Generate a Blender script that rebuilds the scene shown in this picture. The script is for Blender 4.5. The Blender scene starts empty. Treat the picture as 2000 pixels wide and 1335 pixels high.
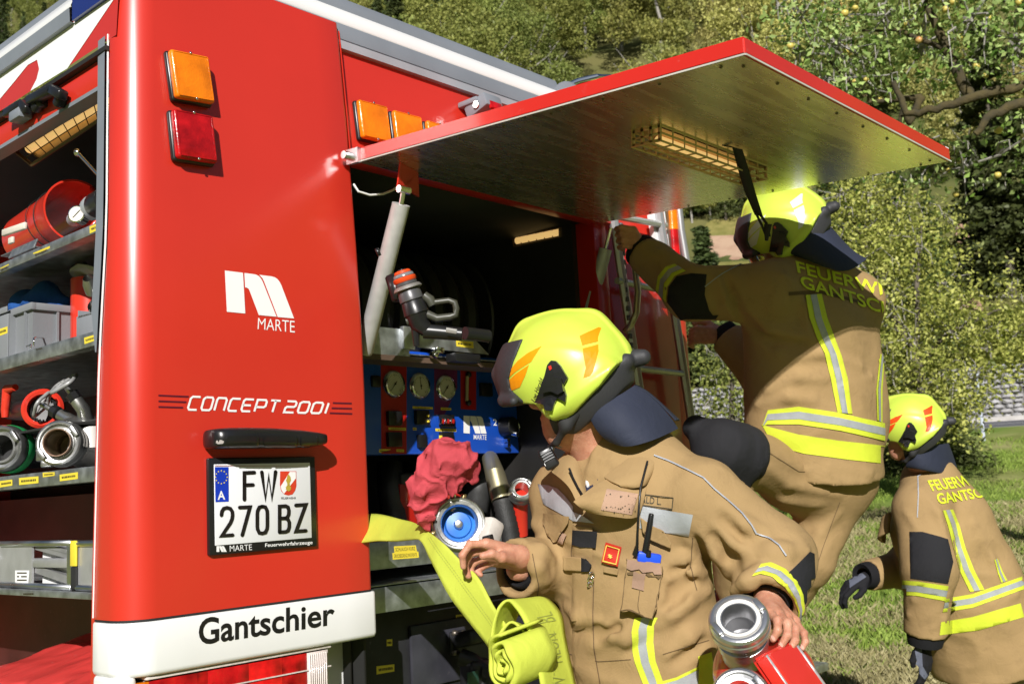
import bpy, bmesh, math, random
import numpy as np
from mathutils import Vector, Matrix
from mathutils.bvhtree import BVHTree
from mathutils import noise as mnoise

random.seed(7); rng = np.random.default_rng(7)
S = bpy.context.scene
COL = S.collection

# ------------------------------------------------------------------ camera
CX, CY, F = 1000.0, 667.5, 2080.0
def _n(v): return v / np.linalg.norm(v)
_X = _n(np.array([1900.0, 192.5, F]))
_Y = np.array([-2320.0, 415.5, F]); _Y = _n(_Y - _X * (_X @ _Y))
_Z = np.cross(_Y, _X)
if _Z[1] > 0: _Z = -_Z
RW = np.array([_X, _Y, _Z])            # camera (right, down, forward) -> world
cam = bpy.data.cameras.new('camera'); camo = bpy.data.objects.new('camera', cam); COL.objects.link(camo)
M4 = Matrix.Identity(4)
for i in range(3):
    M4[i][0] = RW[i, 0]; M4[i][1] = -RW[i, 1]; M4[i][2] = -RW[i, 2]
camo.matrix_world = M4
cam.sensor_width = 36.0; cam.lens = 36.0 * F / 2000.0; cam.clip_start = 0.05; cam.clip_end = 2000
cam.dof.use_dof = True; cam.dof.focus_distance = 2.7; cam.dof.aperture_fstop = 8.0
S.camera = camo

# ------------------------------------------------------------------ world, sun, exposure
SUND = Vector((1.2, 1.0, -0.80)).normalized()      # the way the sunlight travels
elev = math.asin(-SUND.z); az = math.atan2(-SUND.x, -SUND.y)
W = bpy.data.worlds.new('World'); S.world = W; W.use_nodes = True
wn = W.node_tree.nodes; wl = W.node_tree.links
sky = wn.new('ShaderNodeTexSky'); sky.sky_type = 'NISHITA'; sky.sun_disc = False
sky.sun_elevation = elev; sky.sun_rotation = az
sky.air_density = 1.0; sky.dust_density = 0.6; sky.ozone_density = 1.0
bg = wn['Background']; bg.inputs['Strength'].default_value = 0.05
wl.new(sky.outputs['Color'], bg.inputs['Color'])
sun = bpy.data.lights.new('sun', 'SUN'); sun.energy = 5.0; sun.angle = math.radians(0.5); sun.color = (1.0, 0.965, 0.92)
suno = bpy.data.objects.new('sun', sun); COL.objects.link(suno)
suno.rotation_euler = SUND.to_track_quat('-Z', 'Y').to_euler()
S.view_settings.view_transform = 'Standard'; S.view_settings.look = 'None'
S.view_settings.exposure = 0.27; S.view_settings.gamma = 1.0; S.view_settings.use_curve_mapping = False
S.render.engine = 'CYCLES'
S.cycles.max_bounces = 8; S.cycles.transparent_max_bounces = 12

# ------------------------------------------------------------------ pixel <-> world helpers (photo pixels, real distances)
def ray(px, py): return RW @ np.array([(px - CX) / F, (py - CY) / F, 1.0])
def P(px, py, d): return Vector(ray(px, py) * d)
def PY(px, py, y): r = ray(px, py); return Vector(r * (y / r[1]))
def PX(px, py, x): r = ray(px, py); return Vector(r * (x / r[0]))
def PZ(px, py, z): r = ray(px, py); return Vector(r * (z / r[2]))
def CAMV(r, d, f): return Vector(RW @ np.array([r, d, f], float))     # direction given as right, down, forward

# ------------------------------------------------------------------ materials
MATS = {}
def mat(name, col, rough=0.5, metal=0.0, var=0.12, vs=6.0, bump=0.0, bs=120.0, coat=0.0, col2=None, spec=0.5, aniso=None, emit=None, es=0.0,
        stretch=None, sheen=0.0, trans=0.0, detail=4.0, scratch=0.0, rvar=0.0, crough=0.08):
    if name in MATS: return MATS[name]
    m = bpy.data.materials.new(name); m.use_nodes = True
    nt = m.node_tree; N = nt.nodes; L = nt.links; b = N['Principled BSDF']
    b.inputs['Roughness'].default_value = rough; b.inputs['Metallic'].default_value = metal
    b.inputs['Coat Weight'].default_value = coat; b.inputs['Coat Roughness'].default_value = crough
    b.inputs['Specular IOR Level'].default_value = spec
    if sheen: b.inputs['Sheen Weight'].default_value = sheen
    if trans: b.inputs['Transmission Weight'].default_value = trans
    tc = N.new('ShaderNodeTexCoord'); mp = N.new('ShaderNodeMapping'); L.new(tc.outputs['Object'], mp.inputs['Vector'])
    if stretch: mp.inputs['Scale'].default_value = stretch
    no = N.new('ShaderNodeTexNoise'); no.inputs['Scale'].default_value = vs; no.inputs['Detail'].default_value = detail
    L.new(mp.outputs['Vector'], no.inputs['Vector'])
    cr = N.new('ShaderNodeValToRGB')
    c = np.array(col[:3], float); c2 = np.array(col2, float) if col2 is not None else np.clip(c * (1 + var), 0, 1)
    c1 = c * (1 - var) if col2 is None else c
    cr.color_ramp.elements[0].position = 0.3; cr.color_ramp.elements[1].position = 0.7
    cr.color_ramp.elements[0].color = (*c1, 1); cr.color_ramp.elements[1].color = (*c2, 1)
    L.new(no.outputs['Fac'], cr.inputs['Fac'])
    out = cr.outputs['Color']
    if scratch:
        n3 = N.new('ShaderNodeTexNoise'); n3.inputs['Scale'].default_value = 38; n3.inputs['Detail'].default_value = 8; n3.inputs['Roughness'].default_value = 0.75
        L.new(mp.outputs['Vector'], n3.inputs['Vector'])
        r3 = N.new('ShaderNodeValToRGB'); r3.color_ramp.elements[0].position = 0.62; r3.color_ramp.elements[1].position = 0.70
        L.new(n3.outputs['Fac'], r3.inputs['Fac'])
        mu = N.new('ShaderNodeMath'); mu.operation = 'MULTIPLY'; mu.inputs[1].default_value = scratch; L.new(r3.outputs['Color'], mu.inputs[0])
        mx = N.new('ShaderNodeMixRGB'); L.new(mu.outputs[0], mx.inputs['Fac']); L.new(out, mx.inputs['Color1']); mx.inputs['Color2'].default_value = (0.5, 0.45, 0.42, 1)
        out = mx.outputs['Color']
    L.new(out, b.inputs['Base Color'])
    if rvar:
        mr = N.new('ShaderNodeMapRange'); mr.inputs['To Min'].default_value = max(0, rough - rvar); mr.inputs['To Max'].default_value = min(1, rough + rvar)
        L.new(no.outputs['Fac'], mr.inputs['Value']); L.new(mr.outputs['Result'], b.inputs['Roughness'])
    if bump:
        n2 = N.new('ShaderNodeTexNoise'); n2.inputs['Scale'].default_value = bs; n2.inputs['Detail'].default_value = 3
        L.new(mp.outputs['Vector'], n2.inputs['Vector'])
        bu = N.new('ShaderNodeBump'); bu.inputs['Strength'].default_value = bump; bu.inputs['Distance'].default_value = 0.01
        L.new(n2.outputs['Fac'], bu.inputs['Height']); L.new(bu.outputs['Normal'], b.inputs['Normal'])
    if emit is not None:
        b.inputs['Emission Color'].default_value = (*emit, 1); b.inputs['Emission Strength'].default_value = es
    MATS[name] = m
    return m

def fabric(name, col, weave=900.0, bump=0.25, var=0.1, rough=0.85, crumple=0.5, cs=22.0, dirt=0.0):
    m = mat(name, col, rough=rough, var=var, vs=5.0, spec=0.2)
    nt = m.node_tree; N = nt.nodes; L = nt.links; b = N['Principled BSDF']
    tc = N.new('ShaderNodeTexCoord')
    n1 = N.new('ShaderNodeTexNoise'); n1.inputs['Scale'].default_value = weave; n1.inputs['Detail'].default_value = 1
    n2 = N.new('ShaderNodeTexNoise'); n2.inputs['Scale'].default_value = cs; n2.inputs['Detail'].default_value = 5; n2.inputs['Roughness'].default_value = 0.6; n2.inputs['Distortion'].default_value = 0.8
    L.new(tc.outputs['Object'], n1.inputs['Vector']); L.new(tc.outputs['Object'], n2.inputs['Vector'])
    b1 = N.new('ShaderNodeBump'); b1.inputs['Strength'].default_value = bump; b1.inputs['Distance'].default_value = 0.002
    b2 = N.new('ShaderNodeBump'); b2.inputs['Strength'].default_value = crumple; b2.inputs['Distance'].default_value = 0.012
    L.new(n2.outputs['Fac'], b2.inputs['Height']); L.new(n1.outputs['Fac'], b1.inputs['Height'])
    L.new(b2.outputs['Normal'], b1.inputs['Normal']); L.new(b1.outputs['Normal'], b.inputs['Normal'])
    if dirt:
        src = b.inputs['Base Color'].links[0].from_socket
        n3 = N.new('ShaderNodeTexNoise'); n3.inputs['Scale'].default_value = 14; n3.inputs['Detail'].default_value = 8; n3.inputs['Roughness'].default_value = 0.7
        L.new(tc.outputs['Object'], n3.inputs['Vector'])
        r3 = N.new('ShaderNodeValToRGB'); r3.color_ramp.elements[0].position = 0.54; r3.color_ramp.elements[1].position = 0.76
        L.new(n3.outputs['Fac'], r3.inputs['Fac'])
        mu = N.new('ShaderNodeMath'); mu.operation = 'MULTIPLY'; mu.inputs[1].default_value = dirt; L.new(r3.outputs['Color'], mu.inputs[0])
        mx = N.new('ShaderNodeMixRGB'); L.new(mu.outputs[0], mx.inputs['Fac']); L.new(src, mx.inputs['Color1']); mx.inputs['Color2'].default_value = (0.10, 0.065, 0.035, 1)
        L.new(mx.outputs['Color'], b.inputs['Base Color'])
    return m

RED = mat('red_paint', (0.56, 0.030, 0.017), rough=0.30, var=0.05, vs=2.0, coat=0.45, crough=0.30, bump=0.012, bs=9.0)
WHITE = mat('white_paint', (0.80, 0.80, 0.80), rough=0.28, var=0.02, coat=0.4)
BLACK = mat('black_plastic', (0.012, 0.012, 0.013), rough=0.32, var=0.15, rvar=0.12)
BLACKM = mat('black_matt', (0.014, 0.014, 0.015), rough=0.75, var=0.3, vs=12, rvar=0.15)
RUBBER = mat('black_rubber', (0.02, 0.02, 0.02), rough=0.6, var=0.3, bump=0.2, bs=200)
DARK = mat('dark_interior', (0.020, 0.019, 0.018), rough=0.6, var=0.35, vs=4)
GREYP = mat('grey_paint', (0.20, 0.22, 0.25), rough=0.4, var=0.08)
ALU = mat('aluminium', (0.62, 0.63, 0.64), rough=0.34, metal=1.0, var=0.12, vs=14, rvar=0.12, bump=0.02, bs=60)
GALV = mat('galvanised_sheet', (0.42, 0.44, 0.45), rough=0.42, metal=0.85, var=0.3, vs=30, rvar=0.18, detail=8)
CAST = mat('cast_aluminium', (0.42, 0.42, 0.41), rough=0.30, metal=0.9, var=0.16, vs=30, bump=0.03, bs=150, rvar=0.1)
CHROME = mat('chrome', (0.8, 0.8, 0.8), rough=0.12, metal=1.0, var=0.04)
BRUSH = mat('brushed_underside', (0.86, 0.85, 0.62), rough=0.27, metal=0.92, var=0.10, vs=5, stretch=(1, 9, 1), rvar=0.07, bump=0.015, bs=4)
BLUE = mat('blue_panel', (0.010, 0.080, 0.52), rough=0.3, var=0.08, coat=0.2)
DBLUE = mat('dark_blue_paint', (0.012, 0.025, 0.16), rough=0.25, var=0.05, coat=0.4)
YLAB = mat('yellow_label', (0.78, 0.62, 0.05), rough=0.5, var=0.06)
INK = mat('dark_ink', (0.05, 0.04, 0.02), rough=0.6, var=0.1)
INKB = mat('black_lettering', (0.010, 0.010, 0.010), rough=0.35, var=0.1)
WLET = mat('white_lettering', (0.82, 0.82, 0.82), rough=0.4, var=0.02)
ORANGE = mat('amber_lens', (0.78, 0.19, 0.004), rough=0.2, var=0.30, vs=14, coat=0.4, spec=0.3, bump=0.12, bs=160)
REDL = mat('red_lens', (0.40, 0.006, 0.008), rough=0.2, var=0.6, vs=16, coat=0.35, spec=0.3, bump=0.12, bs=160)
CLEARL = mat('clear_lens', (0.62, 0.55, 0.52), rough=0.15, var=0.15, coat=0.8, bump=0.2, bs=90)
LOUVRE = mat('lamp_louvre', (0.50, 0.35, 0.16), rough=0.35, metal=0.5, var=0.15)
LGLOW = mat('lamp_tube', (0.8, 0.6, 0.3), rough=0.4, var=0.1, emit=(1.0, 0.62, 0.22), es=0.55)

# ------------------------------------------------------------------ object helpers
def link(o, parent=None):
    COL.objects.link(o)
    if parent is not None: o.parent = parent
    return o
def tag(o, label=None, cat=None, group=None, kind=None):
    if label: o['label'] = label
    if cat: o['category'] = cat
    if group: o['group'] = group
    if kind: o['kind'] = kind
    return o
def empty(name, loc=(0, 0, 0)):
    # things are modelled in world coordinates, so the Empty sits at the base and the parts keep their place
    o = bpy.data.objects.new(name, None); o.empty_display_size = 0.1; COL.objects.link(o); o.location = loc
    return o
def setparent(o, parent):
    if parent is not None:
        o.parent = parent
        o.matrix_parent_inverse = Matrix.Translation(parent_loc(parent)).inverted()
def parent_loc(p):
    l = Vector(p.location)
    while p.parent is not None:
        p = p.parent
    return Vector(p.location) if p.type == 'EMPTY' else l
def depth_of(o):
    d = 0
    while o.parent is not None: o = o.parent; d += 1
    return d
def mesh_obj(name, me, m, parent=None, smooth=35):
    while parent is not None and depth_of(parent) >= 2: parent = parent.parent
    o = bpy.data.objects.new(name, me); COL.objects.link(o)
    if m is not None and not me.materials: me.materials.append(m)
    if smooth:
        me.polygons.foreach_set('use_smooth', np.ones(len(me.polygons), bool))
        if smooth < 180:
            try: me.set_sharp_from_angle(angle=math.radians(smooth))
            except Exception: pass
    if parent is not None:
        root = parent
        while root.parent is not None: root = root.parent
        o.parent = parent
        o.matrix_parent_inverse = Matrix.Translation(Vector(root.location)).inverted() if parent is root else Matrix.Identity(4)
    return o
def raw_mesh(name, v, f):
    me = bpy.data.meshes.new(name)
    v = np.asarray(v, float)
    if isinstance(f, np.ndarray):
        k = f.shape[1]; me.vertices.add(len(v)); me.vertices.foreach_set('co', v.astype(np.float32).ravel())
        me.loops.add(f.size); me.loops.foreach_set('vertex_index', f.astype(np.int32).ravel())
        me.polygons.add(len(f)); me.polygons.foreach_set('loop_start', np.arange(0, f.size, k, dtype=np.int32))
        me.update(calc_edges=True); me.validate()
    else:
        me.from_pydata([tuple(p) for p in v], [], f); me.update()
    return me

def basis(ax):
    ax = Vector(ax).normalized(); t = Vector((0, 0, 1)) if abs(ax.z) < 0.9 else Vector((1, 0, 0))
    u = ax.cross(t).normalized(); w = ax.cross(u).normalized()
    return ax, u, w

class MB:
    def __init__(s): s.bm = bmesh.new()
    def box(s, c, size, rot=None, bev=0.0, seg=2):
        mtx = Matrix.Translation(Vector(c)) @ (rot.to_4x4() if rot is not None else Matrix.Identity(4)) @ Matrix.Diagonal((*size, 1))
        r = bmesh.ops.create_cube(s.bm, size=1.0, matrix=mtx)
        if bev:
            es = list({e for v in r['verts'] for e in v.link_edges})
            bmesh.ops.bevel(s.bm, geom=es, offset=bev, segments=seg, affect='EDGES', profile=0.5)
        return s
    def bx(s, x0, x1, y0, y1, z0, z1, bev=0.0, seg=2):
        return s.box(((x0 + x1) / 2, (y0 + y1) / 2, (z0 + z1) / 2), (abs(x1 - x0), abs(y1 - y0), abs(z1 - z0)), None, bev, seg)
    def tube(s, pts, r, seg=10, caps=True):
        pts = [Vector(p) for p in pts]; n = len(pts)
        rs = [r] * n if not hasattr(r, '__len__') else list(r)
        rings = []; u = None
        for i, p in enumerate(pts):
            t = (pts[min(i + 1, n - 1)] - pts[max(i - 1, 0)])
            if t.length < 1e-9: t = Vector((0, 0, 1))
            t.normalize()
            if u is None: _, u, w = basis(t)
            else:
                u = (u - t * u.dot(t))
                if u.length < 1e-6: _, u, w = basis(t)
                u.normalize()
            w = t.cross(u)
            rings.append([s.bm.verts.new(p + (u * math.cos(2 * math.pi * k / seg) + w * math.sin(2 * math.pi * k / seg)) * rs[i]) for k in range(seg)])
        for a, b in zip(rings[:-1], rings[1:]):
            for k in range(seg): s.bm.faces.new((a[k], a[(k + 1) % seg], b[(k + 1) % seg], b[k]))
        if caps:
            s.bm.faces.new(rings[0][::-1]); s.bm.faces.new(rings[-1])
        return s
    def lathe(s, prof, o, ax, seg=32, u=None, a0=0.0, a1=2 * math.pi):
        ax, uu, w = basis(ax)
        if u is not None: uu = Vector(u).normalized(); w = ax.cross(uu)
        o = Vector(o); full = abs(a1 - a0 - 2 * math.pi) < 1e-6
        nn = seg if full else seg + 1
        rings = []
        for r, h in prof:
            if r < 1e-6: rings.append([s.bm.verts.new(o + ax * h)]); continue
            rings.append([s.bm.verts.new(o + ax * h + (uu * math.cos(a0 + (a1 - a0) * k / seg) + w * math.sin(a0 + (a1 - a0) * k / seg)) * r) for k in range(nn)])
        for a, b in zip(rings[:-1], rings[1:]):
            for k in range(seg):
                k2 = (k + 1) % nn if full else k + 1
                if len(a) == 1 and len(b) == 1: continue
                if len(a) == 1: s.bm.faces.new((a[0], b[k2], b[k]))
                elif len(b) == 1: s.bm.faces.new((a[k], a[k2], b[0]))
                else: s.bm.faces.new((a[k], a[k2], b[k2], b[k]))
        return s
    def cyl(s, a, b, r, seg=20, r2=None):
        a = Vector(a); b = Vector(b); h = (b - a).length
        return s.lathe([(0, 0), (r, 0), (r if r2 is None else r2, h), (0, h)], a, b - a, seg)
    def prism(s, poly, vec):
        vec = Vector(vec); a = [s.bm.verts.new(Vector(p)) for p in poly]; b = [s.bm.verts.new(Vector(p) + vec) for p in poly]
        s.bm.faces.new(a); s.bm.faces.new(b[::-1])
        n = len(a)
        for k in range(n): s.bm.faces.new((a[k], b[k], b[(k + 1) % n], a[(k + 1) % n]))
        return s
    def quad(s, *pts):
        s.bm.faces.new([s.bm.verts.new(Vector(p)) for p in pts]); return s
    def grid(s, A, closed=False):
        n, m = len(A), len(A[0]); V = [[s.bm.verts.new(Vector(p)) for p in row] for row in A]
        for i in range(n - 1):
            for j in range(m if closed else m - 1):
                s.bm.faces.new((V[i][j], V[i][(j + 1) % m], V[i + 1][(j + 1) % m], V[i + 1][j]))
        return s
    def sphere(s, c, r, seg=16, sc=(1, 1, 1)):
        bmesh.ops.create_uvsphere(s.bm, u_segments=seg, v_segments=max(6, seg // 2), radius=1, matrix=Matrix.Translation(Vector(c)) @ Matrix.Diagonal((r * sc[0], r * sc[1], r * sc[2], 1)))
        return s
    def torus(s, c, ax, R, r, seg=28, rs=8):
        ax, u, w = basis(ax); c = Vector(c)
        pts = [c + (u * math.cos(2 * math.pi * k / seg) + w * math.sin(2 * math.pi * k / seg)) * R for k in range(seg)]
        A = []
        for k, p in enumerate(pts):
            d = (p - c).normalized()
            A.append([p + (d * math.cos(2 * math.pi * j / rs) + ax * math.sin(2 * math.pi * j / rs)) * r for j in range(rs)])
        V = [[s.bm.verts.new(q) for q in row] for row in A]
        for i in range(seg):
            for j in range(rs):
                s.bm.faces.new((V[i][j], V[i][(j + 1) % rs], V[(i + 1) % seg][(j + 1) % rs], V[(i + 1) % seg][j]))
        return s
    def obj(s, name, m, parent=None, smooth=35):
        bmesh.ops.recalc_face_normals(s.bm, faces=s.bm.faces)
        me = bpy.data.meshes.new(name); s.bm.to_mesh(me); s.bm.free()
        return mesh_obj(name, me, m, parent, smooth)

def bvh_of(*objs):
    V = []; Fc = []
    for o in objs:
        me = o.data; b = len(V)
        V += [o.matrix_world @ v.co if False else Vector(v.co) for v in me.vertices]
        Fc += [[b + i for i in p.vertices] for p in me.polygons]
    return BVHTree.FromPolygons(V, Fc)

# ------------------------------------------------------------------ flat pieces that lie on a surface (prints, patches, stripes)
def cut_grid(bm, step):
    xs = [v.co.x for v in bm.verts]; ys = [v.co.y for v in bm.verts]
    for lo, hi, k in ((min(xs), max(xs), 0), (min(ys), max(ys), 1)):
        n = int((hi - lo) / step)
        for i in range(1, n + 1):
            co = [0, 0, 0]; co[k] = lo + i * (hi - lo) / (n + 1); no = [0, 0, 0]; no[k] = 1
            bmesh.ops.bisect_plane(bm, geom=bm.verts[:] + bm.edges[:] + bm.faces[:], plane_co=co, plane_no=no)
def lay(name, bm, bvh, m, parent, off=0.0025, thick=0.0, step=10, maxd=None, smooth=60):
    """bm holds 2D shapes in photo pixels; every vertex is put on the surface it belongs to, a little proud of it."""
    if step: cut_grid(bm, step)
    bmesh.ops.triangulate(bm, faces=bm.faces[:])
    dead = []; hits = []
    for v in bm.verts:
        d = Vector(ray(v.co.x, v.co.y)).normalized(); h = bvh.ray_cast(Vector((0, 0, 0)), d)
        hits.append((v, d, h if h[0] is not None and not (maxd and h[3] > maxd) else None))
    dist = sorted(h[3] for _, _, h in hits if h); md = dist[len(dist) // 2] if dist else 2.5
    for v, d, h in hits:
        if h is None:                      # past the outline: wraps onto the nearest piece of the surface
            nr = bvh.find_nearest(d * md)
            if not thick or nr[0] is None or (nr[0] - d * md).length > 0.05: dead.append(v); continue
            h = (nr[0], nr[1])
        nrm = h[1] if h[1].dot(d) < 0 else -h[1]
        nrm = (nrm - d * 0.5).normalized()
        v.co = h[0] + nrm * off
    bmesh.ops.delete(bm, geom=dead, context='VERTS')
    if not bm.faces: bm.free(); return None
    if thick > 0.01:
        for _ in range(5): bmesh.ops.smooth_vert(bm, verts=[v for v in bm.verts if not v.is_boundary], factor=0.5, use_axis_x=True, use_axis_y=True, use_axis_z=True)
    for f in bm.faces:
        f.normal_update()
        if f.normal.dot(f.calc_center_median()) > 0: f.normal_flip()
    if thick:
        r = bmesh.ops.extrude_face_region(bm, geom=bm.faces[:])
        top_ = {e for e in r['geom'] if isinstance(e, bmesh.types.BMVert)}
        for v in bm.verts:
            if v not in top_: v.co += v.co.normalized() * thick
        bmesh.ops.recalc_face_normals(bm, faces=bm.faces[:])
    me = bpy.data.meshes.new(name); bm.to_mesh(me); bm.free()
    o = mesh_obj(name, me, m, parent, smooth)
    if thick > 0.005:
        bv = o.modifiers.new('round', 'BEVEL'); bv.width = min(0.006, thick * 0.3); bv.segments = 3; bv.limit_method = 'ANGLE'; bv.angle_limit = math.radians(50)
    return o
def poly_bm(*polys):
    bm = bmesh.new()
    for p in polys: bm.faces.new([bm.verts.new((x, y, 0)) for x, y in p])
    return bm
def stroke(pts, w):
    """a poly-line of the given pixel width as one polygon"""
    pts = [Vector((x, y)) for x, y in pts]; L = []; Rr = []
    for i, p in enumerate(pts):
        a = (p - pts[i - 1]).normalized() if i > 0 else None
        b = (pts[i + 1] - p).normalized() if i < len(pts) - 1 else None
        t = a if b is None else b if a is None else (a + b).normalized()
        k = 1.0 if a is None or b is None else 1.0 / max(0.5, t.dot(a))
        ww = (w[i] if hasattr(w, '__len__') else w) / 2 * k
        nrm = Vector((-t.y, t.x)) * ww
        L.append((p + nrm)[:]); Rr.append((p - nrm)[:])
    return L + Rr[::-1]
def strokes_bm(lines, w):
    bm = bmesh.new()
    for pts in lines:
        pts = [Vector((x, y)) for x, y in pts]
        poly = stroke(pts, w); n = len(pts)
        V = [bm.verts.new((x, y, 0)) for x, y in poly]
        for i in range(n - 1):
            try: bm.faces.new((V[i], V[i + 1], V[2 * n - 2 - i], V[2 * n - 1 - i]))
            except ValueError: pass
    return bm
def text2d(s, bold=0.0, shear=0.0, space=1.0):
    cu = bpy.data.curves.new('t', 'FONT'); cu.body = s; cu.offset = bold; cu.shear = shear; cu.space_character = space; cu.resolution_u = 4
    o = bpy.data.objects.new('t', cu); COL.objects.link(o)
    dg = bpy.context.evaluated_depsgraph_get(); me = bpy.data.meshes.new_from_object(o.evaluated_get(dg))
    v = np.array([x.co[:2] for x in me.vertices]); f = [list(p.vertices) for p in me.polygons]
    bpy.data.objects.remove(o); bpy.data.curves.remove(cu); bpy.data.meshes.remove(me)
    v -= v.min(0); v /= v.max(0)
    return v, f
def text_bm(s, tl, tr, br, bl, bm=None, **k):
    v, f = text2d(s, **k); bm = bm or bmesh.new()
    tl, tr, br, bl = [np.array(q, float) for q in (tl, tr, br, bl)]
    V = []
    for x, y in v:
        top = tl + (tr - tl) * x; bot = bl + (br - bl) * x; q = bot + (top - bot) * y
        V.append(bm.verts.new((q[0], q[1], 0)))
    for p in f:
        try: bm.faces.new([V[i] for i in p])
        except ValueError: pass
    return bm

# ------------------------------------------------------------------ distance-field modelling (bodies, clothes, cast pieces): one continuous mesh each
def _hash(ix, iy, iz):
    h = (ix.astype(np.int64) * 374761393 + iy.astype(np.int64) * 668265263 + iz.astype(np.int64) * 2147483647) & 0xffffffff
    h = ((h ^ (h >> 13)) * 1274126177) & 0xffffffff
    return ((h ^ (h >> 16)) & 0xffff) / 65535.0
def vnoise(x, y, z):
    ix, iy, iz = np.floor(x), np.floor(y), np.floor(z)
    fx, fy, fz = x - ix, y - iy, z - iz
    fx = fx * fx * (3 - 2 * fx); fy = fy * fy * (3 - 2 * fy); fz = fz * fz * (3 - 2 * fz)
    r = 0
    for a in (0, 1):
        for b in (0, 1):
            for c in (0, 1):
                r = r + _hash(ix + a, iy + b, iz + c) * (fx if a else 1 - fx) * (fy if b else 1 - fy) * (fz if c else 1 - fz)
    return r
def fold(x, y, z):
    """soft-crested creases, 0..1"""
    n = vnoise(x, y, z) * 0.65 + vnoise(x * 2.1 + 5, y * 2.1, z * 2.1) * 0.35
    return 1 - np.abs(2 * n - 1) ** 0.8
class SDF:
    def __init__(s, lo, hi, h):
        s.lo = np.array(lo, float); s.h = h
        s.n = np.ceil((np.array(hi, float) - s.lo) / h).astype(int) + 1
        s.D = np.full(tuple(s.n), 0.2, np.float32)
    def sub(s, lo, hi):
        a = np.clip(np.floor((np.array(lo) - s.lo) / s.h).astype(int), 0, s.n); b = np.clip(np.ceil((np.array(hi) - s.lo) / s.h).astype(int) + 1, 0, s.n)
        if np.any(b <= a): return None
        sl = tuple(slice(i, j) for i, j in zip(a, b))
        ax = [(s.lo[k] + np.arange(a[k], b[k]) * s.h).astype(np.float32) for k in range(3)]
        return sl, ax[0][:, None, None], ax[1][None, :, None], ax[2][None, None, :]
    def put(s, sl, d, k, mode):
        D = s.D[sl]
        if k > 0:
            hh = np.maximum(k - np.abs(D - d), 0) / k; r = np.minimum(D, d) - hh * hh * k * 0.25
        else: r = np.minimum(D, d)
        s.D[sl] = r
    def cone(s, a, b, ra, rb, k=0.02, w=None, sq=1.0, mode='add', fn=None, pad=0.0):
        a = np.array(a, float); b = np.array(b, float); R = max(ra, rb) * max(1.0, 1.0) + k + 3 * s.h + pad
        q = s.sub(np.minimum(a, b) - R, np.maximum(a, b) + R)
        if q is None: return s
        sl, X, Y, Zz = q
        ab = b - a; L2 = float(ab @ ab) + 1e-12
        dx, dy, dz = X - a[0], Y - a[1], Zz - a[2]
        t = np.clip((dx * ab[0] + dy * ab[1] + dz * ab[2]) / L2, 0, 1)
        px, py, pz = dx - t * ab[0], dy - t * ab[1], dz - t * ab[2]
        if w is not None:
            w_ = np.array(w, float); w_ /= np.linalg.norm(w_)
            c = px * w_[0] + py * w_[1] + pz * w_[2]
            e = c * (1 / sq - 1); px, py, pz = px + e * w_[0], py + e * w_[1], pz + e * w_[2]
        d = np.sqrt(px * px + py * py + pz * pz) - (ra + (rb - ra) * t)
        if w is not None: d = d * min(1.0, 0.5 + 0.5 * sq)
        if fn is not None: d = d + fn(X, Y, Zz, t)
        if mode == 'add': s.put(sl, d.astype(np.float32), k, 'add')
        elif k > 0:
            D = s.D[sl]; d = -d.astype(np.float32); hh = np.maximum(k - np.abs(D - d), 0) / k; s.D[sl] = np.maximum(D, d) + hh * hh * k * 0.25
        else: s.D[sl] = np.maximum(s.D[sl], -d.astype(np.float32))
        return s
    def ell(s, c, ax, rad, k=0.02, mode='add'):
        c = np.array(c, float); R = max(rad) + k + 3 * s.h
        q = s.sub(c - R, c + R)
        if q is None: return s
        sl, X, Y, Zz = q; dx, dy, dz = X - c[0], Y - c[1], Zz - c[2]
        g = 0
        for v, r in zip(ax, rad):
            v = np.array(v, float); v /= np.linalg.norm(v)
            g = g + ((dx * v[0] + dy * v[1] + dz * v[2]) / r) ** 2
        g = np.sqrt(g); d = (g - 1) * min(rad)
        if mode == 'add': s.put(sl, d.astype(np.float32), k, 'add')
        else: s.D[sl] = np.maximum(s.D[sl], -d.astype(np.float32))
        return s
    def plane(s, o, n):
        """cuts away the side the normal points to"""
        o = np.array(o, float); n = np.array(n, float); n /= np.linalg.norm(n)
        _, X, Y, Zz = s.sub(s.lo, s.lo + s.n * s.h)
        s.D = np.maximum(s.D, ((X - o[0]) * n[0] + (Y - o[1]) * n[1] + (Zz - o[2]) * n[2]).astype(np.float32))
        return s
    def disp(s, fn, band=0.05):
        I = np.argwhere(np.abs(s.D) < band); p = s.lo + I * s.h
        s.D[I[:, 0], I[:, 1], I[:, 2]] += fn(p[:, 0], p[:, 1], p[:, 2]).astype(np.float32)
        return s
    def geo(s, smooth=1):
        D = s.D; h = s.h; S_ = D < 0
        # outer shell must be outside
        for k in range(3):
            ix = [slice(None)] * 3
            for e in (0, -1): ix[k] = e; S_[tuple(ix)] = False; D[tuple(ix)] = np.maximum(D[tuple(ix)], 1e-3)
        nx, ny, nz = D.shape
        c = np.zeros((nx - 1, ny - 1, nz - 1), np.uint8)
        for a in (0, 1):
            for b in (0, 1):
                for d in (0, 1): c += S_[a:nx - 1 + a, b:ny - 1 + b, d:nz - 1 + d]
        act = (c > 0) & (c < 8); I = np.argwhere(act); idx = np.full(act.shape, -1, np.int32); idx[act] = np.arange(len(I))
        acc = np.zeros((len(I), 3)); cnt = np.zeros(len(I))
        cor = [(a, b, d) for a in (0, 1) for b in (0, 1) for d in (0, 1)]
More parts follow.
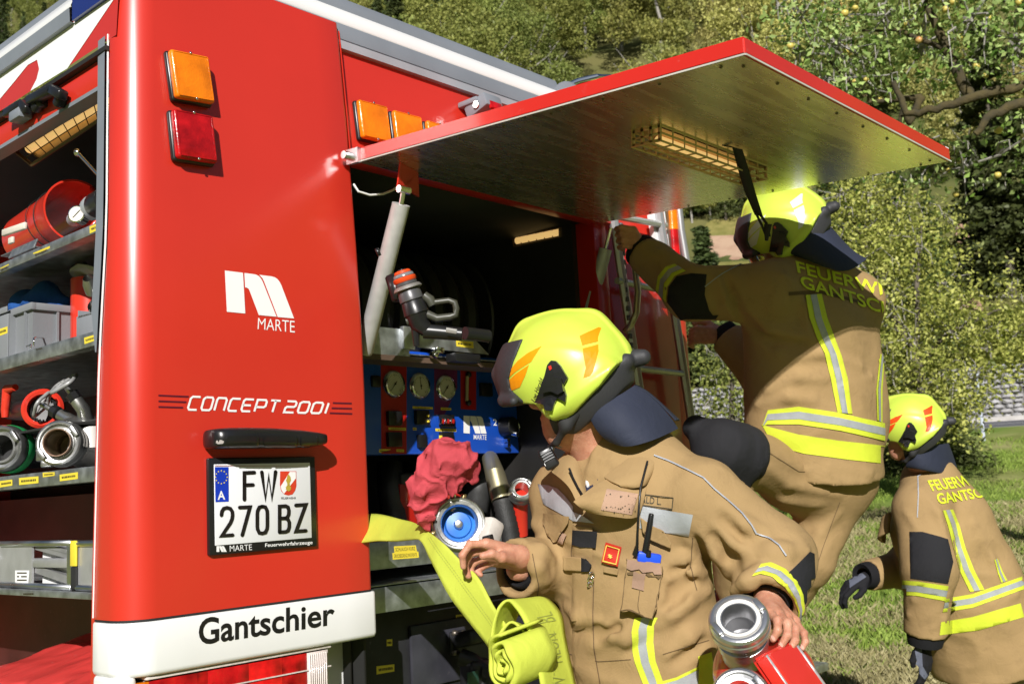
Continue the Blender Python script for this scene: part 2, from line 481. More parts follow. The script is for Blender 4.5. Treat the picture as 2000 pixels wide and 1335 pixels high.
        for i in range(8):
            for j in range(i + 1, 8):
                A, B = np.array(cor[i]), np.array(cor[j])
                if np.abs(A - B).sum() != 1: continue
                da = D[tuple((I + A).T)]; db = D[tuple((I + B).T)]
                m = (da < 0) != (db < 0)
                t = (da[m] / (da[m] - db[m]))[:, None]
                acc[m] += A + t * (B - A); cnt[m] += 1
        v = s.lo + (I + acc / np.maximum(cnt, 1)[:, None]) * h
        Q = []
        for k in range(3):
            o1, o2 = (k + 1) % 3, (k + 2) % 3
            sa = [slice(1, -1)] * 3; sb = [slice(1, -1)] * 3
            sa[k] = slice(0, -1); sb[k] = slice(1, None)
            m = S_[tuple(sa)] != S_[tuple(sb)]; E = np.argwhere(m)
            E[:, o1] += 1; E[:, o2] += 1
            inside = S_[tuple(E.T)]
            def cell(d1, d2):
                q = E.copy(); q[:, o1] += d1; q[:, o2] += d2; return idx[tuple(q.T)]
            q = np.stack([cell(-1, -1), cell(0, -1), cell(0, 0), cell(-1, 0)], 1)
            q[~inside] = q[~inside][:, ::-1]
            Q.append(q)
        Q = np.concatenate(Q)
        for _ in range(smooth):
            a = np.zeros_like(v); n = np.zeros(len(v))
            for i in range(4):
                np.add.at(a, Q[:, i], v[Q[:, (i + 1) % 4]]); np.add.at(n, Q[:, i], 1)
                np.add.at(a, Q[:, i], v[Q[:, (i - 1) % 4]]); np.add.at(n, Q[:, i], 1)
            v = v * 0.4 + 0.6 * a / np.maximum(n, 1)[:, None]
        return v, Q
    def obj(s, name, m, parent=None, smooth=1):
        v, q = s.geo(smooth); me = raw_mesh(name, v, q)
        return mesh_obj(name, me, m, parent, 180)
# ================================================================== FIRE ENGINE
truck = empty('fire_engine', (1.22, 2.31, -1.55))
tag(truck, 'red and white fire engine with open rear hatch and side shelves, beside the crew', 'fire engine')

def leanr(z): return 0.0 if z < 0.3 else 0.066 * ((z - 0.3) / 1.05) ** 1.6
def leans(z): return 0.0 if z < 0.3 else 0.040 * ((z - 0.3) / 1.05) ** 1.6
def sideend(z): return float(np.interp(z, [-0.6, -0.23, 0.37, 0.62, 1.2], [2.462, 2.457, 2.428, 2.412, 2.40]))
def panel_loft(zs, grow=0.0, bottom_round=False, ymax=None, x1=1.945, return_in=0.05):
    A = []
    for z in zs:
        row = []
        ly, lx = leanr(z), leans(z); ye = sideend(z)
        sec = [(x1 - 0.012, 2.306 + return_in), (x1, 2.306 + return_in - 0.004), (x1, 2.322), (x1 - 0.003, 2.3135), (x1 - 0.008, 2.3085), (x1 - 0.016, 2.306)]
        for t in np.linspace(0, 1, 8)[1:]: sec.append((x1 - 0.016 + (1.297 - x1 + 0.016) * t, 2.306))
        for a in np.linspace(0, math.pi / 2, 9)[1:]: sec.append((1.297 - 0.077 * math.sin(a), 2.383 - 0.077 * math.cos(a)))
        for (x, y) in sec:
            g = grow; nx = -g if x < 1.25 else 0; ny = -g if y < 2.35 else 0
            row.append((x + nx + (lx if x < 1.30 else lx * max(0, (1.945 - x) / 0.65)), y + ny + ly, z))
        yy = max(ye, row[-1][1] + 0.012)
        for t in (0.5, 0.86): row.append((1.22 - grow + lx, row[-1][1] * (1 - t) + yy * t if t == 0.5 else yy - 0.008, z))
        row.append((1.2225 - grow + lx, yy - 0.002, z)); row.append((1.228 - grow + lx, yy, z)); row.append((1.262 + lx, yy + 0.002, z))
        A.append(row)
    return A
zs = list(np.linspace(-0.243, 0.3, 5)) + list(np.linspace(0.42, 1.42, 11))
rear_panel = MB().grid(panel_loft(zs)).obj('rear_panel', RED, truck, 40)
# dark sealing joint and the white band below it
MB().grid(panel_loft([-0.2475, -0.2432], 0.0006)).obj('seal_strip', BLACKM, truck, 40)
prof = [(-0.372, -0.028), (-0.3715, -0.010), (-0.369, -0.002), (-0.364, 0.002), (-0.358, 0.004), (-0.30, 0.004), (-0.254, 0.004), (-0.2495, 0.002), (-0.2478, -0.006)]
A = []
for z, g in prof:
    row = panel_loft([z], g, x1=1.955)[0]; A.append(row)
band = MB().grid(A).obj('white_band', WHITE, truck, 40)
# recessed white lower panel, reaches the corner and the side
m = MB()
m.bx(1.235, 1.985, 2.43, 2.46, -0.95, -0.36, 0.004)
m.bx(1.218, 1.26, 2.325, 2.46, -0.95, -0.368, 0.012, 3)
lower = m.obj('lower_panel', WHITE, truck)
MB().bx(1.255, 1.94, 2.33, 2.44, -0.366, -0.356).obj('band_underside', BLACKM, truck)

RB = bvh_of(rear_panel); BB = bvh_of(band); LB = bvh_of(lower)

# ---- lettering on the rear panel
def scaled(pts, ox, oy, k): return [(ox + x * k, oy + y * k) for x, y in pts]
zl = lambda pts: scaled(pts, 420, 500, 200 / 1335)
logo = poly_bm(zl([(125, 188), (362, 218), (392, 748), (152, 725)]),
               zl([(380, 220), (490, 234), (535, 243), (570, 262), (600, 298), (620, 335), (800, 790), (568, 768), (448, 452), (432, 422), (412, 412), (390, 408)]),
               zl([(575, 244), (735, 265), (775, 276), (810, 298), (838, 332), (862, 380), (1028, 812), (815, 794), (640, 340), (618, 292)]))
lay('maker_logo', logo, RB, WLET, rear_panel, 0.0012, step=12)
lay('maker_lettering', text_bm('MARTE', *[(420 + x * .14981, 500 + y * .14981) for x, y in ((560, 805), (1035, 845), (1038, 996), (553, 950))], bold=-0.006), RB, WLET, rear_panel, 0.0012, step=0)
cs = []
def z3(x, y): return (300 + x * 0.50549, 660 + y * 0.50549)
for row_ in ((219, 224), (241, 246), (263, 268)):
    pass
left = [[(18, 221), (135, 226)], [(18, 243), (126, 247)], [(18, 265), (113, 268)]]
right = [[(692, 250), (765, 252)], [(687, 270), (766, 272)], [(680, 289), (767, 292)]]
lay('speed_stripe', strokes_bm([[z3(*p) for p in l] for l in left + right], 3.2), RB, mat('maroon_print', (0.10, 0.006, 0.02), 0.4), rear_panel, 0.0012, step=12)
# 'CONCEPT 2001' as slanted round-cornered strokes on a unit cell
G = {'C': [[(1, 1), (.2, 1), (.02, .85), (0, .15), (.15, 0), (.95, 0)]], 'O': [[(.2, 1), (.85, 1), (1, .85), (1, .15), (.85, 0), (.15, 0), (0, .15), (0, .85), (.2, 1)]],
     'N': [[(0, 0), (0, .85), (.1, 1), (.85, 1), (1, .85), (1, 0)]], 'E': [[(1, 1), (.15, 1), (0, .85), (0, .15), (.15, 0), (.97, 0)], [(0, .5), (.85, .5)]],
     'P': [[(0, 0), (0, 1), (.85, 1), (1, .85), (1, .5), (.85, .38), (0, .38)]], 'T': [[(0, 1), (1, 1)], [(.5, 1), (.5, 0)]],
     '2': [[(0, 1), (.85, 1), (1, .87), (1, .62), (.85, .5), (.15, .5), (0, .38), (0, 0), (1, 0)]], '0': [[(.2, 1), (.85, 1), (1, .85), (1, .15), (.85, 0), (.15, 0), (0, .15), (0, .85), (.2, 1)]], '1': [[(.5, 0), (.5, 1)]]}
word = 'CONCEPT 2001'; x = 0.0; L_ = []
for ch in word:
    if ch == ' ': x += 0.25; continue
    wd = 0.25 if ch == '1' else 0.8
    for st in G[ch]:
        L_.append([((x + px_ * wd if ch != '1' else x + 0.1), py_) for px_, py_ in st])
    x += wd + 0.32
tot = x - 0.25
def conc(u, v):
    u = u / tot; sh = 0.040 * v
    bx_, by_ = 366 + (644 - 366) * (u * 0.985 + sh * 0.5), (799.5 + 7.5 * u)
    hgt = 25.5 - 5.5 * u
    return bx_ + 1.5 * v, by_ - hgt * v
lay('model_lettering', strokes_bm([[conc(*p) for p in l] for l in L_], 4.0), RB, WLET, rear_panel, 0.0012, step=0)
z6 = lambda x, y: (180 + x * 0.28, 1140 + y * 0.28)
lay('owner_lettering', text_bm('Gantschier', z6(742, 238), z6(1690, 118), z6(1690, 283), z6(742, 428), bold=0.020), BB, INKB, band, 0.0012, step=0)

# ---- square lamps
def lamp(name, quad, bvh, y_out, lens, parent, split=False):
    """quad: four pixel corners on the panel; the housing stands y_out proud of it"""
    pts = []
    for q in quad:
        d = Vector(ray(*q)).normalized(); h = bvh.ray_cast(Vector((0, 0, 0)), d); pts.append(h[0])
    c = sum(pts, Vector()) / 4; ex = ((pts[1] - pts[0]) + (pts[2] - pts[3])) / 2; ez = ((pts[0] - pts[3]) + (pts[1] - pts[2])) / 2
    w_, h_ = ex.length, ez.length; ux = ex.normalized(); ny = ux.cross(ez).normalized()
    if ny.y > 0: ny = -ny
    uz = ny.cross(ux) if ny.cross(ux).z > 0 else ux.cross(ny)
    rot = Matrix((ux, -ny, uz)).transposed()
    base = MB().box(c + ny * y_out * 0.22, (w_, y_out * 0.5, h_), rot, 0.008, 3).obj(name, BLACK, parent)
    l = MB().box(c + ny * y_out * 0.70, (w_ * 0.95, y_out * 0.62, h_ * 0.95), rot, 0.009, 4)
    l.obj('lens', lens, base)
    rim = MB()
    for sx in (-1, 1): rim.box(c + ny * (y_out * 1.0) + ux * sx * w_ * 0.415, (0.002, 0.0025, h_ * 0.84), rot)
    for sz in (-1, 1): rim.box(c + ny * (y_out * 1.0) + uz * sz * h_ * 0.43, (w_ * 0.83, 0.0025, 0.002), rot)
    rim.obj('lens_ridge', lens, base)
    s_ = MB()
    for sz in (-1, 1):
        s_.lathe([(0, 0.003), (0.0035, 0.002), (0.004, 0)], c + ny * (y_out * 1.01) + uz * sz * h_ * 0.455, ny, 10)
    s_.obj('lens_screw', CHROME, base)
    return base
lamp('indicator_lamp', [(319, 100), (400, 121), (406, 211), (327, 202)], RB, 0.036, ORANGE, truck)
lamp('tail_lamp', [(324, 216), (408, 235), (411, 327), (330, 318)], RB, 0.036, REDL, truck)

# ---- upper red panel above the hatch, with its row of amber lamps and the camera
up = MB()
A = []
for z in np.linspace(0.985, 1.42, 8):
    A.append([(x, 2.345 + leanr(z), z) for x in np.linspace(1.952, 3.72, 6)])
upper = up.grid(A).obj('upper_panel', RED, truck)
UB = bvh_of(upper)
m = MB()
for z0, z1 in zip(np.linspace(0.985, 1.42, 8)[:-1], np.linspace(0.985, 1.42, 8)[1:]): pass
A = [[(1.952, 2.306 + leanr(z) + d, z) for d in (0.002, 0.036)] + [(1.960, 2.342 + leanr(z), z)] for z in np.linspace(0.985, 1.405, 8)]
for a in A: a[0] = (a[0][0] + 0.004, a[0][1] + 0.012, a[0][2])
m.grid(A).obj('panel_edge_trim', RED, truck)
lamp('warning_lamp', [(688, 198), (748, 215), (752, 288), (692, 276)], UB, 0.034, ORANGE, truck)
lamp('warning_lamp', [(757, 218), (815, 236), (818, 305), (760, 294)], UB, 0.034, ORANGE, truck)
lamp('warning_lamp', [(822, 238), (872, 254), (876, 320), (825, 308)], UB, 0.034, ORANGE, truck)
c = PY(945, 212, 2.33)
rc = MB().box(c, (0.085, 0.10, 0.05), Matrix.Rotation(math.radians(-18), 3, 'X'), 0.008).box(c + Vector((0.0, 0.03, 0.02)), (0.10, 0.09, 0.02), None, 0.006).obj('rear_camera', GREYP, truck)
MB().box(c + Vector((0.004, -0.05, -0.006)), (0.06, 0.012, 0.03), Matrix.Rotation(math.radians(-18), 3, 'X'), 0.004).obj('camera_window', REDL, rc)
MB().lathe([(0, 0.004), (0.012, 0.004), (0.013, 0)], c + Vector((-0.046, -0.01, 0.0)), (-1, 0, 0), 14).obj('camera_screw', CHROME, rc)

# ---- roof rail: grey, white and grey strips along rear and side
def rail_strip(name, m_, pr, x0=1.18, x1=3.05):
    A = [[(x, y, z) for x in np.linspace(x0, x1, 12)] for y, z in pr]
    return MB().grid(A).obj(name, m_, truck, 50)
rail_strip('roof_rail_foot', mat('grey_pale', (0.34, 0.36, 0.40), 0.4), [(2.43, 1.352), (2.395, 1.354), (2.393, 1.378), (2.401, 1.380)])
rail_strip('roof_rail_grey', GREYP, [(2.401, 1.380), (2.396, 1.384), (2.398, 1.432), (2.402, 1.436)])
rail_strip('roof_rail_white', WHITE, [(2.402, 1.436), (2.400, 1.440), (2.418, 1.492), (2.424, 1.496)])
rail_strip('roof_rail_cap', GREYP, [(2.424, 1.496), (2.424, 1.500), (2.446, 1.548), (2.470, 1.562), (2.9, 1.565)])
MB().lathe([(0, 0), (0.055, 0), (0.06, 0.02), (0.055, 0.04), (0, 0.04)], (3.03, 2.40, 1.47), (1, 0, 0), 14).obj('roof_rail_end', GREYP, truck)
MB().tube([PY(1090, 178, 2.6), PY(1130, 160, 2.55), PY(1165, 152, 2.5), PY(1190, 152, 2.5), PY(1215, 170, 2.5), PY(1220, 190, 2.5)], 0.016, 10).obj('roof_handrail', CHROME, truck)
MB().bx(1.5, 3.5, 2.60, 9.3, 1.30, 1.40, 0.02).obj('roof', WHITE, truck)

# ---- side: top panel with the white and red livery
def sideplane(name, m_, z0, z1, y0=2.405, y1=4.6, dx=0.0):
    A = [[(1.22 + leans(z) + dx, y, z) for y in np.linspace(y0, y1, 10)] for z in np.linspace(z0, z1, 5)]
    return MB().grid(A).obj(name, m_, truck)
top = sideplane('side_top_panel', RED, 1.188, 1.32)
_tb = sideplane('side_top_reach', RED, 1.08, 1.36); TB = bvh_of(_tb); bpy.data.objects.remove(_tb)
lay('side_livery', poly_bm([(-400, 428), (155, 36), (220, -10), (229, -10), (132, 134), (60, 178), (72, 155), (77, 135), (73, 117), (55, 127), (30, 158), (0, 194), (-62, 262), (-400, 488)]), TB, WLET, top, 0.0012, step=14)
def side_rail(name, m_, pr, y0=2.64, y1=4.6):
    A = [[(x, y, z) for y in np.linspace(y0, y1, 10)] for x, z in pr]
    return MB().grid(A).obj(name, m_, truck, 50)
side_rail('roof_rail_grey', GREYP, [(1.27, 1.302), (1.242, 1.303), (1.240, 1.342), (1.246, 1.346)])
side_rail('roof_rail_white', WHITE, [(1.246, 1.346), (1.244, 1.350), (1.258, 1.386), (1.264, 1.390)])
side_rail('roof_rail_cap', GREYP, [(1.264, 1.390), (1.264, 1.394), (1.272, 1.420), (1.30, 1.432), (1.5, 1.436)])
side_rail('roof_rail_corner', DBLUE, [(1.27, 1.302), (1.244, 1.303), (1.244, 1.40), (1.27, 1.46)], 2.40, 2.632)
MB().bx(1.262, 1.30, 2.43, 4.6, 1.166, 1.19).obj('shutter_gap', BLACKM, truck)
inner = MB().bx(1.258, 1.30, 2.43, 4.6, 1.088, 1.158, 0.004).obj('shutter_box', RED, truck)
IB = bvh_of(inner)
MB().bx(1.256, 1.30, 2.43, 4.6, 1.076, 1.087).obj('shutter_lip', GREYP, truck)
# shutter handle: black bracket with a grey catch
m = MB()
for a, b, dx in (((62, 196), (104, 176), 0.03), ((104, 176), (122, 186), 0.03), ((122, 186), (114, 206), 0.02), ((16, 222), (46, 204), 0.03), ((46, 204), (56, 216), 0.03), ((56, 216), (84, 200), 0.015), ((70, 195), (74, 214), 0.02)):
    p, q = PX(*a, 1.262 - dx), PX(*b, 1.262 - dx); d = q - p; L0 = d.length
    ax_, u_, w_ = basis(d)
    m.box((p + q) / 2, (L0 * 1.15, 0.03, 0.026), Matrix((ax_, u_, w_)).transposed(), 0.006)
m.obj('shutter_handle', BLACK, truck)
p = PX(40, 226, 1.235)
MB().box(p, (0.04, 0.07, 0.03), None, 0.006).obj('shutter_catch', GREYP, truck)
# lamp behind a wire lattice under the shutter box
def lattice(name, q, nu, nv, parent, depth=Vector((0.03, 0, 0.02)), r=0.0016, frame=0.006):
    q = [Vector(p) for p in q]
    f = lambda u, v: (q[0] * (1 - u) + q[1] * u) * (1 - v) + (q[3] * (1 - u) + q[2] * u) * v
    ba = MB().quad(*[f(u, v) + depth for u, v in ((0, 0), (1, 0), (1, 1), (0, 1))]).obj(name, LOUVRE, parent)
    g = MB().tube([f(0.06 + 0.88 * t, 0.45) + depth * 0.5 for t in (0, 1)], 0.014, 12); g.obj('lamp_tube', LGLOW, ba)
    b = MB()
    for i in range(nu + 1): b.tube([f(i / nu, 0), f(i / nu, 1)], r, 5)
    for i in range(nv + 1): b.tube([f(0, i / nv), f(1, i / nv)], r if 0 < i < nv else frame, 5)
    b.tube([f(0, 0), f(0, 1)], frame, 5); b.tube([f(1, 0), f(1, 1)], frame, 5)
    b.obj('wire_guard', mat('louvre_dark', (0.10, 0.06, 0.03), 0.5, 0.3), ba)
    return ba
lattice('compartment_lamp', [PX(18, 285, 1.33), PX(226, 160, 1.33), PX(228, 212, 1.33), PX(62, 322, 1.33)], 10, 3, truck)

A = []
for z in np.linspace(-0.62, 0.40, 8):
    ye = sideend(z); A.append([(1.2300, ye - .002, z), (1.2300, ye + 0.030, z), (1.2340, ye + 0.034, z), (1.262, ye + 0.035, z)])
MB().grid(A).obj('door_jamb', RED, truck)
# aluminium guide rail beside the red corner post
A = []
for z in np.linspace(-0.24, 1.205, 14):
    ye = max(sideend(z), 2.383 + leanr(z) + 0.012); lx = leans(z); kk = 0.35 if z < 0.3 else 0.7
    A.append([(1.2215 + lx, ye + 0.0005, z), (1.2195 + lx - .0025 * kk, ye + 0.001, z), (1.2193 + lx - .0025 * kk, ye + 0.0022 * kk + .001, z)])
MB().grid(A).obj('rail_trim_highlight', WHITE, truck)  # white rail trim above; lower stretch paints the highlight of the red edge
A = []
for z in np.linspace(0.385, 1.20, 9):
    ye = max(sideend(z), 2.383 + leanr(z) + 0.012) + 0.006; lx = leans(z)
    wd = 0.040 * min(1.0, 0.25 + (z - 0.385) / 0.12)
    A.append([(1.2135 + lx, ye, z), (1.2155 + lx, ye + wd, z), (1.24 + lx, ye + wd + 0.001, z)])
MB().grid(A).obj('guide_rail', GREYP, truck)

# ---- side compartment: walls, shelves with label strips
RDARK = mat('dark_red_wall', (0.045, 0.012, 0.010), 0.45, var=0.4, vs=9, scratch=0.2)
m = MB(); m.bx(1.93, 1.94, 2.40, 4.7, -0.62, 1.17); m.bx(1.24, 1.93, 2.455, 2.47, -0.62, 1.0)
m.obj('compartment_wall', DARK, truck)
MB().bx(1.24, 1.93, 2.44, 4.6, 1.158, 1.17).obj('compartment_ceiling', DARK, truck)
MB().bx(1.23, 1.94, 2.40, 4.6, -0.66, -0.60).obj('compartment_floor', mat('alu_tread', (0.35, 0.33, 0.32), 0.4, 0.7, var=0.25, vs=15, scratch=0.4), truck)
MB().bx(1.27, 1.92, 2.476, 4.6, -0.187, 0.06).obj('middle_locker', RDARK, truck).hide_render = False
shelves = []
for zt, zb in ((0.720, 0.695), (0.447, 0.411), (0.1155, 0.0785), (-0.186, -0.202)):
    m = MB(); m.bx(1.245, 1.92, 2.462, 4.6, zt - 0.004, zt - 0.001)
    m.bx(1.2415, 1.2455, 2.445, 4.6, zb, zt, 0.001); m.bx(1.2455, 1.275, 2.445, 4.6, zb, zb + 0.003)
    shelves.append(m.obj('shelf', GALV, truck))
# remove the block behind the middle shelf: it is only a back board
bpy.data.objects.remove(bpy.data.objects['middle_locker'])
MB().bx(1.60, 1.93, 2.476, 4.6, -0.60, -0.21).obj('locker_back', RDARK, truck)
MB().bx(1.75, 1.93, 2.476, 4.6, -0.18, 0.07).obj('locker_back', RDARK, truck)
SB = bvh_of(*shelves)
ntxt = 0
def sticker(q, parent, bvh, lines=1, words=None):
    """yellow label with a printed line"""
    o = lay('label', poly_bm(q), bvh, YLAB, parent, 0.0008, step=0)
    q = [np.array(p, float) for p in q]
    g = lambda u, v: tuple((q[0] * (1 - u) + q[1] * u) * (1 - v) + (q[3] * (1 - u) + q[2] * u) * v)
    if words: lay('label_print', text_bm(words, g(.06, .22), g(.94, .22), g(.94, .78), g(.06, .78)), bvh, INK, o or parent, 0.0013, step=0)
    else:
        ls = []; u = 0.12
        while u < 0.86:
            du = random.uniform(0.03, 0.07); ls.append([g(u, .5), g(min(.9, u + du), .5)]); u += du + random.uniform(0.015, 0.03)
        lay('label_print', strokes_bm(ls, max(1.0, abs(q[3][1] - q[0][1]) * 0.3)), bvh, INK, o or parent, 0.0013, step=0)
zb2 = lambda x, y: (x * 0.2097, 280 + y * 0.2097); zb3 = lambda x, y: (x * 0.19476, 500 + y * 0.19476); zb4 = lambda x, y: (x * 0.19476, 700 + y * 0.19476); zb5 = lambda x, y: (x * 0.29586, 940 + y * 0.29586)
sticker([zb2(835, 775), zb2(975, 715), zb2(975, 778), zb2(838, 840)], shelves[0], SB)
sticker([zb2(310, 1020), zb2(466, 955), zb2(466, 1010), zb2(312, 1078)], shelves[0], SB)
sticker([zb2(0, 1162), zb2(84, 1122), zb2(84, 1172), zb2(0, 1212)], shelves[0], SB)
sticker([zb3(845, 818), zb3(970, 782), zb3(973, 840), zb3(850, 882)], shelves[1], SB)
sticker([zb3(350, 918), zb3(440, 898), zb3(440, 938), zb3(355, 958)], shelves[1], SB)
for q in ([(600, 1162), (783, 1136), (783, 1204), (602, 1228)], [(430, 1142), (550, 1136), (550, 1172), (432, 1188)], [(192, 1195), (388, 1178), (388, 1246), (194, 1266)], [(0, 1226), (126, 1210), (126, 1270), (0, 1290)]):
    sticker([zb4(*p) for p in q], shelves[2], SB)
sticker([zb5(145, 722), zb5(238, 716), zb5(235, 762), zb5(145, 760)], shelves[3], SB)

# ---- number plate and its lamp
zp = lambda x, y: (400 + x * 0.20979, 820 + y * 0.20979)
q = [PY(*zp(22, 345), 2.297), PY(*zp(1022, 345), 2.297), PY(*zp(1040, 1182), 2.297), PY(*zp(40, 1252), 2.297)]
cc = sum(q, Vector()) / 4; wx = (q[1].x + q[2].x - q[0].x - q[3].x) / 2; hz = (q[0].z + q[1].z - q[2].z - q[3].z) / 2
fr = MB().box((cc.x, 2.300, cc.z), (wx, 0.014, hz), None, 0.004)
frame = fr.obj('plate_holder', BLACK, truck)
q = [PY(*zp(92, 402), 2.29), PY(*zp(980, 402), 2.29), PY(*zp(1000, 1100), 2.29), PY(*zp(98, 1160), 2.29)]
cp = sum(q, Vector()) / 4; wp = (q[1].x + q[2].x - q[0].x - q[3].x) / 2; hp = (q[0].z + q[1].z - q[2].z - q[3].z) / 2
plate = MB().box((cp.x, 2.2925, cp.z), (wp, 0.003, hp), None, 0.001).obj('number_plate', mat('plate_white', (0.74, 0.75, 0.78), 0.25, var=0.02), frame)
PB = bvh_of(plate); FB = bvh_of(frame, plate)
def pl(name, bm, m_, off=0.0008, step=0, thick=0.0, b=None): return lay(name, bm, b or PB, m_, frame, off, thick, step)
DRED = mat('dark_red_print', (0.28, 0.01, 0.01), 0.4)
pl('plate_border', strokes_bm([[zp(95, 410), zp(975, 410)], [zp(95, 424), zp(978, 424)]], 1.4), DRED); pl('plate_border', strokes_bm([[zp(100, 1137), zp(998, 1078)], [zp(100, 1151), zp(998, 1092)]], 1.4), DRED)
EUB = mat('plate_blue', (0.005, 0.04, 0.45), 0.3)
pl('country_field', poly_bm([zp(92, 435), zp(220, 435), zp(222, 757), zp(98, 762)]), EUB)
bm = bmesh.new()
for k in range(12):
    a = 2 * math.pi * k / 12; cx_, cy_ = 152 + 54 * math.cos(a), 530 + 60 * math.sin(a)
    bm.faces.new([bm.verts.new((*zp(cx_ + (9 if j % 2 == 0 else 4) * math.sin(j * math.pi / 5), cy_ - (9 if j % 2 == 0 else 4) * math.cos(j * math.pi / 5)), 0)) for j in range(10)])
pl('country_stars', bm, YLAB, 0.0014)
pl('country_letter', text_bm('A', zp(118, 658), zp(184, 658), zp(188, 738), zp(118, 742), bold=0.02), WLET, 0.0014)
DIN = {'F': [[(0, 0), (0, 1), (.9, 1)], [(0, .54), (.78, .54)]], 'W': [[(0, 1), (.27, 0), (.5, .86), (.73, 0), (1, 1)]],
       '2': [[(0, .74), (.04, .87), (.2, .97), (.5, 1), (.8, .96), (.97, .85), (1, .72), (.95, .58), (.8, .44), (.04, .0), (1, 0)]],
       '7': [[(0, 1), (1, 1), (.25, 0)]], '0': [[(.5, 1), (.2, .97), (.03, .84), (0, .72), (0, .28), (.03, .16), (.2, .03), (.5, 0), (.8, .03), (.97, .16), (1, .28), (1, .72), (.97, .84), (.8, .97), (.5, 1)]],
       'B': [[(0, 0), (0, 1), (.62, 1), (.86, .95), (.96, .82), (.94, .66), (.8, .56), (.6, .53), (0, .53)], [(.6, .53), (.86, .48), (1, .36), (1, .18), (.88, .04), (.65, 0), (0, 0)]], 'Z': [[(0, 1), (1, 1), (.02, 0), (1, 0)]]}
for ch, (x0, x1, yt0, yt1, yb0, yb1) in (('F', (366, 468, 490, 486, 738, 735)), ('W', (528, 656, 484, 480, 734, 730)), ('2', (152, 256, 815, 812, 1075, 1068)), ('7', (322, 418, 812, 808, 1070, 1064)),
                                       ('0', (486, 580, 804, 800, 1056, 1050)), ('B', (694, 784, 802, 796, 1042, 1036)), ('Z', (846, 938, 792, 786, 1034, 1028))):
    ls = []
    for st in DIN[ch]:
        ls.append([zp(x0 + (x1 - x0) * u, (yb0 + (yb1 - yb0) * u) * (1 - v) + (yt0 + (yt1 - yt0) * u) * v) for u, v in st])
    bm = strokes_bm(ls, 7.2)
    for l in ls:
        for e in (l[0], l[-1]):
            bm.faces.new([bm.verts.new((e[0] + 3.6 * math.cos(t), e[1] + 3.6 * math.sin(t), 0)) for t in np.linspace(0, 2 * math.pi, 11)[:-1]])
    pl('plate_character', bm, INKB, 0.0018)
shield = [(700, 475), (850, 475), (852, 610), (840, 655), (815, 690), (775, 700), (735, 688), (708, 655), (698, 600)]
SRED = mat('shield_red', (0.62, 0.05, 0.02), 0.4)
pl('crest', poly_bm([zp(*p) for p in shield]), SRED, 0.0008)
pl('crest_band', poly_bm([zp(790, 480), zp(845, 480), zp(846, 540), zp(735, 685), zp(712, 650), zp(705, 615)]), WLET, 0.0013)
GOLD = mat('gold_print', (0.48, 0.36, 0.05), 0.4)
bm = poly_bm([zp(776, 500), zp(796, 530), zp(800, 560), zp(786, 590), zp(765, 590), zp(752, 560), zp(760, 545), zp(766, 552), zp(764, 525)], [zp(764, 590), zp(790, 590), zp(788, 612), zp(766, 612)])
bm.faces.new([bm.verts.new((*zp(776 + (28 if k % 2 else 22) * math.cos(k * math.pi / 10), 632 + (31 if k % 2 else 24) * math.sin(k * math.pi / 10)), 0)) for k in range(20)])
pl('crest_flame', bm, GOLD, 0.0018)
pl('crest_lettering', text_bm('FEUERWEHR', zp(710, 716), zp(848, 714), zp(848, 733), zp(710, 737)), INKB, 0.001)
mini = lambda x, y: zp(*((108 + (x - 125) * 0.105, 1170 + (y - 188) * 0.097)))
pl('holder_logo', poly_bm([mini(125, 188), mini(362, 188), mini(372, 748), mini(120, 748)], [mini(380, 188), mini(535, 190), mini(620, 335), mini(790, 748), mini(568, 748), mini(390, 350)], [mini(575, 188), mini(775, 200), mini(862, 380), mini(1028, 748), mini(815, 748), mini(640, 340)]), WLET, 0.001, b=FB)
pl('holder_lettering', text_bm('MARTE', zp(230, 1166), zp(436, 1154), zp(438, 1206), zp(232, 1220), bold=-0.006), WLET, 0.001, b=FB)
pl('holder_lettering', text_bm('Feuerwehrfahrzeuge', zp(560, 1145), zp(1002, 1118), zp(1002, 1162), zp(560, 1190), bold=0.012), WLET, 0.001, b=FB)
# lamp over the plate: a long rounded bar with three fields
z8 = lambda x, y: PY(*zp(x, y), 2.28)
A = []
prof_t = [(0.0, 90, 262, .35), (0.02, 86, 268, .72), (0.06, 82, 272, .92), (0.14, 78, 268, 1.0), (0.3, 76, 266, 1.04), (0.5, 80, 264, 1.04), (0.75, 98, 262, .96), (0.9, 118, 250, .86), (0.97, 130, 235, .7), (1.0, 150, 215, .35)]
A = []
for t, yt, yb, dd in prof_t:
    xx = 18 + (1084 - 18) * t
    a, b = PY(*zp(xx, yt), 2.275), PY(*zp(xx, yb), 2.275)
    ring = []
    for k in range(18):
        ph = 2 * math.pi * k / 18; e = 0.55
        cy_, cz_ = math.copysign(abs(math.cos(ph)) ** e, math.cos(ph)), math.copysign(abs(math.sin(ph)) ** e, math.sin(ph))
        h_ = (a.z - b.z) / 2
        ring.append((a.x + 0.0, 2.262 - 0.048 * dd * cy_ + 0.006, (a.z + b.z) / 2 + h_ * cz_ * (0.9 + 0.1 * dd)))
    A.append(ring)
pm = MB().grid(A, closed=True); pm.bm.faces.new([v for v in pm.bm.verts[:18]]); pm.bm.faces.new([v for v in pm.bm.verts[-18:]])
plamp = pm.obj('plate_lamp', BLACK, truck, 60)
LBV = bvh_of(plamp)
m = MB()
for x0, x1 in ((200, 500), (550, 860), (895, 1050)):
    lay('lamp_field', poly_bm([zp(x0 + 15, 150), zp(x1 - 15, 150), zp(x1, 165), zp(x1, 235), zp(x1 - 15, 248), zp(x0 + 15, 248), zp(x0, 235), zp(x0, 165)]), LBV, BLACK, plamp, 0.003, 0.004, step=6)
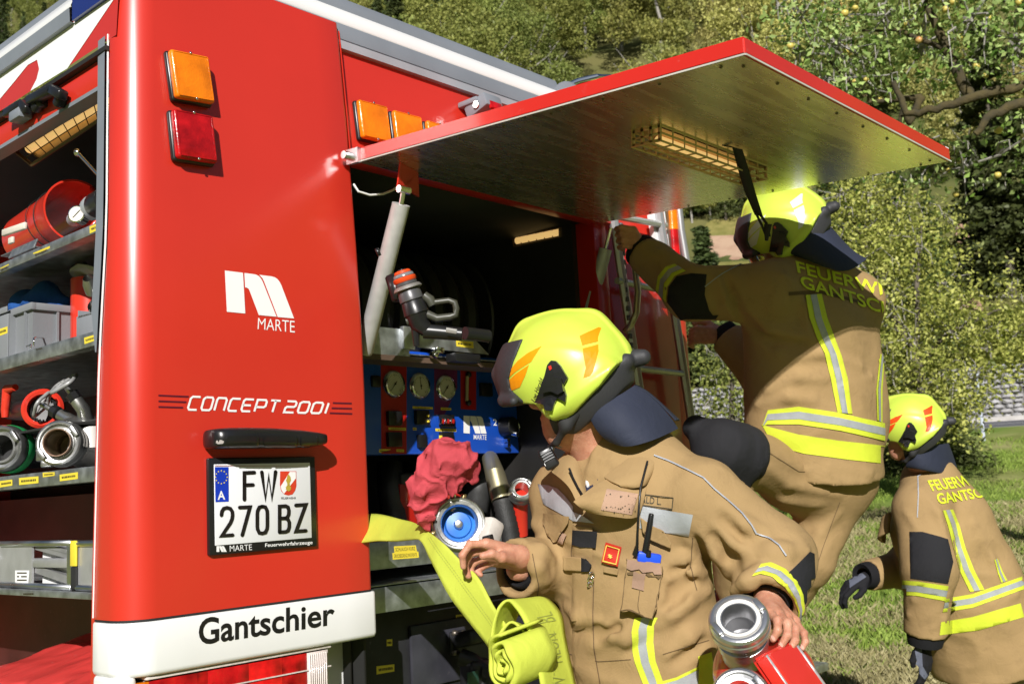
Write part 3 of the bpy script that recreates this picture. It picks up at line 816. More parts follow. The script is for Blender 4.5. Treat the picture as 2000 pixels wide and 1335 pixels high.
lay('lamp_screw', poly_bm([zp(*p) for p in ((108, 190), (150, 183), (180, 196), (170, 218), (125, 222), (105, 212))]), LBV, mat('pale_screw', (0.35, 0.32, 0.30), 0.5), plamp, 0.001, step=0)
m.bm.free()

# ---- tail light under the band
def ty(px, py, y=2.335): return PY(px, py, y)
a, b = ty(278, 1326), ty(636, 1264)
x0, x1, zt = a.x, b.x, b.z
zt = ty(600, 1268).z
tl = MB().bx(x0, x1, 2.332, 2.43, zt - 0.16, zt, 0.008, 3).obj('tail_light', BLACK, truck)
xs_ = [ty(p, 1300).x for p in (262, 285, 380, 400, 480, 545, 594, 635)]
for i, mm in enumerate((ORANGE, REDL, mat('deep_red_lens', (0.34, 0.006, 0.006), 0.25, var=0.6, vs=26, coat=0.3, spec=0.3), REDL, mat('bright_red_lens', (0.62, 0.010, 0.010), 0.25, var=0.5, vs=20, coat=0.3, spec=0.3), mat('deep_red_lens', (0.1,) * 3), CLEARL)):
    MB().bx(xs_[i] + 0.0002, xs_[i + 1] - 0.0002, 2.322, 2.336, zt - 0.155, zt - 0.006, 0.0004).obj('lens', mm, tl)
m = MB().bx(x0, x1 + 0.004, 2.316, 2.43, zt - 0.002, zt + 0.005, 0.002); m.bx(x0, x1 + 0.004, 2.318, 2.324, zt - 0.050, zt - 0.047); m.obj('lens_rim', CLEARL, tl)
m = MB()
for k in range(9): m.bx(xs_[6] + 0.004 + k * (xs_[7] - xs_[6] - 0.008) / 9, xs_[6] + 0.007 + k * (xs_[7] - xs_[6] - 0.008) / 9, 2.316, 2.323, zt - 0.15, zt - 0.01)
m.obj('lens_rib', CLEARL, tl)
# ================================================================== REAR COMPARTMENT, HATCH, LADDER
# inner box
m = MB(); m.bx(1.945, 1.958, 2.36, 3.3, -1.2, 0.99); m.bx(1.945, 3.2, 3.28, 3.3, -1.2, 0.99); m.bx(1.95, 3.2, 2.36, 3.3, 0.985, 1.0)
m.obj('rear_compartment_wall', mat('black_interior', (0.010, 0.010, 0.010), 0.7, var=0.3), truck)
DKRED = mat('pillar_red', (0.42, 0.014, 0.008), 0.3, var=0.06, coat=0.4)
pil = MB().bx(3.085, 3.16, 2.335, 2.75, -1.0, 0.985, 0.006).obj('rear_pillar', DKRED, truck)
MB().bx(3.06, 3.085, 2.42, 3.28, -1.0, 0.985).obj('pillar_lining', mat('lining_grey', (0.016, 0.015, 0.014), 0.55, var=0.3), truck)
# hose reel
m = MB()
c = Vector((2.55, 3.0, 0.66))
for i in range(9):
    x = 2.16 + i * 0.085
    m.torus((x, c.y, c.z), (1, 0, 0), 0.235, 0.040, 40, 8)
reel = m.obj('hose_reel', mat('reel_hose', (0.010, 0.010, 0.010), 0.6, var=0.2), truck)
MB().lathe([(0.05, 0), (0.285, 0), (0.292, 0.006), (0.285, 0.014), (0.05, 0.014)], (2.915, c.y, c.z), (1, 0, 0), 40).obj('reel_flange', mat('reel_metal', (0.05, 0.05, 0.05), 0.35, 0.6), reel)
# inner lamp on the right wall
lattice('rear_lamp', [PX(1000, 462, 3.055), PX(1095, 444, 3.055), PX(1095, 462, 3.055), PX(1004, 482, 3.055)], 6, 1, truck, Vector((0.015, 0, 0.0)), 0.002, 0.003)

# shelf tray carrying the nozzle
YT = 2.55
a, b = PY(728, 700, YT), PY(965, 690, YT)
zt = PY(800, 645, YT).z
m = MB()
tz0, tz1 = PY(800, 690, YT).z, PY(760, 640, YT).z
m.bx(1.962, PY(800, 690, YT).x, YT, YT + 0.004, tz0 - 0.01, tz1); m.bx(1.962, 2.86, YT + 0.004, 3.0, tz0 - 0.004, tz0)
q = [PY(818, 652, YT - 0.012), PY(925, 660, YT - 0.012), PY(955, 692, YT - 0.012), PY(815, 678, YT - 0.012)]
m.prism(q, (0, 0.004, 0))
m.box(PY(796, 660, YT - 0.006), (0.05, 0.02, 0.075), None, 0.003)
tray = m.obj('nozzle_shelf', GALV, truck)
m = MB().bx(1.962, 3.06, YT - 0.004, YT + 0.10, tz0 - 0.028, tz0 - 0.0105)
m.obj('shelf_edge', mat('brown_edge', (0.11, 0.07, 0.05), 0.5), truck)
NB = bvh_of(tray)
sticker([(890, 664), (924, 667), (925, 680), (891, 676)], tray, NB)
m = MB().box(PY(855, 684, YT - 0.02), (0.035, 0.03, 0.02), None, 0.003).box(PY(848, 692, YT - 0.03), (0.018, 0.03, 0.02), Matrix.Rotation(0.5, 3, 'Y'), 0.003)
m.obj('shelf_catch', CHROME, tray)
MB().box(PY(905, 700, YT - 0.03), (0.12, 0.05, 0.03), None, 0.004).obj('shelf_catch', BLACK, tray)

# control panel
YC = 2.74
def pc(px, py, y=YC): return PY(px, py, y)
z0, z1 = pc(860, 886).z, pc(860, 690).z
cp_ = MB().bx(1.962, pc(1013, 860).x, YC, YC + 0.06, z0, z1, 0.004).obj('control_panel', BLUE, truck)
CB = bvh_of(cp_)
zc = lambda x, y: (740 + x * 0.17975, 660 + y * 0.17975)
CRED = mat('panel_red', (0.42, 0.012, 0.008), 0.4); CPUR = mat('panel_purple', (0.16, 0.02, 0.13), 0.4)
lay('panel_field', poly_bm([zc(20, 245), zc(300, 265), zc(300, 1255), zc(25, 1255)]), CB, CRED, cp_, 0.001, step=0)
lay('panel_field', poly_bm([zc(600, 290), zc(850, 310), zc(850, 1255), zc(600, 1255)]), CB, CPUR, cp_, 0.001, step=0)
lay('panel_field', poly_bm([zc(885, 335), zc(1055, 345), zc(1055, 780), zc(888, 770)]), CB, CRED, cp_, 0.001, step=0)
CB2 = bvh_of(cp_)
def gauge(px, py, ang, parent, R=0.041, y=YC):
    c = pc(px, py, y - 0.002)
    g = MB().lathe([(R * 1.22, 0), (R * 1.22, 0.004), (R * 1.05, 0.012), (R * 0.99, 0.014), (R * 0.93, 0.009)], c, (0, -1, 0), 32).obj('gauge', CHROME, parent, 50)
    MB().lathe([(0, 0.0075), (R * 0.95, 0.0075)], c, (0, -1, 0), 28).obj('gauge_face', mat('gauge_white', (0.62, 0.60, 0.54), 0.5), g)
    m = MB(); d = Vector((math.sin(ang), 0, math.cos(ang))); n = Vector((d.z, 0, -d.x)); o = c + Vector((0, -0.009, 0))
    m.prism([o - d * R * 0.3 + n * 0.0016, o - d * R * 0.3 - n * 0.0016, o + d * R * 0.78 - n * 0.0005, o + d * R * 0.78 + n * 0.0005], (0, -0.0008, 0))
    m.lathe([(0.0035, 0), (0.0035, 0.002), (0, 0.002)], o, (0, -1, 0), 10)
    m.obj('gauge_needle', INKB, g)
    t = MB()
    for k in range(21):
        a_ = math.radians(-135 + 270 * k / 20); d2 = Vector((math.sin(a_), 0, math.cos(a_)))
        t.box(c + d2 * R * (0.78 if k % 5 else 0.74) + Vector((0, -0.0082, 0)), (0.0012, 0.0006, R * (0.10 if k % 5 else 0.2)), Matrix.Rotation(a_, 3, 'Y'))
    t.obj('gauge_scale', INKB, g)
    return g
gauge(*zc(160, 500), math.radians(-140), cp_); gauge(*zc(440, 520), math.radians(-8), cp_, 0.040); gauge(*zc(722, 540), math.radians(-140), cp_, 0.040)
m = MB().box(pc(*zc(20 - 60, 470)), (0.04, 0.02, 0.04), None, 0.006); m.obj('panel_knob', BLACK, cp_)
for (x, y) in ((165, 870), (165, 1100), (465, 860)):
    MB().box(pc(*zc(x, y), YC - 0.006), (0.062, 0.018, 0.050), None, 0.003).obj('switch_block', BLACK, cp_)
MB().box(pc(*zc(465, 1120), YC - 0.006), (0.036, 0.02, 0.046), None, 0.003).obj('switch_block', BLACK, cp_)
sb = MB().box(pc(*zc(735, 900), YC - 0.008), (0.062, 0.026, 0.045), None, 0.004).obj('switch_block', BLACK, cp_)
for x in (690, 745, 800):
    MB().box(pc(*zc(x, 905), YC - 0.026), (0.012, 0.012, 0.016), Matrix.Rotation(0.3, 3, 'Y'), 0.002).obj('switch', CRED, sb)
    MB().box(pc(*zc(x - 20, 900), YC - 0.028), (0.003, 0.012, 0.020), Matrix.Rotation(0.3, 3, 'Y'), 0.0005).obj('switch_guard', CHROME, sb)
sb = MB().box(pc(*zc(735, 1080), YC - 0.006), (0.062, 0.018, 0.040), None, 0.003).obj('switch_block', BLACK, cp_)
MB().box(pc(*zc(672, 1080), YC - 0.018), (0.012, 0.008, 0.016), None, 0.002).obj('switch', YLAB, sb)
for (x, y) in ((527, 845), (530, 905)): MB().box(pc(*zc(x, y), YC - 0.014), (0.008, 0.014, 0.008), None, 0.002).obj('panel_lamp', YLAB, cp_)
mt = MB().tube([pc(*zc(960, 415), YC - 0.012), pc(*zc(955, 680), YC - 0.012)], 0.006, 10).obj('level_tube', mat('tube_cream', (0.5, 0.42, 0.25), 0.3), cp_)
m = MB().sphere(pc(*zc(975, 395), YC - 0.01), 0.012, 12).sphere(pc(*zc(975, 700), YC - 0.01), 0.012, 12); m.obj('tube_fitting', BLACK, mt)
m = MB().box(pc(*zc(1160, 560), YC - 0.006), (0.06, 0.02, 0.05), None, 0.003); m.obj('switch_block', BLACK, cp_)
for q in ([(90, 258), (225, 268), (225, 292), (90, 282)], [(412, 285), (495, 292), (495, 318), (412, 312)], [(670, 312), (785, 320), (785, 344), (670, 336)], [(365, 738), (585, 748), (585, 772), (365, 766)], [(672, 752), (785, 758), (785, 784), (672, 780)],
          [(612, 980), (840, 985), (840, 1016), (614, 1010)], [(105, 968), (295, 974), (295, 1002), (105, 996)], [(368, 970), (408, 972), (408, 1000), (368, 1000)], [(0, 1205), (128, 1205), (128, 1262), (0, 1240)], [(190, 1205), (272, 1208), (272, 1236), (190, 1232)]):
    sticker([zc(*p) for p in q], cp_, CB2)
zm = lambda x, y: zc(918 + (x - 125) * 0.268, 843 + (y - 188) * 0.32)
lay('maker_logo', poly_bm([zc(918, 842), zc(985, 845), zc(985, 1035), zc(918, 1030)], [zc(990, 845), zc(1046, 848), zc(1060, 865), zc(1103, 1036), zc(1046, 1034), zc(1000, 905), zc(990, 900)], [zc(1052, 848), zc(1105, 850), zc(1125, 870), zc(1168, 1037), zc(1108, 1036), zc(1066, 865)]), CB2, WLET, cp_, 0.0016, step=0)
lay('maker_lettering', text_bm('MARTE', zc(1028, 1046), zc(1168, 1050), zc(1168, 1103), zc(1028, 1100), bold=0.005), CB2, WLET, cp_, 0.0016, step=0)
lay('panel_numeral', text_bm('2', zc(1240, 878), zc(1282, 880), zc(1282, 950), zc(1240, 948), bold=0.01), CB2, WLET, cp_, 0.0016, step=0)
# black socket with cap and two small studs
c = pc(*zc(1355, 960), YC - 0.005)
so = MB().lathe([(0, 0.05), (0.03, 0.05), (0.034, 0.046), (0.036, 0.0)], c, (0.1, -1, 0), 20).obj('socket', BLACK, cp_, 40)
MB().lathe([(0, 0.055), (0.012, 0.054), (0.013, 0.03), (0.006, 0.02)], c + Vector((0.006, -0.01, -0.022)), (0.1, -1, -0.2), 14).obj('socket_pin', CHROME, so, 40)
MB().torus(c + Vector((0.055, -0.02, 0.0)), (0.5, -1, 0.2), 0.024, 0.004, 18, 6).obj('socket_ring', CHROME, so, 60)
for (x, y) in ((1365, 1110), (1370, 1165)): MB().cyl(pc(*zc(x, y)), pc(*zc(x, y)) + Vector((0, -0.022, 0)), 0.009, 12).obj('panel_stud', CHROME, cp_)

# pump space beneath the panel
PIPE = mat('pump_grey', (0.05, 0.05, 0.05), 0.5, 0.3, var=0.3, vs=20)
m = MB()
m.tube([pc(760, 905, 2.9), pc(762, 960, 2.88), pc(775, 1040, 2.86)], 0.045, 14); m.tube([pc(820, 900, 2.9), pc(825, 1010, 2.9)], 0.06, 14); m.box(pc(785, 940, 2.88), (0.09, 0.1, 0.06), None, 0.01)
m.tube([pc(940, 900, 2.92), pc(930, 1000, 2.92)], 0.05, 12)
m.obj('pump_pipe', PIPE, truck, 40)
MB().box(pc(800, 1000, 2.84), (0.1, 0.02, 0.2), None, 0.003).obj('pump_cover', DKRED, truck)
# ribbed suction hose hanging under the panel, with its metal sleeve
pts = [pc(957, 895, 2.74), pc(968, 930, 2.58), pc(980, 975, 2.55), pc(993, 1030, 2.53), pc(1004, 1090, 2.52)]
sl = MB().tube(pts[:3], [0.030, 0.036, 0.038], 16).obj('suction_sleeve', mat('sleeve_metal', (0.42, 0.38, 0.24), 0.4, 0.8), truck, 40)
m = MB(); pp = [pts[2].lerp(pts[3], t / 10) for t in range(10)] + [pts[3].lerp(pts[4], t / 12) for t in range(13)]
rr = [0.036 if i % 2 else 0.0325 for i in range(len(pp))]
m.tube(pp, rr, 16); m.obj('suction_hose', RUBBER, sl, 60)
# second outlet at the right, red pipe with silver coupling
def coupling(name, c, ax, R, L, parent, m_=CAST, lugs=True, inner=None, inner_m=None, seg=40):
    c = Vector(c); ax, u, w = basis(ax)
    b = MB().lathe([(R * 0.66, -L * 0.55), (R * 0.70, L * 0.0), (R * 0.93, L * 0.05), (R * 1.0, L * 0.12), (R * 1.0, L * 0.42), (R * 0.97, L * 0.47), (R * 0.985, L * 0.52), (R * 0.985, L * 0.82), (R * 0.93, L * 0.95), (R * 0.86, L), (R * 0.80, L * 0.99), (R * 0.78, L * 0.80), (R * 0.66, L * 0.78), (R * 0.64, L * 0.93), (R * 0.55, L * 0.93), (R * 0.52, L * 0.6), (R * 0.52, -L * 0.2)], c, ax, seg)
    o = b.obj(name, m_, parent, 30)
    g = MB()
    for s_ in (0, 1):
        a = math.pi * s_ + 0.6; d = u * math.cos(a) + w * math.sin(a); t = ax.cross(d)
        g.box(c + ax * L * 1.02 + d * R * 0.80, (R * 0.20, R * 0.52, L * 0.28), Matrix((d, t, ax)).transposed(), R * 0.03)
    if lugs: g.obj('coupling_lug', m_, o, 30)
    else: g.bm.free()
    return o
c = pc(1016, 965, 2.5)
co = coupling('pump_outlet', c, Vector((-0.5, -0.62, 0.35)), 0.045, 0.05, truck)
MB().tube([c, c + Vector((0.02, 0.03, -0.04)), c + Vector((0.035, 0.05, -0.14))], 0.034, 16).obj('outlet_pipe', RED, co, 40)
# big outlet with its blue blind cap
c = P(897, 1022, 2.57); axo = Vector((-0.62, -0.72, 0.10)).normalized()
oc = MB().lathe([(0.055, -0.10), (0.062, -0.05), (0.066, -0.045), (0.0665, -0.018), (0.062, -0.015), (0.062, -0.011), (0.065, -0.008), (0.064, 0.004), (0.060, 0.010), (0.056, 0.009), (0.054, 0.013), (0.046, 0.012), (0.0425, 0.004), (0.041, -0.05)], c, axo, 44).obj('pump_outlet', CAST, truck, 30)
MB().lathe([(0, -0.020), (0.010, -0.021), (0.012, -0.025), (0.030, -0.027), (0.034, -0.034), (0.0415, -0.036)], c, axo, 36).obj('blind_cap', mat('worn_blue', (0.02, 0.16, 0.62), 0.4, var=0.2, vs=30, scratch=1.0), oc, 40)
MB().lathe([(0, -0.010), (0.009, -0.012), (0.012, -0.022)], c, axo, 18).obj('cap_boss', CAST, oc, 40)
_, uo, wo = basis(axo)
m = MB()
for a in (0.3, 2.4, 4.5):
    d = uo * math.cos(a) + wo * math.sin(a); m.cyl(c - axo * 0.004 + d * 0.062, c - axo * 0.004 + d * 0.072, 0.007, 10)
m.obj('outlet_stud', mat('brass', (0.55, 0.42, 0.20), 0.35, 0.9), oc)
m = MB().tube([c - axo * 0.09, c - axo * 0.2 + Vector((0, 0, 0.02)), c - axo * 0.3 + Vector((0, 0, 0.06))], 0.05, 16); m.obj('outlet_pipe', RED, oc, 40)
MB().box(P(955, 1040, 2.58), (0.05, 0.05, 0.07), Matrix.Rotation(0.5, 3, 'Y'), 0.012).obj('valve_body', mat('worn_cream', (0.55, 0.52, 0.48), 0.4, var=0.15, vs=30), oc)
MB().tube([P(945, 1050, 2.55), P(960, 1046, 2.52), P(963, 1060, 2.52), P(958, 1075, 2.53)], 0.005, 8).obj('valve_lever', BLACK, oc)
# valve rod that carries the cloth
MB().tube([P(885, 1000, 2.62), P(880, 940, 2.60), P(868, 900, 2.58)], 0.010, 10).obj('valve_rod', CHROME, truck)

# drawer, ledge and lower box
YD = 2.52
a, b = PY(735, 1056, YD), PY(735, 1110, YD)
m = MB(); m.bx(1.95, 2.70, YD, YD + 0.02, PY(800, 1105, YD).z, PY(800, 1052, YD).z, 0.002)
m.bx(1.95, 2.70, YD + 0.02, YD + 0.5, PY(800, 1105, YD).z, PY(800, 1105, YD).z + 0.004)
drawer = m.obj('drawer', GALV, truck)
DB = bvh_of(drawer)
sticker([(769, 1066), (812, 1064), (814, 1076), (770, 1079)], drawer, DB, words='SCHLAUCH KURZ')
sticker([(766, 1079), (817, 1076), (818, 1088), (767, 1092)], drawer, DB, words='DRUCKBEGRENZUNGSVENTIL')
MB().bx(1.95, 2.98, YD - 0.06, YD + 0.4, PY(800, 1130, YD).z - 0.004, PY(800, 1130, YD).z, 0.001).obj('step_top', GALV, truck)
MB().bx(1.95, 2.98, YD - 0.062, YD - 0.058, PY(860, 1178, YD - 0.06).z, PY(860, 1131, YD - 0.06).z, 0.001).obj('step_front', GALV, truck)
BLK = mat('chassis_black', (0.017, 0.017, 0.02), 0.5, var=0.35, vs=14, scratch=0.10)
lb = MB().bx(1.99, 3.1, YD + 0.08, YD + 0.4, -1.0, PY(800, 1185, YD).z, 0.004).obj('chassis_box', BLK, truck)
LBB = bvh_of(lb)
pa = MB().bx(PY(803, 1280, YD + 0.07).x, 2.95, YD + 0.066, YD + 0.08, -0.60, PY(840, 1215, YD + 0.07).z, 0.006).obj('chassis_plate', mat('worn_plate', (0.035, 0.035, 0.045), 0.4, var=0.3, vs=10, scratch=0.12), truck)
sticker([(755, 1248), (766, 1247), (766, 1260), (755, 1261)], lb, LBB)
sticker([(735, 1300), (770, 1296), (770, 1310), (735, 1316)], lb, LBB)
sticker([(890, 1200), (912, 1198), (912, 1208), (890, 1210)], lb, LBB)
# towing hitch
YH = YD + 0.05
hz = lambda x, y, yy=YH: PY(690 + x * 0.29582, 940 + y * 0.29582, yy)
hm = mat('hitch_steel', (0.022, 0.022, 0.025), 0.42, 0.2, var=0.3, vs=20)
m = MB().box(hz(690, 1060), (0.075, 0.014, 0.075), None, 0.008)
m.box(hz(770, 1030, YH - 0.05), (0.08, 0.10, 0.05), Matrix.Rotation(-0.2, 3, 'X'), 0.018, 3)
m.tube([hz(710, 1160, YH - 0.03), hz(780, 1180, YH - 0.06), hz(850, 1230, YH - 0.08), hz(855, 1340, YH - 0.08)], [0.03, 0.028, 0.03, 0.034], 12)
m.box(hz(810, 1290, YH - 0.06), (0.09, 0.08, 0.12), None, 0.02, 3); m.cyl(hz(885, 1260, YH - 0.09), hz(885, 1260, YH - 0.12), 0.018, 12)
hitch = m.obj('tow_hitch', hm, truck, 40)
m = MB()
for (x, y) in ((665, 1000), (668, 1125), (725, 1000)): m.lathe([(0, 0.014), (0.010, 0.014), (0.012, 0.0)], hz(x, y, YH - 0.006), (0, -1, 0), 6)
m.obj('hitch_bolt', mat('bolt_steel', (0.14, 0.12, 0.10), 0.4, 0.7), hitch)
MB().box(hz(790, 1300, YH - 0.105), (0.05, 0.003, 0.045), None, 0.001).obj('hitch_plate', mat('plate_green', (0.02, 0.07, 0.05), 0.4, var=0.3, vs=60), hitch)
HB = bvh_of(*[o for o in truck.children if o.name.startswith('chassis')])

# ------------------------------------------------------------------ hatch (lid hinged on top of the opening)
def hp(u, v, w=0.0):
    """u 0..1 left-right, v 0..1 hinge-outer edge, w upward from the underside"""
    x = 1.925 + 1.162 * u; y = 2.298 - 1.265 * v; z = 0.962 - 0.085 * v
    return Vector((x, y, z + w))
TH = 0.042
lid = MB()
def slab(m, u0, u1, v0, v1, w0, w1):
    P8 = [hp(u, v, w) for w in (w0, w1) for v in (v0, v1) for u in (u0, u1)]
    V = [m.bm.verts.new(p) for p in P8]
    for f in ((0, 1, 3, 2), (4, 6, 7, 5), (0, 4, 5, 1), (2, 3, 7, 6), (0, 2, 6, 4), (1, 5, 7, 3)): m.bm.faces.new([V[i] for i in f])
    return m
slab(lid, 0, 1, 0, 1, 0.002, TH)
bmesh.ops.bevel(lid.bm, geom=lid.bm.edges[:], offset=0.004, segments=2, affect='EDGES')
hatch = lid.obj('hatch', mat('hatch_red', (0.60, 0.022, 0.012), 0.3, var=0.05, vs=4, coat=0.4, scratch=0.12), truck)
un = MB()
A = []
for v in np.linspace(0.004, 0.994, 26):
    A.append([hp(u, v, 0.0012 - 0.0035 * math.sin(math.pi * u) * math.sin(math.pi * v) + 0.0016 * (mnoise.noise(Vector((u * 3, v * 3, 2))))) for u in np.linspace(0.004, 0.996, 26)])
under = un.grid(A).obj('hatch_lining', BRUSH, hatch, 180)
# darken nothing: rivets and a thin seal line
m = MB()
for i in range(8):
    for (u, v) in ((0.05 + 0.9 * i / 7, 0.97), (0.975, 0.06 + 0.88 * i / 7), (0.025, 0.06 + 0.88 * i / 7)):
        m.lathe([(0, 0.003), (0.003, 0.0025), (0.0045, 0)], hp(u, v, -0.0005), (0, 0, -1), 8)
m.obj('rivet', mat('rivet_steel', (0.12, 0.10, 0.06), 0.4, 0.6), hatch)
m = slab(MB(), -0.002, 0.0, 0.0, 1.0, -0.001, 0.003); slab(m, 0, 1, 1.0, 1.002, -0.001, 0.003); m.obj('hatch_seal', mat('seal_pale', (0.5, 0.48, 0.44), 0.5), hatch)
m = slab(MB(), 0.985, 1.003, 0.965, 0.998, 0.004, TH + 0.001); m.obj('reflector_tape', WLET, hatch)
MB().bx(1.953, 3.165, 2.302, 2.37, 0.972, 1.012, 0.004).obj('hinge_gap_filler', RED, truck)  # filler bar added to stop sunlight leaking through the hinge gap
m = slab(MB(), -0.012, 0.0, -0.02, 0.02, -0.004, 0.04); m.obj('hinge', ALU, hatch)
m = MB().cyl(hp(-0.03, -0.01, 0.02), hp(-0.01, -0.01, 0.02), 0.012, 12); m.obj('hinge_pin', CHROME, hatch)
# bracket at the left, gas strut
br = MB().prism([hp(0.07, 0.08), hp(0.17, 0.04), hp(0.17, 0.04) + Vector((0.0, 0, -0.075)), PY(787, 372, 2.18) + Vector((0.01, 0, 0.01)), PY(776, 372, 2.18)], (0.0, 0.006, 0)).obj('strut_bracket', RED, hatch)
s0 = PY(789, 376, 2.175); s1 = PY(711, 690, 2.40); s0b = s0.lerp(s1, 0.07)
st = MB().tube([s0b, s0.lerp(s1, 0.98), s1], [0.026, 0.026, 0.022], 20).obj('gas_strut', mat('strut_alu', (0.50, 0.50, 0.49), 0.45, 0.3, var=0.1, vs=30), hatch, 40)
m = MB().tube([s0 + Vector((0, 0, 0.012)), s0b], 0.007, 10); m.cyl(s0 + Vector((-0.02, 0, 0.008)), s0 + Vector((0.02, 0, 0.008)), 0.011, 12); m.obj('strut_fork', CHROME, st)
s2 = PY(1185, 478, 2.30); s3 = PY(1150, 610, 2.40)
st2 = MB().tube([s2.lerp(s3, 0.06), s3], 0.024, 18).obj('gas_strut', mat('strut_alu', (0.5,) * 3), hatch, 40)
MB().tube([PY(1192, 445, 2.29), s2.lerp(s3, 0.06)], 0.007, 10).obj('strut_fork', CHROME, st2)
MB().tube([PY(691, 360, 2.36), PY(700, 374, 2.34), PY(722, 381, 2.33), PY(748, 379, 2.32), PY(768, 371, 2.31), PY(778, 362, 2.30)], 0.0035, 8).obj('lamp_cable', mat('cable_white', (0.7, 0.7, 0.68), 0.5), hatch)
# louvred lamp bar under the lid
def hunder(px, py, drop):
    """the point of a level a little below the lid that is seen at this pixel"""
    n = (hp(1, 0) - hp(0, 0)).cross(hp(0, 1) - hp(0, 0)).normalized()
    if n.z < 0: n = -n
    o = hp(0, 0) - n * drop; r = Vector(ray(px, py)); return r * (o.dot(n) / r.dot(n))
la = MB()
b0, b1 = hunder(1238, 243, 0.0), hunder(1534, 330, 0.0)
ax_ = Vector((1, 0, 0)); yv = (hp(0, 1) - hp(0, 0)).normalized(); nz = Vector((1, 0, 0)).cross(yv)
if nz.z > 0: nz = -nz
pL = hunder(1262, 250, 0.0); pR = hunder(1520, 318, 0.0)
uL, vL = (pL.x - 1.925) / 1.162, (2.298 - pL.y) / 1.265
uR = (pR.x - 1.925) / 1.162
LZ = 0.042; LW = 0.09
def lp(u, s, t): return hp(uL + (uR - uL) * u, vL) + yv * (s - 0.5) * LW + nz * LZ * t
lamp_root = None
m = MB(); m.quad(lp(0, .08, .12), lp(1, .08, .12), lp(1, .92, .12), lp(0, .92, .12)); lroot = m.obj('hatch_lamp', LOUVRE, hatch)
m = MB().tube([lp(0.1, .5, .5), lp(0.9, .5, .5)], 0.013, 12); m.obj('lamp_tube', LGLOW, lroot)
m = MB()
LC = mat('louvre_cream', (0.46, 0.34, 0.17), 0.4, 0.3)
for s_, t_ in ((0, 0.05), (0, .5), (0, 1), (.33, 1), (.66, 1), (1, 1), (1, .5), (1, .05)): m.tube([lp(0, s_, t_), lp(1, s_, t_)], 0.003 if (s_, t_) != (0, 1) else 0.004, 5)
for i in range(11):
    u = i / 10; m.tube([lp(u, 0, 0), lp(u, 0, 1), lp(u, 1, 1), lp(u, 1, 0)], 0.0026, 5)
m.obj('wire_guard', LC, lroot)
m = MB()
for u in (0.0, 1.0):
    for (s0_, s1_, t0_, t1_) in ((0, 1, 0, .16), (0, 1, .84, 1), (0, 1, .44, .56), (0, .1, 0, 1), (.3, .4, 0, 1), (.6, .7, 0, 1), (.9, 1, 0, 1)):
        m.prism([lp(u, s0_, t0_), lp(u, s1_, t0_), lp(u, s1_, t1_), lp(u, s0_, t1_)], (0.004, 0, 0))
m.obj('lamp_end', LC, lroot)
m = MB().quad(lp(0, -.02, .02), lp(.14, -.02, .02), lp(.14, -.02, 1), lp(0, -.02, 1)); m.obj('lamp_ballast', GREYP, lroot)
# black pull strap hanging from the lid
pts = [hunder(1418, 286, 0.004), hunder(1440, 290, 0.012), P(1452, 330, 3.0), P(1465, 375, 3.05), P(1482, 420, 3.1)]
A = []
for p_, w_ in zip(pts, (0.012, 0.014, 0.016, 0.016, 0.012)):
    d = CAMV(1, 0.15, 0) * w_; A.append([p_ - d, p_, p_ + d])
strap = MB().grid(A).obj('pull_strap', BLACKM, hatch)
sm = strap.modifiers.new('thick', 'SOLIDIFY'); sm.thickness = 0.003
m = MB().tube([P(1476, 415, 3.09), P(1488, 440, 3.1), P(1497, 462, 3.1)], 0.004, 6).tube([P(1484, 418, 3.1), P(1497, 436, 3.1), P(1503, 462, 3.1)], 0.004, 6).tube([P(1500, 438, 3.1), P(1497, 470, 3.1)], [0.012, 0.005], 8)
m.obj('strap_loop', BLACKM, strap)

# ------------------------------------------------------------------ right of the opening: ladder, corner lamp, side post
right_ = MB().bx(3.165, 3.60, 2.35, 2.40, -1.0, 0.985, 0.004).obj('right_panel', DKRED, truck)
MB().grid([[(x, y, z) for x, y in ((3.60, 2.352), (3.66, 2.345), (3.70, 2.36), (3.715, 2.40), (3.715, 4.6))] for z in np.linspace(-0.24, 1.3, 8)]).obj('right_corner', RED, truck)
yl = 2.30
def rail(px0, py0, px1, py1, y, r, m_, ext=0.0, name='ladder_rail'):
    a, b = PY(px0, py0, y), PY(px1, py1, y); d = (b - a)
    a = a - d * ext; b = b + d * ext
    return a, b
lad = None
a, b = PY(1200, 440, yl), PY(1238, 690, yl); d = b - a
lm = MB(); lm.tube([a - d * 0.8, b + d * 1.6], 0.018, 8); a2, b2 = PY(1316, 600, yl), PY(1350, 820, yl); d2 = b2 - a2
lad = lm.obj('ladder', mat('ladder_alu', (0.55, 0.56, 0.58), 0.35, 0.7, var=0.1), truck, 40)
MB().tube([a2 - d2 * 1.3, b2 + d2 * 1.2], 0.018, 8).obj('ladder_rail', mat('ladder_alu', (0.5,) * 3), lad, 40)
for (p0, p1) in (((1205, 548), (1318, 572)), ((1240, 718), (1338, 730)), ((1190, 420), (1300, 440)), ((1255, 890), (1360, 890)), ((1270, 1060), (1375, 1055))):
    MB().tube([PY(*p0, yl), PY(*p1, yl)], 0.013, 8).obj('rung', mat('rung_alu', (0.5, 0.5, 0.46), 0.4, 0.5), lad, 40)
m = MB()
for k in range(14):
    m.box(PY(1213 + 1.5 * k, 440 + k * 18, yl - 0.012), (0.016, 0.01, 0.02), None, 0.003)
m.obj('ladder_grip', mat('grip_grey', (0.10, 0.10, 0.12), 0.6, var=0.4, vs=90), lad)
pts = [PY(1235, 452, 2.24), PY(1240, 520, 2.23), PY(1246, 570, 2.23), PY(1243, 610, 2.23), PY(1232, 635, 2.25), PY(1222, 645, 2.29)]
MB().tube(pts, 0.012, 10).obj('grab_handle', mat('handle_metal', (0.5, 0.46, 0.36), 0.3, 0.8), truck, 60)
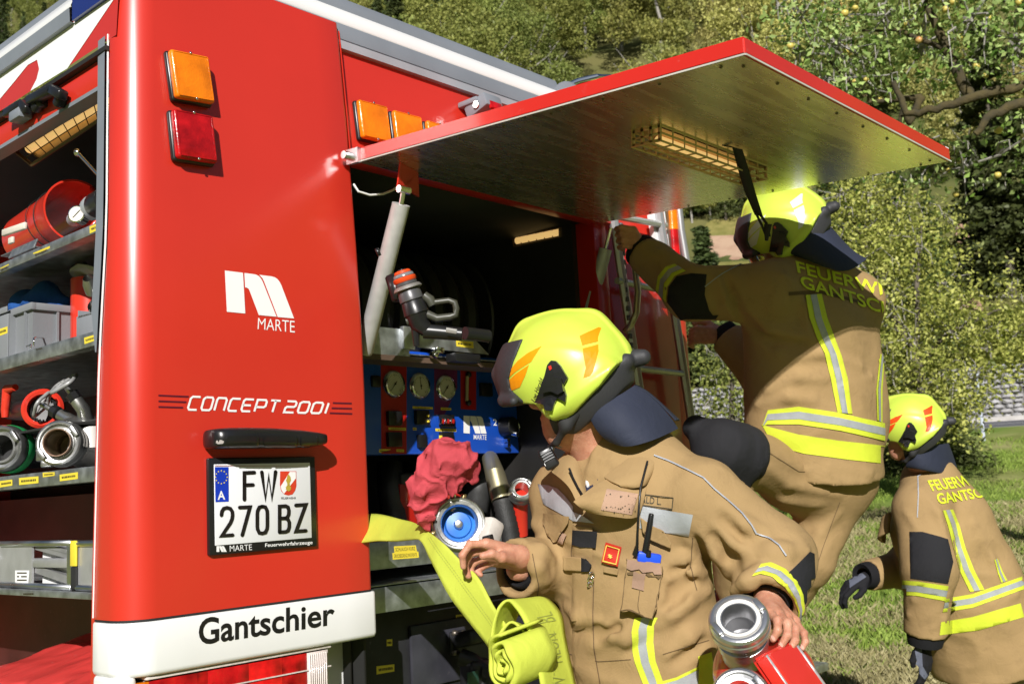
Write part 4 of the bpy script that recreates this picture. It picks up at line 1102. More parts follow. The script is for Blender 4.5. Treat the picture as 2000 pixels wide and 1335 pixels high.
q = [PY(1272, 418, 2.315), PY(1300, 412, 2.315), PY(1320, 560, 2.315), PY(1285, 500, 2.315)]
MB().prism(q, (0, 0.02, 0)).obj('white_strip', WHITE, truck)
m = MB().prism([PY(1298, 408, 2.312), PY(1305, 408, 2.312), PY(1325, 560, 2.312), PY(1318, 560, 2.312)], (0, 0.03, 0)); m.obj('strip_edge', ALU, truck)
a, b = PY(1309, 380, 2.32), PY(1313, 450, 2.32)
cl = MB().tube([a, b], 0.026, 14).obj('corner_lamp', ORANGE, truck, 40)
MB().tube([b, PY(1322, 560, 2.32)], 0.025, 14).obj('lens', REDL, cl, 40)
MB().tube([PY(1322, 380, 2.30), PY(1330, 450, 2.30), PY(1346, 545, 2.30), PY(1352, 600, 2.30)], 0.017, 12).obj('side_handrail', mat('rail_alu', (0.68, 0.68, 0.7), 0.3, 0.8), truck, 60)
# running gear behind and below, so the engine stands on its wheels
m = MB().bx(1.95, 3.7, 3.3, 9.3, -0.62, 1.3, 0.02); m.obj('body_core', RED, truck)
for x in (1.36, 3.56):
    for y in (4.3, 8.2):
        wh = MB().lathe([(0.24, -0.12), (0.42, -0.14), (0.48, -0.10), (0.48, 0.10), (0.42, 0.14), (0.24, 0.12)], (x, y, -1.07), (1, 0, 0), 28).obj('wheel', RUBBER, truck, 30)
        MB().lathe([(0, -0.05), (0.22, -0.08), (0.26, -0.12), (0.26, 0.12), (0.22, 0.08), (0, 0.05)], (x, y, -1.07), (1, 0, 0), 24).obj('rim', ALU, wh, 30)
MB().bx(1.22, 1.95, 4.62, 9.3, -0.62, 1.3, 0.02).obj('body_side', RED, truck)
MB().bx(1.7, 3.2, 2.6, 9.2, -1.05, -0.62).obj('chassis', BLK, truck)
# ================================================================== THINGS ON THE SIDE SHELVES
def item(name, label, cat, loc, group=None):
    o = empty(name, tuple(loc)); tag(o, label, cat, group); return o
YAX = Vector((0, 1, 0)); XAX = Vector((1, 0, 0)); ZAX = Vector((0, 0, 1))
RPL = mat('red_lacquer', (0.62, 0.035, 0.018), 0.3, var=0.08, vs=12, coat=0.4, scratch=0.15)
# foam nozzle: wide red tube with spokes, gauge and ball valve
c = PX(150, 412, 1.44); ft = item('foam_nozzle', 'red tubular foam nozzle with pressure gauge, lying on the top side shelf', 'nozzle', (c.x, c.y, 0.72))
axd = Vector((-0.10, -1, 0.0)).normalized(); R_ = 0.095
m = MB().lathe([(R_ * 0.90, -0.42), (R_ * 0.92, -0.15), (R_ * 0.97, -0.02), (R_ * 1.02, 0.0), (R_ * 0.96, 0.0), (R_ * 0.9, -0.02), (R_ * 0.86, -0.2), (R_ * 0.84, -0.42)], c, axd, 44)
m.obj('tube', RPL, ft, 40)
m = MB(); ctr = c + axd * 0.06 + Vector((0.05, 0, 0.0))
for a in (2.1, 4.6):
    d = XAX * math.cos(a) * -1 + ZAX * math.sin(a); m.tube([c + d * R_ * 0.97, ctr + d * 0.02], 0.008, 8)
m.obj('spoke', RPL, ft, 60)
vp = PX(178, 408, 1.40)
m = MB().lathe([(0.020, -0.14), (0.024, -0.02), (0.034, 0.0), (0.036, 0.02), (0.030, 0.035)], vp, axd, 24); m.obj('valve_collar', mat('collar_grey', (0.42, 0.44, 0.46), 0.4, 0.4), ft, 40)
m = MB().lathe([(0.034, 0.0), (0.037, 0.01), (0.036, 0.04), (0.037, 0.08), (0.0, 0.085)], vp + axd * 0.035, axd, 24); m.obj('valve_body', BLACK, ft, 40)
p0, p1, p2 = PX(205, 372, 1.37), PX(200, 350, 1.37), PX(152, 298, 1.35)
m = MB().tube([PX(207, 385, 1.37), p1], [0.011, 0.009], 10).tube([p1, p1.lerp(p2, .5), p2], [0.0055, 0.0055, 0.006], 8).sphere(p2, 0.0115, 14, (1, 1, 1)); m.obj('lever', CHROME, ft, 60)
gp = PX(150, 418, 1.36); gd = Vector((-0.75, -0.55, 0.05))
gg = MB().lathe([(0.0, -0.03), (0.024, -0.03), (0.025, -0.002), (0.0255, 0.002), (0.022, 0.004), (0.021, 0.001)], gp, gd, 24).obj('gauge', CHROME, ft, 40)
MB().lathe([(0, 0.0015), (0.0215, 0.0015)], gp, gd, 22).obj('gauge_face', mat('gauge_white', (0.6,) * 3), gg)
_, gu, gw = basis(gd); MB().box(gp + Vector(gd).normalized() * 0.003, (0.03, 0.0016, 0.001), Matrix((gu * .7 + gw * .7, gw * .7 - gu * .7, Vector(gd).normalized())).transposed()).obj('gauge_needle', INKB, gg)
m = MB().lathe([(R_ * 0.97, -0.003), (R_ * 0.985, 0.0), (R_ * 0.97, 0.003)], c - axd * 0.10, axd, 40).lathe([(R_ * 0.97, -0.003), (R_ * 0.985, 0.0), (R_ * 0.97, 0.003)], c - axd * 0.17, axd + Vector((0, 0, .25)), 40); m.obj('rubber_band', RUBBER, ft, 60)
p = PX(28, 448, 1.33); 
m = MB().box(p, (0.012, 0.16, 0.022), Matrix.Rotation(0.06, 3, 'X'), 0.004).box(p + Vector((0, .02, -.03)), (0.01, 0.03, 0.02), None, 0.003); m.obj('carry_strap', mat('strap_white', (0.6, 0.56, 0.48), 0.7), ft)
m = MB().box(PX(45, 486, 1.30), (0.004, 0.17, 0.03), Matrix.Rotation(0.35, 3, 'Y'), 0.001).box(PX(45, 492, 1.33), (0.06, 0.17, 0.003), None, 0.001); br = m.obj('nozzle_rest', GALV, shelves[0])

# grey crates
GCR = mat('crate_grey', (0.20, 0.21, 0.225), 0.5, var=0.06, bump=0.05)
def crate(name, label, c0, w, d, h, grp, open_front=False):
    """c0: near corner (x,y,z) on the shelf, w to +x, d to +y"""
    o = item(name, label, 'crate', c0); x, y, z = c0
    m = MB(); t = 0.004
    m.bx(x, x + t, y, y + d, z, z + h); m.bx(x + w - t, x + w, y, y + d, z, z + h); m.bx(x + t, x + w - t, y, y + t, z, z + h); m.bx(x + t, x + w - t, y + d - t, y + d, z, z + h); m.bx(x + t, x + w - t, y + t, y + d - t, z, z + t)
    m.obj('crate_wall', GCR, o)
    m = MB(); e = 0.010
    m.bx(x - e, x + t + .002, y - e, y + d + e, z + h - 0.02, z + h, 0.002); m.bx(x + w - t, x + w + e, y - e, y + d + e, z + h - 0.02, z + h, 0.002); m.bx(x + t, x + w - t, y - e, y + t, z + h - 0.02, z + h, 0.002); m.bx(x + t, x + w - t, y + d - t, y + d + e, z + h - 0.02, z + h, 0.002)
    m.obj('crate_rim', GCR, o)
    for k in range(3):
        MB().bx(x - e * .8, x - 0.0005, y + d * (0.06 + .22 * k), y + d * (0.06 + .22 * k) + 0.006, z, z + h - 0.021).obj('rib', GCR, o)
    for k in range(2):
        MB().bx(x + w * (0.32 + .4 * k), x + w * (0.32 + .4 * k) + 0.006, y - e * .8, y - 0.0005, z, z + h - 0.021).obj('rib', GCR, o)
    return o
c0 = PX(64, 640, 1.272); hc = PX(64, 588, 1.262).z - 0.447
w_ = PY(168, 640, c0.y).x - 1.272
crate('plastic_crate', 'grey plastic crate holding a blue tarpaulin on the second side shelf', (1.272, c0.y, 0.447), max(0.2, w_), 0.55, hc, None)
cl = SDF((1.24, c0.y - .05, 0.40), (1.75, c0.y + .6, 0.80), 0.008)
a0, a1, a2 = PX(60, 588, 1.36), PX(88, 573, 1.38), PX(130, 596, 1.40)
cl.cone(a0, a1, 0.024, 0.032, 0.02).cone(a1, a2, 0.032, 0.02, 0.02).cone(a1 + Vector((0, .12, -.02)), a2 + Vector((0.05, .1, -.03)), 0.05, 0.04, 0.03)
cl.disp(lambda x, y, z: -0.010 * (fold(x * 14, y * 9 + z * 8, z * 14) - 0.5))
tag(cl.obj('blue_tarpaulin', fabric('blue_cloth', (0.02, 0.085, 0.30), crumple=0.6)), 'crumpled blue tarpaulin sticking out of the grey plastic crate', 'tarpaulin')
y0_ = PX(196, 640, 1.262).y; y1_ = PX(149, 640, 1.262).y
sb_ = item('parts_bin', 'small smooth grey bin with yellow label at the rear end of the second shelf', 'bin', (1.262, y0_, .447))
bw = MB().bx(1.262, 1.266, y0_ - .02, y1_, 0.4475, PX(170, 612, 1.262).z, 0.001).bx(1.266, 1.40, y1_ - 0.004, y1_, 0.4475, PX(150, 606, 1.262).z).obj('bin_wall', mat('bin_grey', (0.27, 0.28, 0.31), 0.45), sb_)
sticker([(149, 616), (182, 607), (183, 615), (149, 624)], bw, bvh_of(bw))
y0_, y1_ = PX(15, 650, 1.25).y, PX(-40, 650, 1.25).y
sb_ = item('parts_bin', 'grey bin with yellow label cut off by the left picture edge on the second shelf', 'bin', (1.25, y0_, .447))
bw = MB().bx(1.25, 1.254, y0_, y1_, 0.4475, PX(8, 614, 1.25).z, 0.002).bx(1.2455, 1.25, y0_, y1_, PX(8, 612, 1.25).z, PX(8, 600, 1.25).z, 0.002).bx(1.254, 1.40, y0_, y0_ + 0.004, 0.4475, PX(8, 614, 1.25).z).obj('bin_wall', GCR, sb_)
sticker([(-12, 646), (15, 637), (15, 650), (-12, 660)], bw, bvh_of(bw))
m = MB().tube([PX(66, 676, 1.25), PX(66, 660, 1.25), PX(70, 658, 1.26), PX(117, 664, 1.40)], 0.002, 5).tube([PX(52, 676, 1.25), PX(60, 673, 1.25), PX(60, 680, 1.25)], 0.0025, 5); m.obj('crate_stop', CHROME, shelves[1])
# red canister with a pale paddle lid
rc_ = item('red_canister', 'red canister under a pale grey paddle lid at the rear of the second shelf', 'canister', PX(176, 640, 1.42))
p = PX(178, 580, 1.42)
MB().lathe([(0.0, -0.14), (0.055, -0.14), (0.055, 0.03), (0.0, 0.03)], p + Vector((0, 0, 0.02)), (0, 0, 1), 24).obj('canister_body', RPL, rc_, 40)
q = []
A = [(136, 533), (140, 527), (152, 523), (168, 521), (173, 526), (200, 535), (215, 545), (190, 553), (165, 553), (146, 548)]
m = MB().prism([PX(x, y, 1.37 + (0.05 if y > 540 else 0)) for x, y in A], (0.0, 0.0, 0.012)); m.obj('paddle_lid', mat('lid_grey', (0.36, 0.35, 0.33), 0.5), rc_, 30)
nz_ = item('brass_nozzle', 'small worn metal nozzle with open mouths standing in the smooth grey bin', 'nozzle', PX(190, 640, 1.31))
m = MB().lathe([(0.020, 0.0), (0.025, 0.004), (0.022, 0.03), (0.014, 0.05)], PX(186, 568, 1.31), (-0.6, -0.5, 0.5), 18).lathe([(0.014, 0), (0.02, 0.006), (0.018, 0.03)], PX(190, 596, 1.31), (-0.5, -0.6, -0.3), 16).tube([PX(192, 568, 1.33), PX(193, 600, 1.33)], 0.014, 10); m.obj('nozzle_body', CAST, nz_, 50)

# third shelf: couplings and valves
gc = item('green_coupling', 'silver hose coupling with a green painted ring on the third side shelf', 'coupling', PX(30, 900, 1.30))
c = PX(24, 878, 1.30); ax3 = Vector((-0.75, -0.62, 0.05))
o = coupling('coupling_body', c, ax3, 0.066, 0.07, gc, CAST)
MB().lathe([(0.0665, -0.004), (0.0685, 0.0), (0.0685, 0.030), (0.0665, 0.034)], c, ax3, 44).obj('green_ring', mat('green_paint', (0.015, 0.26, 0.07), 0.4, var=0.15, vs=30), gc, 40)
m = MB().tube([c - Vector(ax3).normalized() * 0.01, c - Vector(ax3).normalized() * 0.12, c + Vector((0.16, 0.1, 0))], [0.045, 0.045, 0.045], 16); m.obj('coupling_sleeve', BLACKM, gc, 40)
sv = item('hydrant_valve', 'silver valve with two cloverleaf handwheels and an open coupling on the third side shelf', 'valve', PX(130, 900, 1.32))
c = PX(127, 868, 1.285); ax4 = Vector((-0.70, -0.70, 0.06))
coupling('coupling_body', c, ax4, 0.061, 0.05, sv, CAST)
MB().lathe([(0.030, -0.02), (0.0335, 0.058), (0.036, 0.06), (0.0365, 0.05)], c, ax4, 36).obj('seal_ring', mat('seal_brown', (0.30, 0.19, 0.13), 0.5), sv, 40)
a4 = Vector(ax4).normalized()
MB().lathe([(0.0305, 0.045), (0.030, -0.05), (0.0, -0.055)], c, ax4, 30).obj('bore', mat('bore_brass', (0.16, 0.12, 0.06), 0.45, 0.5, var=.3, vs=30), sv, 40)
m = MB().tube([c - a4 * 0.06, c - a4 * 0.09, c - a4 * 0.14 + Vector((0.02, 0, 0))], [0.040, 0.045, 0.06], 18)
pb_ = PX(172, 820, 1.34)
m.tube([PX(178, 880, 1.36), PX(176, 838, 1.36)], [0.062, 0.05], 18)
m.obj('valve_body', mat('valve_cream', (0.56, 0.53, 0.50), 0.45, 0.2, var=0.08), sv, 40)
def handwheel(c, ax, R, parent, spokes=4):
    ax, u, w = basis(ax); c = Vector(c); pts = []
    for k in range(48):
        a = 2 * math.pi * k / 48; rr = R * (1 + 0.10 * math.cos(4 * a)); pts.append(c + (u * math.cos(a) + w * math.sin(a)) * rr)
    m = MB()
    A = []
    for k, p in enumerate(pts):
        d = (p - c).normalized(); A.append([p + (d * math.cos(2 * math.pi * j / 8) + ax * math.sin(2 * math.pi * j / 8)) * R * 0.16 for j in range(8)])
    A.append(A[0]); m.grid(A, closed=True)
    for k in range(spokes):
        a = 2 * math.pi * k / spokes; m.tube([c + ax * R * 0.1, c + (u * math.cos(a) + w * math.sin(a)) * R * 0.98], [R * 0.14, R * 0.11], 7)
    m.lathe([(0, R * .3), (R * .18, R * .28), (R * .26, -R * .1), (0, -R * .2)], c, ax, 14)
    return m.obj('handwheel', mat('wheel_grey', (0.36, 0.36, 0.36), 0.45, 0.3, var=0.1), parent, 60)
w1 = PX(125, 749, 1.30); st1 = PX(163, 800, 1.34); handwheel(w1, (w1 - st1).normalized() + Vector((-0.25, -0.3, 0.1)), 0.036, sv)
w2 = PX(82, 789, 1.30); st2 = PX(140, 822, 1.34); handwheel(w2, (w2 - st2).normalized() + Vector((-0.2, -0.3, 0)), 0.033, sv)
for a, b, r1, r2 in ((w1, st1, .008, .017), (w2, st2, .008, .017)):
    m = MB().tube([a, a.lerp(b, .35)], 0.008, 8).tube([a.lerp(b, .62), b, b.lerp(PX(172, 838, 1.36), .5)], [r2, r2 * 1.05, r2 * 1.2], 12); m.obj('valve_stem', CAST, sv, 40)
    ng = (b - a).normalized(); MB().lathe([(0.012, 0), (0.018, 0.002), (0.019, 0.022), (0.014, 0.026)], a.lerp(b, .35), ng, 8).obj('gland_nut', BLACK, sv, 30)
MB().lathe([(0.024, 0.0), (0.05, 0.01), (0.052, 0.016), (0.03, 0.02)], PX(165, 828, 1.36), (-0.1, -0.2, 1), 24).obj('valve_cover', CAST, sv, 40)
MB().box(PX(84, 890, 1.29), (0.025, 0.03, 0.03), Matrix.Rotation(.5, 3, 'Z'), 0.005).box(PX(92, 905, 1.28), (0.02, 0.03, 0.02), Matrix.Rotation(.9, 3, 'Z'), 0.004).obj('coupling_lug', CAST, sv)
rn = item('spray_nozzle', 'black hand spray nozzle with red ring and red handle on the third side shelf', 'nozzle', PX(50, 860, 1.36))
c = PX(86, 800, 1.33); ax5 = Vector((-0.55, -0.8, 0.08))
MB().lathe([(0.052, -0.01), (0.056, 0.0), (0.056, 0.022), (0.048, 0.030), (0.040, 0.026), (0.040, -0.01)], c, ax5, 36).obj('bumper_ring', RPL, rn, 40)
a5 = Vector(ax5).normalized()
m = MB().lathe([(0.0, -0.005), (0.04, -0.004), (0.041, -0.05), (0.032, -0.07), (0.030, -0.16), (0, -0.16)], c, ax5, 24).tube([PX(66, 800, 1.34), PX(20, 802, 1.36)], [0.034, 0.026], 14); m.obj('nozzle_body', BLACK, rn, 40)
m = MB()
for k in range(24):
    a = 2 * math.pi * k / 24; u, w = basis(ax5)[1:]; m.box(c + a5 * 0.004 + (u * math.cos(a) + w * math.sin(a)) * 0.034, (0.004, 0.004, 0.012))
t_ = m.obj('nozzle_teeth', RUBBER, rn); t_['kind'] = 'stuff'
m = MB(); 
for (q0, q1, r0, r1) in (((30, 756), (14, 760), .010, .014), ((14, 760), (10, 800), .014, .012), ((10, 800), (10, 815), .012, .010)): m.tube([PX(*q0, 1.31), PX(*q1, 1.31)], [r0, r1], 10)
m.sphere(PX(14, 760, 1.31), 0.014, 12); m.obj('handle', RPL, rn, 60)
MB().bx(1.29, 1.60, PX(150, 840, 1.3).y, PX(20, 840, 1.3).y, PX(80, 836, 1.3).z - 0.006, PX(80, 836, 1.3).z).obj('divider_plate', DARK, shelves[2])

# fourth shelf: welded aluminium step block with diagonal struts
bs_ = item('step_block', 'silver welded metal chock block with diagonal struts on the lowest side shelf', 'chock', PX(70, 1150, 1.26))
xf = 1.262; zb_, zt_ = -0.186, PX(80, 1056, 1.262).z
ya = PX(140, 1100, xf).y; yb = PX(0, 1100, xf).y + 0.02; ym = PX(62, 1100, xf).y
SIL = mat('silver_plate', (0.50, 0.50, 0.51), 0.38, 0.55, var=0.12, vs=20)
m = MB(); m.bx(xf, xf + 0.006, ym, yb, zb_ + 0.012, zt_ - 0.012); m.obj('side_plate', SIL, bs_)
m = MB()
m.tube([(xf, ya, zt_ - .006), (xf, yb, zt_ - .006)], 0.008, 8); m.tube([(xf, ya, zb_ + .008), (xf, yb, zb_ + .008)], 0.008, 8); m.tube([(xf, yb, zb_ + .008), (xf, yb, zt_ - .006)], 0.007, 8)
m.bx(xf - .003, xf + .02, ya - 0.004, ya + 0.022, zb_ + .004, zt_, 0.002); m.obj('edge_tube', ALU, bs_, 60)
zm_ = PX(100, 1099, xf).z
MB().box((xf + .01, (ya + ym) / 2, zm_), (0.02, ym - ya, 0.024), None, 0.004).obj('cross_bar', SIL, bs_)
def flat_bar(y0, z0, y1, z1, wd, x):
    d = Vector((0, y1 - y0, z1 - z0)).normalized(); n = Vector((0, -d.z, d.y)) * wd / 2; a, b = Vector((x, y0, z0)), Vector((x, y1, z1))
    MB().prism([a + n, b + n, b - n, a - n], (0.02, 0, 0)).obj('diagonal_strut', mat('strut_grey', (0.30, 0.30, 0.31), 0.4, 0.4, var=.15, vs=25), bs_)
flat_bar(ym, zt_ - .012, ya + .02, zm_ + .018, .020, xf + .008); flat_bar(ym, zm_ - .016, ya + .02, zb_ + .022, .020, xf + .008); flat_bar(ym - .05, zt_ - .012, ya + .02, zt_ - .03, .010, xf + .006)
MB().bx(xf + .029, xf + .032, ya, ym, zb_ + .01, zt_ - .01).obj('back_plate', mat('plate_bright', (0.78, 0.78, 0.78), 0.4, 0.0), bs_)
spb = bvh_of(bpy.data.objects['side_plate'])
lay('label', poly_bm([(30, 1113), (58, 1113), (56, 1137), (30, 1137)]), spb, WLET, bs_, 0.001, step=0)
lay('label_print', strokes_bm([[(34, 1118), (53, 1118)], [(34, 1125), (38, 1125)], [(42, 1125), (53, 1125)], [(34, 1132), (53, 1132)]], 2.6), spb, INK, bs_, 0.0016, step=0)
MB().box(PX(144, 1080, 1.256), (0.006, 0.03, PX(144, 1056, 1.256).z - PX(144, 1106, 1.256).z), None, 0.002).obj('tie_strap', YLAB, bs_)
MB().box(PX(145, 1128, 1.258), (0.006, 0.028, PX(144, 1106, 1.256).z - PX(144, 1150, 1.256).z), None, 0.002).obj('tie_strap', BLACKM, bs_)
b2_ = item('step_block', 'second silver metal chock half hidden by the red corner post', 'chock', PX(165, 1150, 1.262))
ya2, yb2 = 2.48, PX(152, 1100, xf).y
MB().bx(xf, xf + .006, ya2, yb2, zb_ + .014, zt_ - .014).obj('side_plate', SIL, b2_)
m = MB().tube([(xf, ya2, zt_ - .008), (xf, yb2, zt_ - .008)], 0.008, 8); m.obj('edge_tube', ALU, b2_, 60)
m = MB().tube([(xf, ya2, zb_ + .008), (xf, yb2, zb_ + .008)], 0.008, 8); m.obj('edge_tube', ALU, b2_, 60)
# red bag at the bottom
bg_ = SDF((1.20, 2.40, -0.64), (1.70, 3.3, -0.20), 0.010)
z_ = PX(90, 1255, 1.45).z
for k in range(5):
    y = 2.50 + k * 0.17
    bg_.cone((1.33, y, -0.49), (1.60, y, -0.46), 0.105, 0.11, 0.05)
bg_.plane((1.262, 0, 0), (-1, 0, 0.05)); bg_.plane((1.4, 2.9, -0.395), (-0.25, 0.03, 1)); bg_.plane((0, 0, -0.60), (0, 0, -1))
bg_.disp(lambda x, y, z: -0.010 * (fold(x * 10 + y * 4, y * 5, z * 12) - 0.5))
tag(bg_.obj('equipment_bag', mat('worn_red_tarp', (0.64, 0.050, 0.045), 0.30, var=0.12, vs=8, bump=0.25, bs=18, scratch=0.55, stretch=(0.5, 1.6, 1)), None, 2), 'worn shiny red tarpaulin bag on the floor of the side compartment', 'bag')

# ================================================================== THINGS AT THE REAR
# branch pipe standing on the shelf
T = YT
bn = item('branch_pipe', 'black hose nozzle with orange rings and a pistol grip on the rear shelf', 'nozzle', PY(828, 640, T))
zn = lambda x, y: (680 + x * 0.28464, 340 + y * 0.28464)
d0 = 2.86
def pn(x, y, d=d0): return P(*zn(x, y), d)
tip, base_ = pn(365, 655), pn(470, 960)
axn = (tip - base_).normalized(); Ln = (tip - base_).length
segs = [((0.0, 0.30), [0.034, 0.030], BLACK, 'nozzle_body'), ((0.30, 0.55), [0.033, 0.031], mat('gun_grey', (0.09, 0.09, 0.095), 0.35, 0.3), 'barrel'), ((0.55, 0.64), [0.040, 0.036], mat('dull_alu', (0.30, 0.29, 0.27), 0.5, 0.6), 'collar'),
        ((0.64, 0.72), [0.030, 0.030], mat('gun_grey', (0.09,) * 3), 'neck'), ((0.72, 0.82), [0.031, 0.032], mat('signal_orange', (0.72, 0.07, 0.012), 0.4), 'orange_ring'), ((0.82, 0.90), [0.029, 0.028], mat('clear_grey', (0.18, 0.18, 0.19), 0.2), 'sleeve'), ((0.90, 0.97), [0.024, 0.022], mat('signal_orange', (0.7,) * 3), 'orange_ring'), ((0.97, 1.0), [0.016, 0.012], BLACK, 'tip')]
for (a, b), r, mm, nm in segs:
    p, q = base_ + axn * Ln * a, base_ + axn * Ln * b; MB().lathe([(0, 0), (r[0] * .94, 0), (r[0], 0.002), (r[1], (q - p).length - .002), (r[1] * .94, (q - p).length), (0, (q - p).length)], p, axn, 24).obj(nm, mm, bn, 40)
m = MB().tube([pn(520, 830), pn(560, 860), pn(580, 900)], [0.012, 0.014, 0.012], 8).tube([pn(580, 880), pn(690, 865), pn(730, 880), pn(742, 920), pn(738, 965), pn(700, 978), pn(610, 990), pn(540, 960)], [0.008, 0.008, 0.009, 0.009, 0.009, 0.010, 0.011, 0.012], 8)
m.tube([pn(400, 1010), pn(470, 990), pn(560, 955)], [0.012, 0.014, 0.010], 8)
m.obj('pistol_grip', mat('grip_olive', (0.055, 0.055, 0.042), 0.4), bn, 60)
m = MB().tube([pn(470, 960), pn(490, 1030), pn(540, 1070)], [0.032, 0.026, 0.02], 14).tube([pn(520, 1075), pn(780, 1098)], [0.020, 0.018], 14).tube([pn(460, 1040), pn(470, 1180)], [0.012, 0.008], 8).tube([pn(800, 1090, 2.9), pn(960, 1110, 2.95)], [0.018, 0.018], 12); m.obj('nozzle_base', BLACK, bn, 40)
MB().tube([pn(672, 1068, 2.81), pn(745, 1080, 2.81)], 0.007, 6).obj('print_plate', mat('plate_grey', (0.30, 0.29, 0.27), 0.5), bn)
MB().tube([pn(195, 510, 2.92), pn(215, 560, 2.92)], 0.006, 6).tube([pn(300, 700, 2.95), pn(350, 860, 2.93)], 0.02, 8).obj('pipe_stub', BLACK, bn)
# red cloth thrown over the valve
cl = SDF(P(868, 940, 2.55) - Vector((.2, .2, .22)), P(868, 940, 2.55) + Vector((.2, .22, .22)), 0.0038)
dd = 2.56
cl.cone(P(878, 888, dd), P(915, 900, dd), 0.040, 0.026, 0.03).cone(P(868, 900, dd), P(832, 950, dd), 0.050, 0.040, 0.03).cone(P(842, 930, dd), P(822, 1000, dd), 0.034, 0.022, 0.02).cone(P(822, 985, dd), P(832, 1030, dd), 0.022, 0.012, 0.02).cone(P(850, 940, dd - .02), P(850, 1000, dd), 0.030, 0.014, 0.02).cone(P(905, 895, dd), P(925, 935, dd + .02), 0.026, 0.012, 0.02).cone(P(890, 930, dd), P(870, 960, dd - .01), 0.026, 0.016, 0.02)
cu = CAMV(0.80, 0.60, 0.15); cv = CAMV(-0.60, 0.80, 0.1)
def ragfn(x, y, z):
    a = x * cu.x + y * cu.y + z * cu.z; b = x * cv.x + y * cv.y + z * cv.z
    w = vnoise(x * 16, y * 16, z * 16) * 2.6 + vnoise(x * 37 + 4, y * 37, z * 37) * 1.2
    f1 = np.abs(np.sin(a * 48 + w * 1.9 + b * 10)); f2 = np.abs(np.sin(a * 26 - b * 34 + w * 1.7 + 1.0))
    return -0.013 + 0.011 * f1 ** 0.8 + 0.010 * f2 ** 0.8
cl.disp(ragfn, 0.06)
tag(cl.obj('red_cloth', fabric('red_rag', (0.46, 0.060, 0.075), var=0.1, crumple=0.5, cs=30), None, 0), 'crumpled faded red cloth thrown over a valve above the big pump outlet', 'cloth')

# neon yellow hose: flat run out of the compartment, a loop and a loose roll
NEON = fabric('neon_hose', (0.50, 0.565, 0.07), weave=500, bump=0.3, var=0.12, crumple=0.25, cs=18, rough=0.7)
hose = item('flat_hose', 'neon yellow flat fire hose running from the drawer into a loose roll', 'hose', P(1000, 1335, 2.3))
def ribbon(name, rows, parent, n=6, thick=0.005, sag=0.0):
    """rows: pairs of edge points; smooth interpolation along and across"""
    rows = [[Vector(p) for p in r] for r in rows]
    def cr(p0, p1, p2, p3, t): return 0.5 * ((2 * p1) + (-p0 + p2) * t + (2 * p0 - 5 * p1 + 4 * p2 - p3) * t * t + (-p0 + 3 * p1 - 3 * p2 + p3) * t ** 3)
    A = []
    for i in range(len(rows) - 1):
        g = lambda k: rows[min(max(k, 0), len(rows) - 1)]
        for s_ in range(n):
            t = s_ / n; a = cr(g(i - 1)[0], g(i)[0], g(i + 1)[0], g(i + 2)[0], t); b = cr(g(i - 1)[1], g(i)[1], g(i + 1)[1], g(i + 2)[1], t)
            A.append([a.lerp(b, k / 8) for k in range(9)])
    A.append([rows[-1][0].lerp(rows[-1][1], k / 8) for k in range(9)])
    for row in A:
        for k in range(1, 8): row[k] = row[k] + Vector((mnoise.noise(row[k] * 14), mnoise.noise(row[k] * 14 + Vector((3, 1, 2))), mnoise.noise(row[k] * 14 + Vector((7, 5, 2))))) * 0.0035
    o = MB().grid(A).obj(name, NEON, parent, 180)
    sm = o.modifiers.new('thick', 'SOLIDIFY'); sm.thickness = thick; sm.offset = 0
    return o
h1 = ribbon('hose_run', [[P(690, 1062, 2.95), P(690, 1008, 3.05)], [P(735, 1056, 2.86), P(735, 1004, 2.98)], [P(775, 1056, 2.76), P(782, 1014, 2.86)], [P(802, 1054, 2.66), P(812, 1022, 2.74)], [P(822, 1056, 2.56), P(834, 1036, 2.58)], [P(840, 1090, 2.48), P(866, 1060, 2.47)], [P(856, 1122, 2.44), P(900, 1094, 2.42)], [P(880, 1166, 2.40), P(934, 1127, 2.37)], [P(920, 1218, 2.36), P(964, 1182, 2.33)], [P(956, 1264, 2.33), P(990, 1222, 2.29)], [P(975, 1300, 2.33), P(1010, 1262, 2.29)]], hose)
h2 = ribbon('hose_loop', [[P(1000, 1285, 2.34), P(962, 1290, 2.24)], [P(1002, 1250, 2.35), P(959, 1262, 2.24)], [P(1004, 1218, 2.36), P(962, 1226, 2.25)], [P(1018, 1188, 2.37), P(973, 1188, 2.26)], [P(1040, 1170, 2.38), P(990, 1172, 2.27)], [P(1068, 1168, 2.39), P(1005, 1183, 2.27)], [P(1095, 1198, 2.38), P(1024, 1212, 2.26)], [P(1103, 1240, 2.36), P(1041, 1258, 2.24)], [P(1112, 1285, 2.34), P(1050, 1300, 2.22)], [P(1130, 1365, 2.31), P(1064, 1375, 2.20)]], hose)
ribbon('hose_fold', [[P(1000, 1272, 2.33), P(967, 1262, 2.25)], [P(1012, 1240, 2.34), P(975, 1238, 2.25)], [P(1028, 1222, 2.35), P(1000, 1214, 2.26)], [P(1045, 1248, 2.34), P(1030, 1245, 2.25)], [P(1058, 1290, 2.32), P(1046, 1292, 2.23)]], hose)
H2 = bvh_of(h2)
NINK = mat('hose_print', (0.30, 0.34, 0.06), 0.7, var=0.2)
lay('hose_print', text_bm('NEON', (1068, 1296), (1057, 1240), (1084, 1236), (1097, 1292), bold=-0.01), H2, NINK, h2, 0.0045, step=0)
lay('hose_print', text_bm('BL', (1052, 1218), (1044, 1200), (1074, 1194), (1084, 1212), bold=-0.01), H2, NINK, h2, 0.0045, step=0)
lay('hose_print', text_bm('W', (1083, 1345), (1078, 1322), (1100, 1320), (1108, 1342), bold=-0.01), H2, NINK, h2, 0.0045, step=0)
